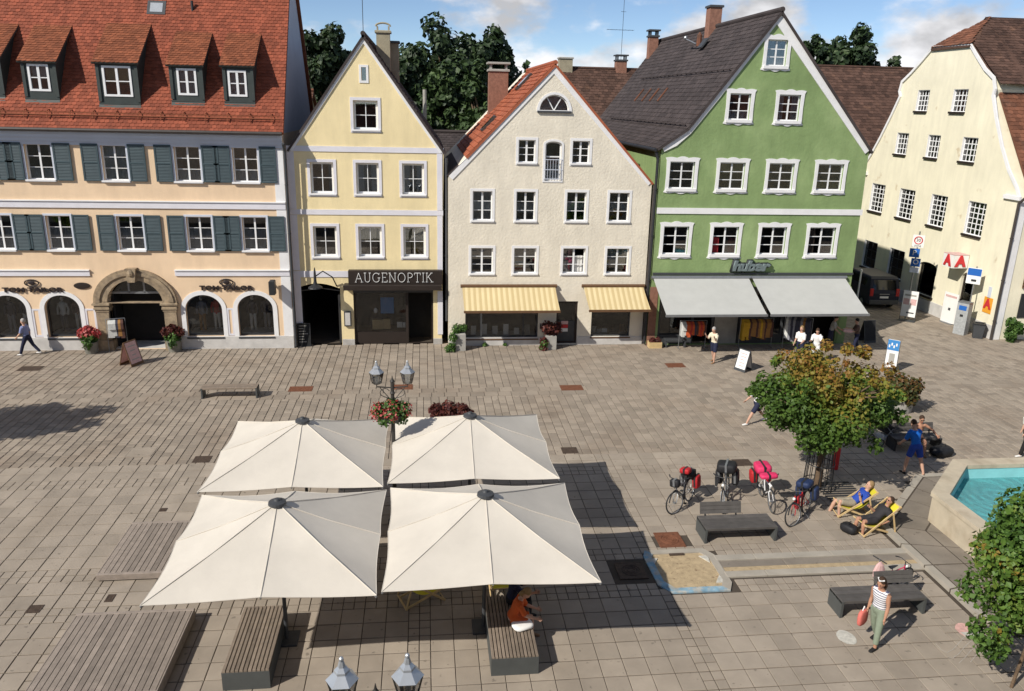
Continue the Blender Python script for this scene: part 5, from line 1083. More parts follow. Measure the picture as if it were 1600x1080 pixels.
far_tree('taller dark tree between green and curved gable houses', 1338, 38, 100, 54, 9, 41, 'far_leaf', 6000)
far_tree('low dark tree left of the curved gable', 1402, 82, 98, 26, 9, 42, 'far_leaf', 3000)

# ================================================================== square furniture
def parasol(cx, cy, zt, ze, hw, label):
    t = thing('parasol', label, 'parasol', (cx, cy, 0), 0, 'four cream parasols in the square')
    ring = []
    for k in range(8):
        sx, sy = ((1, 0), (1, 1), (0, 1), (-1, 1), (-1, 0), (-1, -1), (0, -1), (1, -1))[k]; ring.append(Vector((sx*hw*(1.0 if k % 2 else .985), sy*hw*(1.0 if k % 2 else .985), ze+(.0 if k % 2 else .05))))
    apex = Vector((0, 0, zt))
    for k in range(8):
        a, b = ring[k], ring[(k+1) % 8]; n = 7; mb = MB(); vs = []; idx = {}
        for i in range(n+1):
            for j in range(i+1):
                s_ = i/n; u = (j/i if i else 0); p = apex.lerp(a.lerp(b, u), s_); mid = math.sin(math.pi*u) if i else 0
                p = p-Vector((0, 0, .05*mid*s_+.04*math.sin(math.pi*s_)))
                if i == n: p -= Vector((p.x, p.y, 0)).normalized()*.05*mid
                idx[(i, j)] = len(vs); vs.append(p)
        fs = []
        for i in range(n):
            for j in range(i+1):
                fs.append((idx[(i, j)], idx[(i+1, j)], idx[(i+1, j+1)]))
                if j < i: fs.append((idx[(i, j)], idx[(i+1, j+1)], idx[(i, j+1)]))
        mb.add(vs, fs); mb.build('canopy_panel', 'canvas', t, True)
        q = MB(); q.tube([apex+Vector((0, 0, .006)), a.lerp(apex, .5)+Vector((0, 0, -.035)), a+Vector((0, 0, .004))], .010, 5); q.build('seam', 'canvas', t)
        hv = [v for v in vs[-(n+1):]]; q = MB(); q.tube(hv, .008, 5); q.build('hem', 'canvas', t)
        q = MB(); q.beam(apex-Vector((0, 0, .12)), a-Vector((0, 0, .04)), .03, .03); q.build('rib', 'grey_metal', t)
    e = MB()
    for k in range(8):
        a, b = ring[k], ring[(k+1) % 8]
    MB().lathe([(.19, -.02), (.18, .03), (.07, .06), (.05, .10), (.01, .11)], (0, 0, zt), 16).build('cap', 'charcoal_metal', t)
    MB().lathe([(.042, .05), (.042, zt-.05)], n=12).build('pole', 'charcoal_metal', t)
    MB().bevbox(-.26, .26, -.26, .26, 0, .05, .01).build('base_plate', 'charcoal_metal', t)
    for k in range(4): MB().lathe([(.06, zt-1.1), (.06, zt-1.0)], n=10).build('runner', 'charcoal_metal', t) if k == 0 else MB().beam((0, 0, zt-1.05), ring[2*k]*.5+Vector((0, 0, (zt+ze)/2-.1-ring[2*k].z*.5)), .025, .025).build('strut', 'grey_metal', t)
    return t
parasol(-3.12, 15.35, 3.38, 2.5, 2.15, 'front left cream square parasol, its pole beside the slatted box seat')
parasol(1.26, 15.45, 3.38, 2.5, 2.14, 'front right cream square parasol over the woman in orange')
parasol(-3.24, 19.85, 3.38, 2.5, 2.18, 'rear left cream square parasol')
parasol(1.18, 19.98, 3.38, 2.5, 2.14, 'rear right cream square parasol beside the double lantern')

def slatted_box(name, label, x0, x1, y0, y1, h, n, wm, pm, gap=.018):
    t = thing(name, label, 'bench', ((x0+x1)/2, (y0+y1)/2, 0)); w, d = (x1-x0)/2, (y1-y0)/2
    q = MB(); q.plate([(-w, -d), (w, -d), (w, d), (-w, d)], [[(-w+.04, -d+.04), (w-.04, -d+.04), (w-.04, d-.04), (-w+.04, d-.04)]], 0, h-.03).xf(Matrix(((1, 0, 0, 0), (0, 0, 1, 0), (0, 1, 0, 0), (0, 0, 0, 1)))); q.build('side_panel', pm, t)
    sw = 2*w/n; me = MB().bevbox(-sw/2+gap/2, sw/2-gap/2, -d+.005, d-.005, -.03, .012, .005).mesh('slat', wm)
    for k in range(n): o = link('slat', me, t); o.location = (-w+sw*(k+.5), 0, h)
    return t
slatted_box('box_seat', 'slatted box seat beside the front left parasol pole', -4.14, -3.2, 13.82, 15.98, .45, 11, 'bench_wood', 'bench_panel')
bsr = slatted_box('box_seat', 'slatted box seat with the woman in orange sitting on it', 1.30, 2.30, 13.82, 16.0, .45, 13, 'bench_wood', 'bench_panel')
def deck(label, x0, x1, y0, y1, h, n):
    t = thing('wooden_deck', label, 'deck', ((x0+x1)/2, (y0+y1)/2, 0), 0, 'low wooden decks'); w, d = (x1-x0)/2, (y1-y0)/2; e = .09
    for a in ((-w, w, -d, -d+e), (-w, w, d-e, d)): MB().bevbox(a[0], a[1], a[2], a[3], .04, h, .01).build('edge_board', 'deck_edge_wood', t)
    for a in ((-w, -w+.04, -d+e, d-e), (w-.04, w, -d+e, d-e)): MB().bevbox(a[0], a[1], a[2]+.002, a[3]-.002, .04, h-.01, .01).build('side_board', 'weathered_wood', t)
    sw = (2*w-.08)/n; me = MB().bevbox(-sw/2+.006, sw/2-.006, -d+e+.003, d-e-.003, -.03, 0, .004).mesh('board', 'weathered_wood')
    for k in range(n): o = link('board', me, t); o.location = (-w+.04+sw*(k+.5), 0, h-.004+RND.uniform(-.003, .003))
    for sx in (-1, 1):
        for sy in (-1, 1): MB().box(sx*(w-.2)-.06, sx*(w-.2)+.06, sy*(d-.2)-.06, sy*(d-.2)+.06, 0, .05).build('foot', 'dark_metal', t)
deck('large low wooden deck at the bottom left corner', -7.86, -5.3, 13.5, 16.25, .3, 19); deck('smaller low wooden deck half under the left parasols', -8.1, -6.0, 17.92, 20.5, .2, 15)
def bench(label, x0, x1, y0, y1, h, back=None, wm='grey_bench_wood', ends='bench_panel', along=4):
    t = thing('bench', label, 'bench', ((x0+x1)/2, (y0+y1)/2, 0)); w, d = (x1-x0)/2, (y1-y0)/2
    for sx in (-1, 1): MB().bevbox(sx*w-.03 if sx > 0 else -w-.03, sx*w+.03 if sx > 0 else -w+.03, -d, d, 0, h-.01, .01).build('leg', ends, t)
    sw = 2*d/along; me = MB().bevbox(-w-.03, w+.03, -sw/2+.006, sw/2-.006, -.07, .0, .006).mesh('slat', wm)
    for k in range(along): o = link('slat', me, t); o.location = (0, -d+sw*(k+.5), h)
    if back:
        b0, b1, zt = back
        for k in range(3):
            z0 = h+.06+(zt-h-.06)*k/3; z1 = h+.06+(zt-h-.06)*(k+1)/3-.012; q = MB(); yy = d-.03+.10*(k/3); q.add([(b0, yy, z0), (b1, yy, z0), (b1, yy+.03, z1), (b0, yy+.03, z1), (b0, yy+.035, z0), (b1, yy+.035, z0), (b1, yy+.065, z1), (b0, yy+.065, z1)], [(0, 1, 2, 3), (5, 4, 7, 6), (3, 2, 6, 7), (1, 0, 4, 5), (0, 3, 7, 4), (1, 5, 6, 2)]); q.build('backrest_slat', wm, t)
        for x in (b0+.15, b1-.15): MB().beam((x, d-.05, h-.06), (x, d+.09, zt-.03), .04, .03).build('backrest_post', 'dark_metal', t)
    return t
bench('far backless bench in front of the peach and yellow houses', -8.82, -6.72, 30.55, 31.05, .45, None, 'bench_wood', 'bench_panel', 4)
bench('dark bench with half backrest in front of the parked bicycles', 7.62, 9.62, 18.62, 19.38, .45, (-.95, .25, .83))
bench('dark bench with half backrest behind the striped-shirt woman', 9.72, 11.8, 15.15, 15.75, .45, (.05, 1.05, .78))
bench('dark bench beyond the maple where the shirtless person sits', 16.5, 18.2, 24.2, 24.75, .45, (-.85, .85, .82), 'grey_bench_wood', 'dark_metal')

def lantern(t, x, y, z, s_=1.):
    n = 6; ln = MB(); ln.lathe([(.05, -.03), (.12, 0)], (x, y, z), n); l = ln.build('lantern', 'lamp_iron', t)
    q = MB(); pr = [(.115, .01), (.185, .30)]; 
    for k in range(n):
        a = 2*math.pi*k/n; q.tube([(x+.12*math.cos(a), y+.12*math.sin(a), z), (x+.19*math.cos(a), y+.19*math.sin(a), z+.31)], .009, 4)
    q.build('lantern_frame', 'lamp_iron', l)
    for k in range(n):
        a, b = 2*math.pi*k/n, 2*math.pi*(k+1)/n; q = MB(); q.add([(x+.115*math.cos(a), y+.115*math.sin(a), z+.005), (x+.115*math.cos(b), y+.115*math.sin(b), z+.005), (x+.185*math.cos(b), y+.185*math.sin(b), z+.305), (x+.185*math.cos(a), y+.185*math.sin(a), z+.305)], [(0, 1, 2, 3)]); q.build('pane', 'lamp_glass', l)
        q = MB(); r1_, r2_ = .205, .085; q.add([(x+r1_*math.cos(a), y+r1_*math.sin(a), z+.31), (x+r1_*math.cos(b), y+r1_*math.sin(b), z+.31), (x+r2_*math.cos(b), y+r2_*math.sin(b), z+.43), (x+r2_*math.cos(a), y+r2_*math.sin(a), z+.43)], [(0, 1, 2, 3)]); q.build('roof_pane', 'lamp_roof_metal', l)
    q = MB(); q.lathe([(.10, .425), (.095, .45), (.05, .50), (.035, .56), (.03, .575)], (x, y, z), n); q.ball((x, y, z+.60), .032, (1, 1, 1.2), 8, 6); q.build('lantern_cap', 'lamp_roof_metal', l)
    MB().lathe([(.03, .02), (.035, .14), (.01, .2)], (x, y, z), 8).build('bulb', 'letter_white', l)
def lamp_post(label, x, y, zf, sp, basket=False):
    t = thing('lamp_post', label, 'street lamp', (x, y, 0), 0, 'double-lantern lamp posts')
    MB().lathe([(.2, 0), (.2, .12), (.14, .18), (.13, .7), (.09, .78), (.06, .9), (.05, zf-.5), (.075, zf-.45), (.05, zf-.4), (.05, zf-.15), (.07, zf-.12), (.02, zf-.03), (.005, zf+.05)], n=12).build('post', 'lamp_iron', t, False)
    for sx in (-1, 1):
        q = MB(); q.tube([(0, 0, zf-.30), (sx*sp, 0, zf-.27), (sx*sp, 0, zf-.2)], .018, 6); q.tube([(sx*.04, 0, zf-.62)]+[(sx*(.20+.13*math.cos(a*.7)), 0, zf-.44+.12*math.sin(a*.7)) for a in range(-2, 5)], .012, 5); q.tube([(sx*.05, 0, zf-.65), (sx*sp*.8, 0, zf-.3)], .012, 5); q.build('bracket', 'lamp_iron', t)
        lantern(t, sx*sp, 0, zf-.17)
    return t
lamp_post('double-lantern lamp post with flower basket between the rear parasols', -.9, 20.3, 4.4, .41); lamp_post('double-lantern lamp post whose lantern tops show at the bottom edge', -.66, 8.3, 4.53, .40)
pot_plant('flower_basket', 'red and pink flowers hanging round the far lamp post', (-.93, 20.3, 3.15), ('round', .34, 0, .22, 'dark_metal'), [((-.28, 0, .3), .26), ((.28, 0, .3), .27), ((0, -.15, .25), .27), ((0, .15, .3), .25), ((0, 0, .42), .25), ((-.2, -.1, .05), .2), ((.25, -.05, .08), .2)], 2200, .075, 'plant_leaf', rt, ([((-.32, -.02, .32), .27), ((-.42, -.05, .15), .16), ((0, -.2, .3), .25), ((.05, 0, .42), .22), ((.36, 0, .3), .22)], 620, .06, 'petal'), 'flower basket')

# ------------------------------------------------------------------ bicycles
def wheel(parent, x, z, r, y=0., tyre='dark_metal', rim='grey_metal', spokes=18, steer=0.):
    W = MB(); W.tube([(r*math.cos(2*math.pi*k/28), 0, r*math.sin(2*math.pi*k/28)) for k in range(28)], .019, 6, True); w = W.build('wheel', tyre, parent, True); w.location = (x, y, z); w.rotation_euler = (0, 0, steer)
    q = MB(); q.tube([((r-.022)*math.cos(2*math.pi*k/28), 0, (r-.022)*math.sin(2*math.pi*k/28)) for k in range(28)], .011, 5, True); q.build('rim', rim, w)
    q = MB()
    for k in range(spokes): a = 2*math.pi*k/spokes; q.beam((.02*math.cos(a+.6), .02*(-1)**k, .02*math.sin(a+.6)), ((r-.02)*math.cos(a), 0, (r-.02)*math.sin(a)), .004, .004)
    q.tube([(0, -.05, 0), (0, .05, 0)], .022, 8); q.build('spokes', rim, w); return w
def bicycle(label, front, heading, lean=.12, frame='grey_metal', cargo=(), small=1., tyre='dark_metal', bars='dark_metal', steer=0., group='bicycles parked in the square', fender=True, rim='grey_metal'):
    h = Vector((math.cos(heading), math.sin(heading))); wb = 1.06*small; rw = .345*small
    c = Vector(front)-h*wb/2
    t = thing('bicycle', label, 'bicycle', (c.x, c.y, 0), 0, group); t.rotation_euler = (Matrix.Rotation(heading, 3, 'Z') @ Matrix.Rotation(lean, 3, 'X')).to_euler()
    S = small; X = lambda x, z, y=0.: (x*S, y*S, z*S); rx, fx = -wb/2, wb/2
    wheel(t, rx, rw, rw, tyre=tyre, rim=rim); wheel(t, fx, rw, rw, tyre=tyre, steer=steer, rim=rim)
    bb, sp_, hd, hb = X(-.08, .29), X(-.22, .82), X(.34, .86), X(.40, .62); f = MB()
    for a, b, r in ((bb, sp_, .017), (bb, hb, .019), (X(-.2, .72), X(.36, .78), .017), (hd, hb, .02)): f.tube([a, b], r*S, 7)
    for yy in (-.06, .06): f.tube([bb, (rx, yy*S, rw)], .010*S, 5); f.tube([X(-.2, .74), (rx, yy*S, rw)], .009*S, 5)
    f.build('frame', frame, t)
    f = MB()
    for yy in (-.055, .055): f.tube([hb, X(.42, .58, yy), (fx, yy*S, rw)], .012*S, 6)
    f.build('fork', frame, t)
    q = MB(); q.tube([X(.34, .86), X(.32, 1.0)], .016*S, 6); q.tube([X(.2, 1.04, -.30), X(.32, 1.03, -.2), X(.35, 1.0, 0), X(.32, 1.03, .2), X(.2, 1.04, .30)], .013*S, 6); hbr = q.build('handlebar', bars, t)
    for yy in (-.28, .28): q = MB(); q.tube([X(.28, 1.035, yy*.85), X(.18, 1.045, yy*1.08)], .019*S, 7); q.build('grip', 'dark_metal', hbr)
    q = MB(); q.tube([sp_, X(-.235, .92)], .014*S, 6); q.build('seat_post', 'grey_metal', t)
    q = MB(); q.add([X(-.38, .95, -.08), X(-.38, .95, .08), X(-.2, .955, .06), X(-.02, .95, .02), X(-.02, .95, -.02), X(-.2, .955, -.06), X(-.36, .91, -.05), X(-.36, .91, .05), X(-.05, .92, 0)], [(0, 5, 4, 3, 2, 1), (0, 1, 7, 6), (1, 2, 8, 7), (2, 3, 8), (3, 4, 8), (4, 5, 8), (5, 0, 6, 8)]); q.build('saddle', 'dark_metal', t)
    q = MB(); q.tube([(bb[0], -.02*S, bb[2]), (bb[0], .02*S, bb[2])], .09*S, 14); q.beam((bb[0], .05*S, bb[2]), X(.02, .15, .07), .02*S); q.beam((bb[0], -.05*S, bb[2]), X(-.18, .43, -.07), .02*S); q.box(bb[0]+.05*S, bb[0]+.15*S, .06*S, .14*S, .13*S, .15*S); q.box(bb[0]-.16*S, bb[0]-.05*S, -.14*S, -.06*S, .42*S, .44*S); q.build('crankset', 'dark_metal', t)
    if fender:
        for wx in (rx, fx): q = MB(); q.tube([(wx+(rw+.03)*math.cos(R(a)), 0, rw+(rw+.03)*math.sin(R(a))) for a in range(20, 181, 20)], .018, 5); q.build('mudguard', 'dark_metal', t)
        q = MB(); q.box(rx-.25, rx+.2, -.07, .07, .74, .755); q.tube([(rx-.2, .07, .75), (rx, .07, rw)], .008, 5); q.tube([(rx-.2, -.07, .75), (rx, -.07, rw)], .008, 5); q.build('luggage_rack', 'dark_metal', t)
    q = MB(); q.tube([X(-.1, .28, .03), X(-.16, 0.02, .2)], .01*S, 5); q.build('kickstand', 'grey_metal', t)
    q = MB(); q.ball((fx-.1*S, 0, .80*S), .045, (1.1, 1, 1), 8, 6); q.build('headlight', 'letter_white', t)
    for nm, mt, (x, y, z), (a, b, c_) in cargo:
        q = superball(MB(), (x, y, z), (a, b, c_), .45); q.build(nm, mt, t, True)
        q = MB(); q.box(x-a*1.03, x+a*1.03, y-.03, y+.03, z-c_*.6, z+c_*1.02); q.build('strap', 'dark_metal' if mt != 'cargo_black' else 'grey_metal', t)
    return t
mat('cargo_red', (.42, .02, .025), .6, .15, 8); mat('cargo_pink', (.62, .035, .12), .6, .15, 8); mat('cargo_black', (.018, .018, .02), .6, .3, 8); mat('cargo_navy', (.02, .035, .09), .6, .2, 8); mat('cargo_silver', (.35, .36, .36), .5, .2, 9)
rr = R(180+48); bicycle('loaded touring bicycle with red rear bag, leftmost of the parked bicycles', (7.28, 20.32), rr, .12, 'grey_metal', (('pannier', 'cargo_red', (-.62, .20, .62), (.17, .09, .2)), ('pannier', 'cargo_black', (-.58, -.2, .62), (.17, .09, .2)), ('bag', 'cargo_black', (-.5, 0, .9), (.2, .2, .12)), ('bag', 'cargo_red', (-.25, .02, 1.08), (.14, .16, .08)), ('handlebar_bag', 'cargo_black', (.46, 0, .94), (.1, .15, .12))), steer=-.35)
bicycle('touring bicycle with bulky black bags behind the bench backrest', (8.75, 20.35), R(180+62), .1, 'grey_metal', (('pannier', 'cargo_black', (-.58, .24, .66), (.2, .11, .24)), ('pannier', 'cargo_black', (-.58, -.24, .66), (.2, .11, .24)), ('bag', 'cargo_black', (-.45, 0, 1.02), (.26, .3, .15)), ('bag', 'cargo_silver', (-.2, -.28, .62), (.1, .04, .18))))
bicycle('white touring bicycle with pink covers and a red bag', (10.22, 20.25), R(180+84), .1, 'white_paint', (('pannier', 'cargo_red', (-.6, .22, .64), (.17, .1, .2)), ('pannier', 'cargo_red', (-.6, -.22, .64), (.17, .1, .2)), ('rain_cover', 'cargo_pink', (-.45, .02, .98), (.28, .24, .13)), ('rain_cover', 'cargo_pink', (.28, -.02, 1.06), (.14, .26, .07))))
bicycle('bicycle with a red frame and navy bags nearest the deck chairs', (10.5, 19.38), R(180+44), .14, 'cargo_red', (('pannier', 'cargo_navy', (-.6, .22, .64), (.17, .1, .2)), ('pannier', 'cargo_navy', (-.6, -.22, .64), (.17, .1, .2)), ('bag', 'cargo_navy', (-.4, 0, .98), (.22, .22, .1)), ('bag', 'cargo_red', (.22, .0, .62), (.09, .07, .2))), steer=-.3)
bicycle("child's small bicycle with pink frame behind the right bench", (12.0, 16.35), R(18), .12, 'cargo_pink', (), .76, group="children's vehicles behind the right bench", fender=False)
t = thing('kick_scooter', 'kick scooter with a pale red bag on its handle behind the right bench', 'scooter', (10.98, 16.05, 0), R(20))
q = MB(); q.bevbox(-.35, .15, -.06, .06, .06, .085, .01); q.build('deck', 'dark_metal', t); q = MB(); q.tube([(.2, 0, .08), (.12, 0, .95)], .016, 7); q.build('steering_tube', 'grey_metal', t); q = MB(); q.tube([(.12, -.2, .93), (.12, .2, .93)], .014, 6); q.build('handlebar', 'dark_metal', t)
wheel(t, .24, .06, .06, spokes=6); wheel(t, -.38, .06, .06, spokes=6); tag(MB().lathe([(.03, -.25), (.14, -.2), (.16, -.05), (.1, .12), (.03, .2)], n=10, sy=.55).build('bag', 'sign_pinkish'), 'pale red bag hanging from the scooter handle', 'bag', loc=(11.06, 16.0, .72))

# ------------------------------------------------------------------ boards and signs
def a_board(name, label, loc, rz, w, h, mframe, mface, lines=0, mline='sign_red', spread=.28):
    t = thing(name, label, 'sign', loc, rz)
    for s_ in (-1, 1):
        ang = math.atan2(spread, h)*s_; Mx = Matrix.Translation((0, s_*-spread, 0)) @ Matrix.Rotation(-ang, 4, 'X')
        q = MB(); q.plate(rect(-w/2, w/2, .0, h*1.02), [rect(-w/2+.04, w/2-.04, .12, h*1.02-.04)], -.015, .015).xf(Mx); q.build('frame', mframe, t)
        q = MB(); q.box(-w/2+.035, w/2-.035, -.006, .006, .115, h*1.02-.035).xf(Mx); fc = q.build('board', mface, t)
        if s_ > 0 and lines:
            for k in range(lines): ww = RND.uniform(.4, .9)*(w/2-.09); zz = h*.9-(h*.72)*(k+.5)/lines; q = MB(); q.box(-ww, ww, -.012, -.0065, zz-.02*h, zz+.02*h).xf(Mx); q.build('print', mline, fc)
    return t
a_board('sandwich_board', 'white sandwich board with red print in front of the grey awnings', (14.5, 33.2, 0), R(-60), .62, 1.0, 'charcoal_metal', 'sign_white', 5, 'sign_pinkish')
a_board('sandwich_board', 'wooden framed sandwich board in front of the arched portal', (-13.0, 35.1, 0), R(66), .72, 1.1, 'wood_frame', 'sign_pinkish', 4, 'concrete', .33)
a_board('sandwich_board', 'black sandwich board at the right end of the grey awnings', (22.9, 37.5, 0), R(10), .7, 1.15, 'dark_metal', 'chalkboard')
t = thing('chalkboard', 'chalkboard with handwriting leaning left of the dark passage', 'sign', (-5.83, 37.52, 0), R(4)); Mx = Matrix.Rotation(-.12, 4, 'X')
q = MB(); q.plate(rect(-.32, .32, 0, 1.15), [rect(-.28, .28, .05, 1.1)], -.02, .02).xf(Mx); q.build('frame', 'dark_metal', t); q = MB(); q.box(-.285, .285, -.005, .01, .04, 1.11).xf(Mx); cb = q.build('board', 'chalkboard', t)
for k in range(7): q = MB(); a = RND.uniform(.1, .22); q.box(-.22, -.22+2*a, -.009, -.0055, 1.0-.13*k, 1.03-.13*k).xf(Mx); q.build('chalk_text', 'concrete', cb)
def stand(name, label, loc, rz, w, z0, z1, m, leg='charcoal_metal', bits=()):
    t = thing(name, label, 'sign', loc, rz)
    for sx in (-1, 1): MB().tube([(sx*w/2, 0, 0), (sx*w/2, 0, z1)], .02, 6).build('leg', leg, t)
    p = MB().box(-w/2+.005, w/2-.005, -.02, .02, z0, z1).build('panel', m, t)
    for nm, mt, a, b, c, d in bits: MB().box(a, b, -.027, -.0205, c, d).build(nm, mt, p)
    MB().box(-w/2-.05, w/2+.05, -.25, .25, 0, .03).build('foot', leg, t); return t
i_ = stand('information_sign', 'blue and white information sign on legs right of the maple', (21.4, 32.8, 0), R(-45), .52, .18, 1.5, 'sign_white', bits=(('header', 'sign_light_blue', -.25, .25, 1.0, 1.49), ('symbol', 'concrete', -.12, .12, .35, .85)))
for k in range(4): MB().box(-.2+.1*k, -.14+.1*k, -.034, -.0275, 1.12+.1*(k % 2), 1.25+.1*(k % 2)).build('print', 'sign_white', i_)
stand('poster_stand', 'white poster stand with red pictures at the side street corner', (27.6, 41.5, 0), R(-45), .8, .25, 1.75, 'sign_white', bits=(('picture', 'sign_pinkish', -.34, -.03, .95, 1.3), ('picture', 'sign_pinkish', .04, .34, .95, 1.3), ('print', 'concrete', -.3, .3, 1.45, 1.55), ('print', 'charcoal_metal', -.1, .3, .45, .52)))
t = thing('traffic_sign', 'pole with parking zone sign and blue parking sign at the street corner', 'traffic sign', (27.75, 41.9, 0), R(-38)); MB().tube([(0, 0, 0), (0, 0, 5.1)], .04, 8).build('pole', 'grey_metal', t)
zs_ = MB().box(-.3, .3, -.05, -.03, 4.2, 4.9).build('zone_plate', 'sign_white', t); q = MB(); q.tube([(.2*math.cos(k*.3142), -.06, 4.6+.2*math.sin(k*.3142)) for k in range(20)], .028, 5, True); q.build('ring', 'sign_red', zs_)
me = text_mesh('30', .24, .01, 'dark_metal'); o = link('lettering', me, zs_); o.location = (0, -.056, 4.6); me = text_mesh('ZONE', .13, .01, 'dark_metal'); o = link('lettering', me, zs_); o.location = (0, -.056, 4.28)
b1 = MB().box(-.36, .16, -.05, -.03, 3.62, 4.12).build('parking_plate', 'sign_blue', t); me = text_mesh('P', .42, .01, 'sign_white'); o = link('lettering', me, b1); o.location = (-.1, -.056, 3.87)
b2 = MB().box(-.2, .28, -.05, -.03, 3.1, 3.57).build('disc_plate', 'sign_blue', t); q = MB(); q.tube([(.04+.12*math.cos(k*.3142), -.056, 3.37+.12*math.sin(k*.3142)) for k in range(20)], .025, 5, True); q.build('symbol', 'sign_white', b2)
MB().box(-.2, .28, -.05, -.03, 2.75, 3.06).build('time_plate', 'pale_blue_trim', t)
tag(MB().lathe([(.05, 0), (.05, 2.2), (.07, 2.22), (.07, 2.35), (.01, 2.4)], n=10).build('white_post', 'white_paint'), 'slim white post beside the dark van in the side street', 'post', loc=(26.2, 44.6, 0))
t = thing('ticket_machine', 'tall grey parking ticket machine by the pharmacy door', 'ticket machine', (29.0, 38.75, 0), R(-62)); MB().bevbox(-.3, .3, -.22, .22, 0, 1.75, .03).build('cabinet', 'cargo_silver', t); q = MB(); q.box(-.2, .2, -.228, -.221, 1.35, 1.6); q.build('display', 'sign_blue', t); q = MB(); q.box(-.08, .08, -.24, -.221, 1.0, 1.12); q.build('slot', 'dark_metal', t); q = MB(); q.box(-.31, .31, -.23, .23, 1.752, 1.8); q.build('hood', 'grey_metal', t)
t = thing('stop_sign', 'blue and white notice on a tall pole beside the ticket machine', 'sign', (29.35, 38.9, 0), R(-50)); MB().tube([(0, 0, 0), (0, 0, 3.7)], .035, 8).build('pole', 'grey_metal', t); p = MB().box(-.4, .3, -.05, -.02, 2.75, 3.62).build('panel', 'sign_white', t); MB().box(-.38, .28, -.057, -.0505, 3.2, 3.58).build('header', 'sign_blue', p); MB().box(-.15, .1, -.057, -.0505, 2.88, 3.0).build('symbol', 'dark_metal', p)
t = thing('litter_bin', 'dark square litter bin next to the ticket machine', 'bin', (29.45, 38.0, 0), R(-30)); q = MB(); q.add([(-.22, -.2, 0), (.22, -.2, 0), (.22, .2, 0), (-.22, .2, 0), (-.27, -.25, .75), (.27, -.25, .75), (.27, .25, .75), (-.27, .25, .75)], [(3, 2, 1, 0), (0, 1, 5, 4), (1, 2, 6, 5), (2, 3, 7, 6), (3, 0, 4, 7), (4, 5, 6, 7)]); q.build('body', 'charcoal_metal', t); MB().plate(rect(-.3, .3, -.28, .28), [rect(-.2, .2, -.18, .18)], .76, .82).xf(Matrix(((1, 0, 0, 0), (0, 0, 1, 0), (0, 1, 0, 0), (0, 0, 0, 1)))).build('rim', 'dark_metal', t)
t = thing('poster_board', 'white poster board leaning left of the pharmacy door', 'sign', (29.75, 40.95, 0), R(-80)); q = MB(); q.box(-.5, .5, -.06, .0, .05, 1.75); q.build('panel', 'sign_white', t); q = MB(); q.box(-.08, .08, -.067, -.0605, .75, .9); q.build('print', 'charcoal_metal', t); MB().box(-.4, .4, -.2, .2, 0, .05).build('foot', 'grey_metal', t); MB().box(-.4, .4, -.067, -.0605, 1.5, 1.62).build('header', 'sign_pinkish', t)

# ------------------------------------------------------------------ van in the side street
mat('van_paint', (.008, .012, .028), .45, .1, 3, spec=.25); mat('van_glass', (.008, .009, .011), .06, 0, spec=.6); mat('tail_light', (.4, .02, .02), .3, .05); mat('rubber', (.02, .02, .02), .85, .1)
def van(loc, rz):
    t = thing('van', 'dark navy van parked in the side street seen from behind', 'van', loc, rz); w = .92
    prof = [(0, .35), (0, 1.0), (.06, 1.15), (.22, 1.86), (.45, 1.98), (3.0, 1.98), (3.45, 1.85), (4.1, 1.22), (4.75, 1.02), (4.9, .8), (4.9, .35)]      # y from rear, z
    mb = MB(); n = len(prof); vs = []
    for x, k in ((-w, 0), (-w+.08, 1), (w-.08, 1), (w, 0)):
        for y, z in prof: vs.append((x*(1-.10*max(0, z-1.1)), y, z if k or z < 1.9 else z-.05))
    fs = [(j*n+i, j*n+(i+1) % n, (j+1)*n+(i+1) % n, (j+1)*n+i) for j in range(3) for i in range(n)]+[tuple(range(n-1, -1, -1)), tuple(3*n+i for i in range(n))]
    mb.add(vs, fs); mb.build('body', 'van_paint', t)
    def quad(nm, m, pts, th=.01): q = MB(); q.add(pts, [(0, 1, 2, 3)]); return q.build(nm, m, t)
    quad('rear_window', 'van_glass', [(-.74, .062, 1.22), (.74, .062, 1.22), (.68, .195, 1.80), (-.68, .195, 1.80)])
    for sx in (-1, 1):
        q = MB(); q.bevbox(sx*.80-.1, sx*.80+.1, -.015, .06, .85, 1.3, .01); q.build('tail_light', 'tail_light', t)
        for y in (.85, 4.0):
            q = MB(); q.lathe([(.001, -.1), (.33, -.1), (.34, -.06), (.34, .06), (.33, .1), (.001, .1)], n=20); q.xf(Matrix.Translation((sx*.84, y, .34)) @ Matrix.Rotation(math.pi/2, 4, 'Y')); wv_ = q.build('wheel', 'rubber', t); q = MB(); q.lathe([(.001, -.02), (.2, -.02), (.2, .02), (.001, .02)], n=14); q.xf(Matrix.Translation((sx*.945, y, .34)) @ Matrix.Rotation(math.pi/2, 4, 'Y')); q.build('rim', 'grey_metal', wv_)
        q = MB(); q.bevbox(sx*1.06-.1, sx*1.06+.1, 3.55, 3.65, 1.15, 1.35, .02); q.build('mirror', 'dark_metal', t)
        quad('side_window', 'van_glass', [(sx*.905, .6, 1.25), (sx*.905, 2.9, 1.25), (sx*.855, 2.9, 1.8), (sx*.855, .6, 1.8)])
    q = MB(); q.bevbox(-.88, .88, -.07, .05, .35, .6, .03); q.build('bumper', 'charcoal_metal', t); q = MB(); q.box(-.26, .26, -.02, .0-.002, .72, .84); q.build('number_plate', 'sign_white', t); q = MB(); q.box(-.3, .3, -.03, -.001, .95, .99); q.build('handle', 'grey_metal', t)
    return t
van((27.55, 44.0, 0), R(-4))

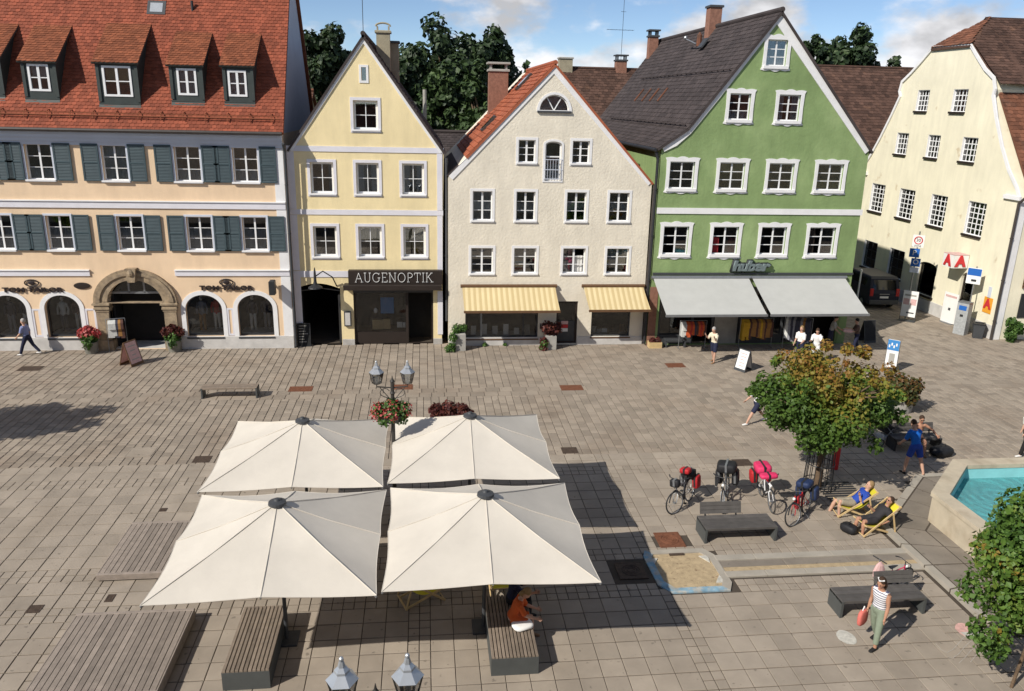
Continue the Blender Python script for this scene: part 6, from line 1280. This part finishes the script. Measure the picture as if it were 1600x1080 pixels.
# ------------------------------------------------------------------ clothes racks, crates
for i, c in enumerate([(.55, .10, .03), (.55, .32, .03), (.45, .05, .04), (.55, .55, .52), (.05, .05, .07), (.32, .16, .05), (.10, .05, .04), (.25, .25, .27)]): mat('cloth_%d' % i, c, .9, .15, 8)
def rack(label, x, y, w, h, cols_, rz=0., gl=.75):
    t = thing('clothes_rack', label, 'clothes rack', (x, y, 0), rz)
    for sx in (-1, 1): q = MB(); q.tube([(sx*w/2, 0, .03), (sx*w/2, 0, h)], .015, 6); q.tube([(sx*w/2, -.25, .03), (sx*w/2, .25, .03)], .015, 6); q.build('upright', 'grey_metal', t)
    q = MB(); q.tube([(-w/2, 0, h), (w/2, 0, h)], .015, 6); q.build('rail', 'grey_metal', t)
    n = len(cols_)
    for k, c in enumerate(cols_):
        xx = -w/2+.08+(w-.16)*(k+.5)/n; l = gl*RND.uniform(.85, 1.1); q = MB(); e = .5*(w/n)*.8; z = h-.06
        vs = []
        for s_, yy in ((-1, 0), (1, 0)):
            vs += [(xx+s_*e, -.05, z), (xx+s_*e, .05, z), (xx+s_*e, .24, z-.12), (xx+s_*e, .26, z-.4), (xx+s_*e*1.3, .19, z-.36), (xx+s_*e*1.6, .21, z-l), (xx+s_*e*1.6, -.21, z-l), (xx+s_*e*1.3, -.19, z-.36), (xx+s_*e, -.26, z-.4), (xx+s_*e, -.24, z-.12)]
        q.add(vs, [tuple(range(9, -1, -1)), tuple(range(10, 20))]+[(i, (i+1) % 10, 10+(i+1) % 10, 10+i) for i in range(10)]); q.build('garment', 'cloth_%d' % c, t)
    return t
rack('clothes rack of orange garments under the left grey awning', 13.15, 36.55, 1.35, 1.45, [3, 3, 0, 0, 2, 0, 4, 6, 0, 2, 0, 6], 0, .7); rack('clothes rack of mustard yellow garments at the shop window', 16.5, 36.75, 1.7, 1.5, [1, 1, 1, 6, 5, 5, 6, 5, 1, 5, 6, 5, 5, 6], 0, .95)
rack('clothes rack of dark and white garments under the right grey awning', 18.35, 36.1, 1.3, 1.75, [3, 7, 4, 7, 4, 4, 7, 5, 4, 4], R(-35), 1.1); rack('clothes rack of white shirts standing in the arched portal', -14.25, 37.15, .8, 1.55, [3, 3, 3, 4, 5, 6], R(15), .8)
t = thing('crate', 'low wooden crate with red plants at the corner of the green house', 'crate', (11.35, 36.85, 0))
for a in ((-.32, .32, -.2, -.18), (-.32, .32, .18, .2), (-.32, -.30, -.18, .18), (.30, .32, -.18, .18)): MB().box(a[0], a[1], a[2], a[3], 0, .3).build('board', 'beech', t)
leaves([(Vector((-.12, 0, .35)), .18), (Vector((.14, 0, .36)), .18)], 300, .1, rt, .3).build('plants', 'dark_red_leaf', t)
t = thing('low_bench', 'low dark bench under the left grey awning', 'bench', (12.4, 36.9, 0)); MB().bevbox(-.55, .55, -.18, .18, .36, .42, .01).build('seat', 'charcoal_metal', t)
for sx in (-1, 1): MB().box(sx*.48-.03, sx*.48+.03, -.15, .15, 0, .36).build('leg', 'charcoal_metal', t)

# ------------------------------------------------------------------ deck chairs
def deck_chair(label, loc, rz):                       # faces local -x
    t = thing('deck_chair', label, 'deck chair', loc, rz, 'yellow deck chairs')
    for sy in (-1, 1):
        MB().beam((-.55, sy*.29, .03), (.52, sy*.29, .88), .05, .025, up=(0, 1, 0)).build('long_rail', 'beech', t)
        MB().beam((.42, sy*.25, .03), (-.52, sy*.25, .36), .05, .025, up=(0, 1, 0)).build('seat_rail', 'beech', t)
        MB().beam((.45, sy*.32, .05), (.28, sy*.32, .68), .04, .022, up=(0, 1, 0)).build('prop', 'beech', t)
    for x, z in ((.50, .87), (-.5, .355), (.42, .04), (-.53, .05), (.45, .06)): MB().tube([(x, -.32, z), (x, .32, z)], .016, 6).build('crossbar', 'beech', t)
    q = MB(); n = 14; pts = []
    for k in range(n+1):
        s_ = k/n; p = Vector((.50, 0, .87)).lerp(Vector((-.5, 0, .355)), s_); p.z -= .36*math.sin(math.pi*s_**.85)*(.9); p.x += .02*math.sin(math.pi*s_); pts.append(p)
    q.add([(p.x, y, p.z) for p in pts for y in (-.23, .23)], [(2*k, 2*k+2, 2*k+3, 2*k+1) for k in range(n)]); q.build('canvas_sling', 'yellow_canvas', t); return t
deck_chair('deck chair with yellow canvas, nearer the camera, used by the person in dark shorts', (12.72, 18.95, 0), R(6)); deck_chair('deck chair with yellow canvas used by the person in the blue shirt', (12.62, 19.95, 0), R(-8))
deck_chair('folded deck chair under the front right parasol, behind the box seat', (1.75, 16.9, 0), R(95)); deck_chair('deck chair in the shade under the front edge of the right parasol', (-.2, 16.6, 0), R(200))
# bags
def soft_bag(label, loc, m, sx, sy, sz, rz=0., handle=True, cat='bag'):
    t = thing('bag', label, cat, loc, rz); q = superball(MB(), (0, 0, sz*.5), (sx, sy, sz*.5), .62, jit=.05); q.build('body', m, t, True)
    if handle: q = MB(); q.tube([(-sx*.4, 0, sz*.9), (-sx*.3, 0, sz*1.25), (sx*.3, 0, sz*1.25), (sx*.4, 0, sz*.9)], .012, 5); q.build('handle', m, t)
    return t
soft_bag('dark backpack lying at the feet of the deck chair sitters', (11.95, 18.95, 0), 'cargo_black', .17, .24, .26, .5); soft_bag('white cloth bag lying on the box seat beside the woman in orange', (2.06, 14.78, .46), 'sign_white', .24, .19, .12, .3, False)
# stroller
def stroller(label, loc, rz, m):
    t = thing('stroller', label, 'stroller', loc, rz)
    for x in (-.38, .38):
        for y in (-.25, .25): wheel(t, x, .13, .12, y, spokes=8)
    q = MB()
    for y in (-.25, .25): q.tube([(-.38, y, .13), (.1, y, .6), (.5, y, 1.0)], .014, 6); q.tube([(.38, y, .13), (-.05, y, .62)], .014, 6)
    q.tube([(.5, -.25, 1.0), (.5, .25, 1.0)], .016, 6); q.build('frame', 'grey_metal', t)
    q = MB(); q.add([(-.35, -.22, .45), (.2, -.22, .45), (.38, -.22, .85), (-.35, .22, .45), (.2, .22, .45), (.38, .22, .85), (-.4, -.22, .6), (-.4, .22, .6)], [(0, 1, 4, 3), (1, 2, 5, 4), (0, 3, 7, 6), (0, 6, 1), (3, 4, 7), (0, 6, 2, 1), (3, 4, 5, 7)]); q.build('seat', m, t)
    q = MB(); n = 8; q.add([(.1+.38*math.cos(R(10+k*18)), y, .72+.38*math.sin(R(10+k*18))) for k in range(n) for y in (-.24, .24)], [(2*k, 2*k+2, 2*k+3, 2*k+1) for k in range(n-1)]); q.build('hood', m, t); q = MB(); q.bevbox(-.25, .25, -.2, .2, .2, .36, .05); q.build('basket', 'cargo_silver', t); return t
soft_bag('big dark bag heap on the ground right of the seated shirtless person', (17.95, 23.75, 0), 'cargo_black', .42, .26, .34, .2); stroller('grey stroller behind the dark bench left of the man in blue', (16.55, 24.95, 0), R(190), 'cargo_black')

def mannequin(h, x, y, z, cols_, win):
    q = MB(); q.lathe([(.10, .80), (.15, .88), (.12, 1.05), (.17, 1.30), (.15, 1.42), (.05, 1.48)], (x, y, z), 10, sy=.65); q.tube([(x-.17, y, z+1.38), (x-.24, y, z+1.1), (x-.2, y-.1, z+.88)], .045, 6); q.tube([(x+.17, y, z+1.38), (x+.24, y, z+1.1), (x+.22, y-.05, z+.85)], .045, 6); q.build('mannequin', cols_[0], win)
    q = MB()
    for sx in (-1, 1): q.tube([(x+sx*.08, y, z+.86), (x+sx*.09, y, z+.45), (x+sx*.1, y, z+.04)], [.085, .065, .05], 8)
    q.build('mannequin_trousers', cols_[1], win); q = MB(); q.ball((x, y, z+1.62), .1, (.8, .9, 1.2), 8, 6); q.build('mannequin_head', 'curtain', win)
wins = [o for o in PR.children if o.name.startswith('shop_window')]
pal = [('cloth_6', 'cloth_3'), ('cloth_2', 'curtain'), ('cloth_4', 'cloth_7'), ('cloth_3', 'cloth_4'), ('cloth_7', 'cloth_5'), ('cloth_4', 'curtain')]
for i, ((x0, x1, z0, zt), w_) in enumerate(zip(arcs, wins)):
    mannequin(PH, x0+(x1-x0)*.34, .62, z0+.12, pal[i % 6], w_); mannequin(PH, x0+(x1-x0)*.72, .8, z0+.12, pal[(i+3) % 6], w_)

# ================================================================== people
for nm, c in dict(skin_fair=(.52, .31, .22), skin_tan=(.42, .22, .14), hair_grey=(.36, .34, .32), hair_brown=(.05, .028, .016), hair_blond=(.26, .17, .08), shirt_cream=(.66, .60, .45), shirt_white=(.76, .75, .73), shirt_blue=(.01, .13, .52), shirt_royal=(.02, .06, .33), shirt_orange=(.55, .10, .02), shirt_dark=(.03, .028, .03), shirt_lilac=(.22, .25, .42), navy=(.018, .022, .05), khaki=(.30, .26, .19), sage=(.22, .26, .19), black=(.015, .014, .014), brown_cloth=(.10, .06, .045), coral=(.62, .16, .13), shoe_white=(.7, .69, .66), sandal=(.25, .14, .07)).items(): mat(nm, c, .8 if 'skin' not in nm else .6, .08, 12)
stripes('striped_shirt', (.72, .71, .72), (.08, .08, .14), .055, 2, .68)
def loft(mb, pts, rad, side=(0, 1, 0), n=12):
    P = [Vector(p) for p in pts]; S = Vector(side); vs = []; m_ = len(P)
    for i, p in enumerate(P):
        d = (P[min(i+1, m_-1)]-P[max(i-1, 0)]).normalized(); s_ = (S-d*S.dot(d)); s_ = s_.normalized() if s_.length > 1e-4 else d.orthogonal().normalized(); w = d.cross(s_); ra, rb = rad[i] if isinstance(rad[i], tuple) else (rad[i], rad[i])
        vs += [p+s_*(ra*math.cos(2*math.pi*k/n))+w*(rb*math.sin(2*math.pi*k/n)) for k in range(n)]
    fs = [(i*n+k, i*n+(k+1) % n, (i+1)*n+(k+1) % n, (i+1)*n+k) for i in range(m_-1) for k in range(n)]+[tuple(range(n-1, -1, -1)), tuple((m_-1)*n+k for k in range(n))]
    mb.add(vs, fs)
PENDING = []
def remeshed(mb, name, m, parent, vox=.02):            # fuse overlapping volumes into one continuous surface
    me = mb.mesh(name, m); o = link(name, me, parent); md = o.modifiers.new('fuse', 'REMESH'); md.mode = 'VOXEL'; md.voxel_size = vox; md.use_smooth_shade = True
    sm = o.modifiers.new('soften', 'SMOOTH'); sm.factor = .5; sm.iterations = 3; PENDING.append(o); return o
def human(label, loc, heading, lean=4, head=0, legs=((8, 6), (-8, 10)), arms=((5, 12), (-5, 12)), spread=6, pelvis=None, h=1.72, top='shirt_white', sleeve=.5, bottom='navy', bot_len=1.0, hair='hair_brown', hair_len=0., shoes='black', skin='skin_fair', turn=0, hat=None, hipw=.09, dress=False, glasses=False, shirt=True, absp=None):
    k = h/1.72; t = thing('person', label, 'person', loc, heading); D = lambda a: Vector((math.sin(R(a)), 0, -math.cos(R(a))))
    up = Vector((math.sin(R(lean)), 0, math.cos(R(lean)))); P = Vector((0, 0, 0))
    hips = [P+Vector((0, s_*hipw, -.03)) for s_ in (1, -1)]; kn, an = [], []
    for i in range(2):
        a, b = legs[i]; out_ = Vector((0, (1, -1)[i]*math.sin(R(spread if absp is None else absp))*.43, 0))*.5; q = hips[i]+D(a)*.43+out_; kn.append(q); an.append(q+D(a-b)*.42+out_*.4)
    z0 = (pelvis/k if pelvis is not None else .075-min(a.z for a in an)); off_ = Vector((0, 0, z0)); P += off_; hips = [q+off_ for q in hips]; kn = [q+off_ for q in kn]; an = [q+off_ for q in an]
    nb = P+up*.50; ch = P+up*.33; wa = P+up*.15; hu = Vector((math.sin(R(lean+head)), 0, math.cos(R(lean+head)))); hc = nb+hu*.175
    sh = [nb-up*.055+Vector((0, s_*.175, 0)) for s_ in (1, -1)]; el, wr, hd = [], [], []
    for i in range(2):
        a, b = arms[i][:2]; ab = arms[i][2] if len(arms[i]) > 2 else 8; lat = Vector((0, (1, -1)[i]*math.sin(R(ab)), 0)); c_ = math.cos(R(ab)); q = sh[i]+D(a)*.28*c_+lat*.28; inw = arms[i][3] if len(arms[i]) > 3 else 0
        el.append(q); w_ = q+D(a+b)*.25+lat*.10+Vector((0, -(1, -1)[i]*inw, 0)); wr.append(w_); hd.append(w_+(w_-q).normalized()*.09)
    def limb(mb, pts, rads): loft(mb, pts, rads)
    def torso(mb, g, lo=-.07, hi=.52):
        loft(mb, [P+up*lo, P+up*.0, wa, P+up*.25, ch, P+up*.43, nb-up*.02, P+up*hi], [(.13+g, .09+g), (.158+g, .108+g), (.132+g, .092+g), (.145+g, .1+g), (.165+g, .11+g), (.165+g, .095+g), (.10+g, .07+g), (.055+g*.5, .055+g*.5)], n=14)
    b = MB(); torso(b, 0)
    loft(b, [nb-up*.03, nb+hu*.07, nb+hu*.11], [.056, .052, .055]); b.ball(hc+hu*.02, 1, (.096, .078, .118), 14, 10); fwd = Vector((hu.z, 0, -hu.x)); b.ball(hc-hu*.06+fwd*.035, 1, (.05, .05, .055), 10, 7)
    b.ball(hc+fwd*.098-hu*.015, 1, (.018, .014, .024), 8, 6)                                              # nose
    for s_ in (1, -1): b.ball(hc+Vector((0, s_*.08, 0))-hu*.005, 1, (.02, .01, .03), 6, 5)
    for i in range(2):
        loft(b, [sh[i]-Vector((0, (1, -1)[i]*.06, 0)), sh[i]], [.065, .062]); limb(b, [sh[i], sh[i].lerp(el[i], .4), el[i], el[i].lerp(wr[i], .35), wr[i]], [.058, .05, .04, .042, .028]); b.ball(wr[i].lerp(hd[i], .5), 1, (.045, .03, .045), 8, 6)
        limb(b, [hips[i]+Vector((0, 0, .04)), hips[i].lerp(kn[i], .35), kn[i], kn[i].lerp(an[i], .3), an[i].lerp(kn[i], .2), an[i]-Vector((0, 0, .03))], [.09, .083, .057, .06, .04, .038])
        loft(b, [an[i]+Vector((-.04, 0, -.045)), an[i]+Vector((.08, 0, -.05)), an[i]+Vector((.15, 0, -.055))], [(.034, .03), (.04, .025), (.035, .018)])
    sc = Matrix.Scale(k, 4)
    remeshed(b.xf(sc), 'body', skin, t, .016)
    f = MB()                                             # fingers
    for i in range(2):
        d = (hd[i]-wr[i]).normalized(); s_ = d.orthogonal().normalized(); base = wr[i]+d*.07
        for q in range(4): o_ = base+s_*(.028-.019*q); L_ = (.065, .075, .07, .055)[q]; f.tube([o_, o_+d*L_*.55, o_+d*L_*.9-s_.cross(d)*.02], [.009, .0085, .006], 6)
        o_ = wr[i]+d*.03+s_*.035; f.tube([o_, o_+d*.03+s_*.02, o_+d*.06+s_*.02], [.011, .0095, .007], 6)
    f.xf(sc).build('fingers', skin, t, True)
    if shirt:
        s1 = MB(); torso(s1, .016, -.06 if not dress else -.02, .49)
        for i in range(2):
            loft(s1, [sh[i]-Vector((0, (1, -1)[i]*.07, 0)), sh[i]], [.082, .078])
            if sleeve > 0:
                e = sh[i].lerp(el[i], min(1, sleeve*2)) if sleeve <= .5 else el[i]; pts = [sh[i], sh[i].lerp(e, .5), e]; rd = [.078, .068, .062]
                if sleeve > .5: pts.append(el[i].lerp(wr[i], (sleeve-.5)*1.9)); rd.append(.042); rd[2] = .056
                loft(s1, pts, rd)
        if dress:
            for i in range(2): loft(s1, [hips[i]+Vector((0, 0, .04)), hips[i].lerp(kn[i], .5), hips[i].lerp(kn[i], .85)], [.125, .115, .11])
        remeshed(s1.xf(sc), 'shirt' if not dress else 'dress', top, t, .02)
    if not dress:
        p1 = MB(); loft(p1, [P-up*.09, P, P+up*.09], [(.145, .105), (.178, .128), (.155, .115)], n=14)
        for i in range(2):
            if bot_len <= .5: loft(p1, [hips[i]+Vector((0, 0, .04)), hips[i].lerp(kn[i], .4), hips[i].lerp(kn[i], bot_len*2)], [.108, .103, .09])
            else: loft(p1, [hips[i]+Vector((0, 0, .04)), hips[i].lerp(kn[i], .4), kn[i], kn[i].lerp(an[i], .35), kn[i].lerp(an[i], (bot_len-.5)*2)], [.106, .097, .074, .072, .06])
        remeshed(p1.xf(sc), 'trousers' if bot_len > .5 else 'shorts', bottom, t, .02)
    hm = MB(); hm.ball(hc+hu*.055-fwd*.022, 1, (.098, .088, .105), 14, 9, jit=.03)
    if hair_len: loft(hm, [hc-fwd*.06+hu*.03, hc-fwd*.085-hu*.1, hc-fwd*.09-Vector((0, 0, hair_len))], [(.085, .05), (.08, .045), (.05, .02)])
    hm.xf(sc).build('hair', hair, t, True)
    e = MB()
    for s_ in (1, -1): e.ball(hc+fwd*.088+Vector((0, s_*.032, 0))+hu*.018, .011, (1, 1.2, .7), 6, 5)
    e.xf(sc).build('eyes', 'black', t); e = MB(); e.ball(hc+fwd*.085-hu*.062, 1, (.008, .024, .007), 6, 5); e.xf(sc).build('mouth', 'coral', t)
    if glasses: e = MB(); e.ball(hc+fwd*.09+Vector((0, .033, 0))+hu*.018, .022, (.5, 1.2, .9), 8, 6); e.ball(hc+fwd*.09+Vector((0, -.033, 0))+hu*.018, .022, (.5, 1.2, .9), 8, 6); e.tube([hc+Vector((0, .078, 0))+hu*.02, hc+fwd*.095+Vector((0, .05, 0))+hu*.022, hc+fwd*.095+Vector((0, -.05, 0))+hu*.022, hc+Vector((0, -.078, 0))+hu*.02], .005, 4); e.xf(sc).build('sunglasses', 'black', t)
    if hat: e = MB(); e.tube([hc+hu*.115+fwd*.065, hc+hu*.12+Vector((0, .07, 0)), hc+hu*.09-fwd*.08, hc+hu*.12+Vector((0, -.07, 0))], .017, 6, True); e.xf(sc).build('headband', hat, t)
    for i in range(2):
        q = MB(); a = an[i]; loft(q, [a+Vector((-.065, 0, -.045)), a+Vector((-.02, 0, -.035)), a+Vector((.06, 0, -.045)), a+Vector((.14, 0, -.055)), a+Vector((.175, 0, -.06))], [(.036, .03), (.043, .042), (.046, .032), (.046, .022), (.03, .014)]); q.xf(sc).build('shoe', shoes, t, True)
    t['_h'] = 0; del t['_h']
    return dict(root=t, wrist=[w_*k for w_ in wr], pelvis=P*k, hand=[w_*k for w_ in hd])
def at_hand(pn, i, dz=0.): M_ = Matrix.Translation(pn['root'].location) @ Matrix.Rotation(pn['root'].rotation_euler.z, 4, 'Z'); p = M_ @ pn['hand'][i]; return (p.x, p.y, p.z+dz)
human('grey-haired person in lilac vest walking past the peach house windows', (-17.98, 36.65, 0), R(172), 6, 0, ((24, 4), (-22, 18)), ((18, 25), (-15, 20)), top='shirt_lilac', sleeve=.5, bottom='navy', hair='hair_grey', shoes='shoe_white')
human('person in cream shirt and dark shorts standing before the left grey awning', (13.45, 34.35, 0), R(212), 8, 12, ((6, 4), (-10, 8)), ((25, 115), (35, 105)), top='shirt_cream', bottom='navy', bot_len=.45, hair='hair_grey', shoes='sandal')
human('person in white top on the left, half hidden behind the maple top', (17.68, 34.35, 0), R(215), 4, 0, top='shirt_white', bottom='navy', hair='hair_blond', hair_len=.25, arms=((10, 60), (5, 20)))
human('person in white blouse on the right, half hidden behind the maple top', (18.32, 34.05, 0), R(235), 8, 15, top='shirt_white', bottom='shirt_white', hair='hair_brown', hair_len=.2, arms=((20, 90), (20, 80)))
pk = human('person in dark clothes holding a pink parcel at the right awning end', (21.2, 35.6, 0), R(160), 6, 8, ((10, 5), (-8, 10)), ((25, 70), (25, 70)), top='brown_cloth', bottom='navy', hair='black', sleeve=.5)
tag(MB().bevbox(-.2, .2, -.15, .15, -.06, .06, .02).build('parcel', 'sign_pinkish'), 'pink parcel held by the person at the right awning end', 'parcel', loc=at_hand(pk, 0), rz=R(160))
human('person in grey shirt in the shade under the right grey awning', (20.2, 36.3, 0), R(-30), 12, 10, top='concrete', bottom='navy', hair='hair_brown', arms=((30, 30), (20, 30)))
human('person in navy shorts striding left, upper body hidden by the maple', (12.5, 27.0, 0), R(188), 6, 0, ((34, 6), (-30, 14)), ((-20, 15), (24, 25)), top='shirt_white', bottom='navy', bot_len=.45, hair='hair_brown', shoes='shoe_white')
human('person in bright blue shirt and shorts bending over beside the bench', (16.0, 22.4, 0), R(96), 20, 12, ((10, 8), (-14, 10)), ((14, 30, 10), (20, 40, 10)), top='shirt_blue', bottom='shirt_royal', bot_len=.38, hair='hair_brown', spread=22, h=1.84)
human('shirtless person in sunglasses seated on the dark bench behind the man in blue', (17.25, 24.2, 0), R(-100), 8, 5, ((86, 82), (84, 90)), ((20, 40, 60), (40, 60, 12)), pelvis=.57, shirt=False, bottom='brown_cloth', bot_len=.38, hair='hair_brown', skin='skin_tan', glasses=True, shoes='sandal')
ch1 = Matrix.Translation((12.62, 19.95, 0)) @ Matrix.Rotation(R(-8), 4, 'Z'); p = ch1 @ Vector((-.06, 0, 0))
human('person in royal blue shirt and khaki shorts lounging in the farther deck chair', (p.x, p.y, 0), R(172), -44, 26, ((104, 108), (88, 70)), ((40, 120, 14), (10, 60, 20)), pelvis=.40, top='shirt_royal', bottom='khaki', bot_len=.46, hair='hair_blond', spread=12, shoes='brown_cloth', h=1.8)
ch2 = Matrix.Translation((12.72, 18.95, 0)) @ Matrix.Rotation(R(6), 4, 'Z'); p = ch2 @ Vector((-.06, 0, 0))
human('person in dark shirt and shorts lounging in the nearer deck chair', (p.x, p.y, 0), R(186), -44, 22, ((98, 100), (92, 84)), ((5, 70, 16), (20, 110, 10)), pelvis=.40, top='shirt_dark', bottom='shirt_dark', bot_len=.42, hair='hair_brown', spread=10, shoes='concrete', skin='skin_tan', glasses=True)
ld = human('woman in striped sleeveless top and sage trousers walking with a coral bag', (9.95, 14.15, 0), R(205), 4, 14, ((10, 5), (-12, 14)), ((6, 12, 10), (-8, 18, 8)), top='striped_shirt', sleeve=.0, bottom='sage', bot_len=.92, hair='hair_brown', hair_len=.25, hat='shirt_white', skin='skin_tan', h=1.74)
tb = thing('bag', 'coral shopping bag carried by the woman in the striped top', 'bag', (at_hand(ld, 1)[0]-.06, at_hand(ld, 1)[1]+.03, at_hand(ld, 1)[2]-.38), R(30)); q = MB(); superball(q, (0, 0, .18), (.17, .06, .2), .6); q.build('body', 'coral', tb, True); q = MB(); q.tube([(-.06, 0, .36), (0, 0, .46), (.06, 0, .36)], .012, 5); q.build('handle', 'shirt_white', tb)
human('woman in orange dress sitting on the box seat under the right parasol', (1.86, 15.05, 0), R(-12), 22, 20, ((84, 80), (80, 92)), ((25, 45, 8), (30, 50, 6)), pelvis=.57, top='shirt_orange', dress=True, hair='hair_blond', hair_len=.12, skin='skin_fair', shoes='sandal')
human('person in dark clothes seated in the shade behind the woman in orange', (1.9, 15.7, 0), R(-5), 12, 15, ((86, 84), (82, 90)), ((40, 60), (45, 60)), pelvis=.57, top='navy', bottom='black', hair='black', skin='skin_tan')
human('person in white shirt cut off by the right edge behind the fountain', (20.95, 23.6, 0), R(178), 8, 0, ((16, 4), (-14, 14)), ((15, 25), (-10, 20)), top='shirt_white', bottom='black', hair='hair_brown', shoes='shoe_white')
dg = bpy.context.evaluated_depsgraph_get(); dg.update()
for o in PENDING:
    me = bpy.data.meshes.new_from_object(o.evaluated_get(dg)); old = o.data; mt0 = old.materials[0]; nm = o.name; o.modifiers.clear(); o.data = me; bpy.data.meshes.remove(old); me.materials.clear(); me.materials.append(mt0)
    me.polygons.foreach_set('use_smooth', [True]*len(me.polygons))
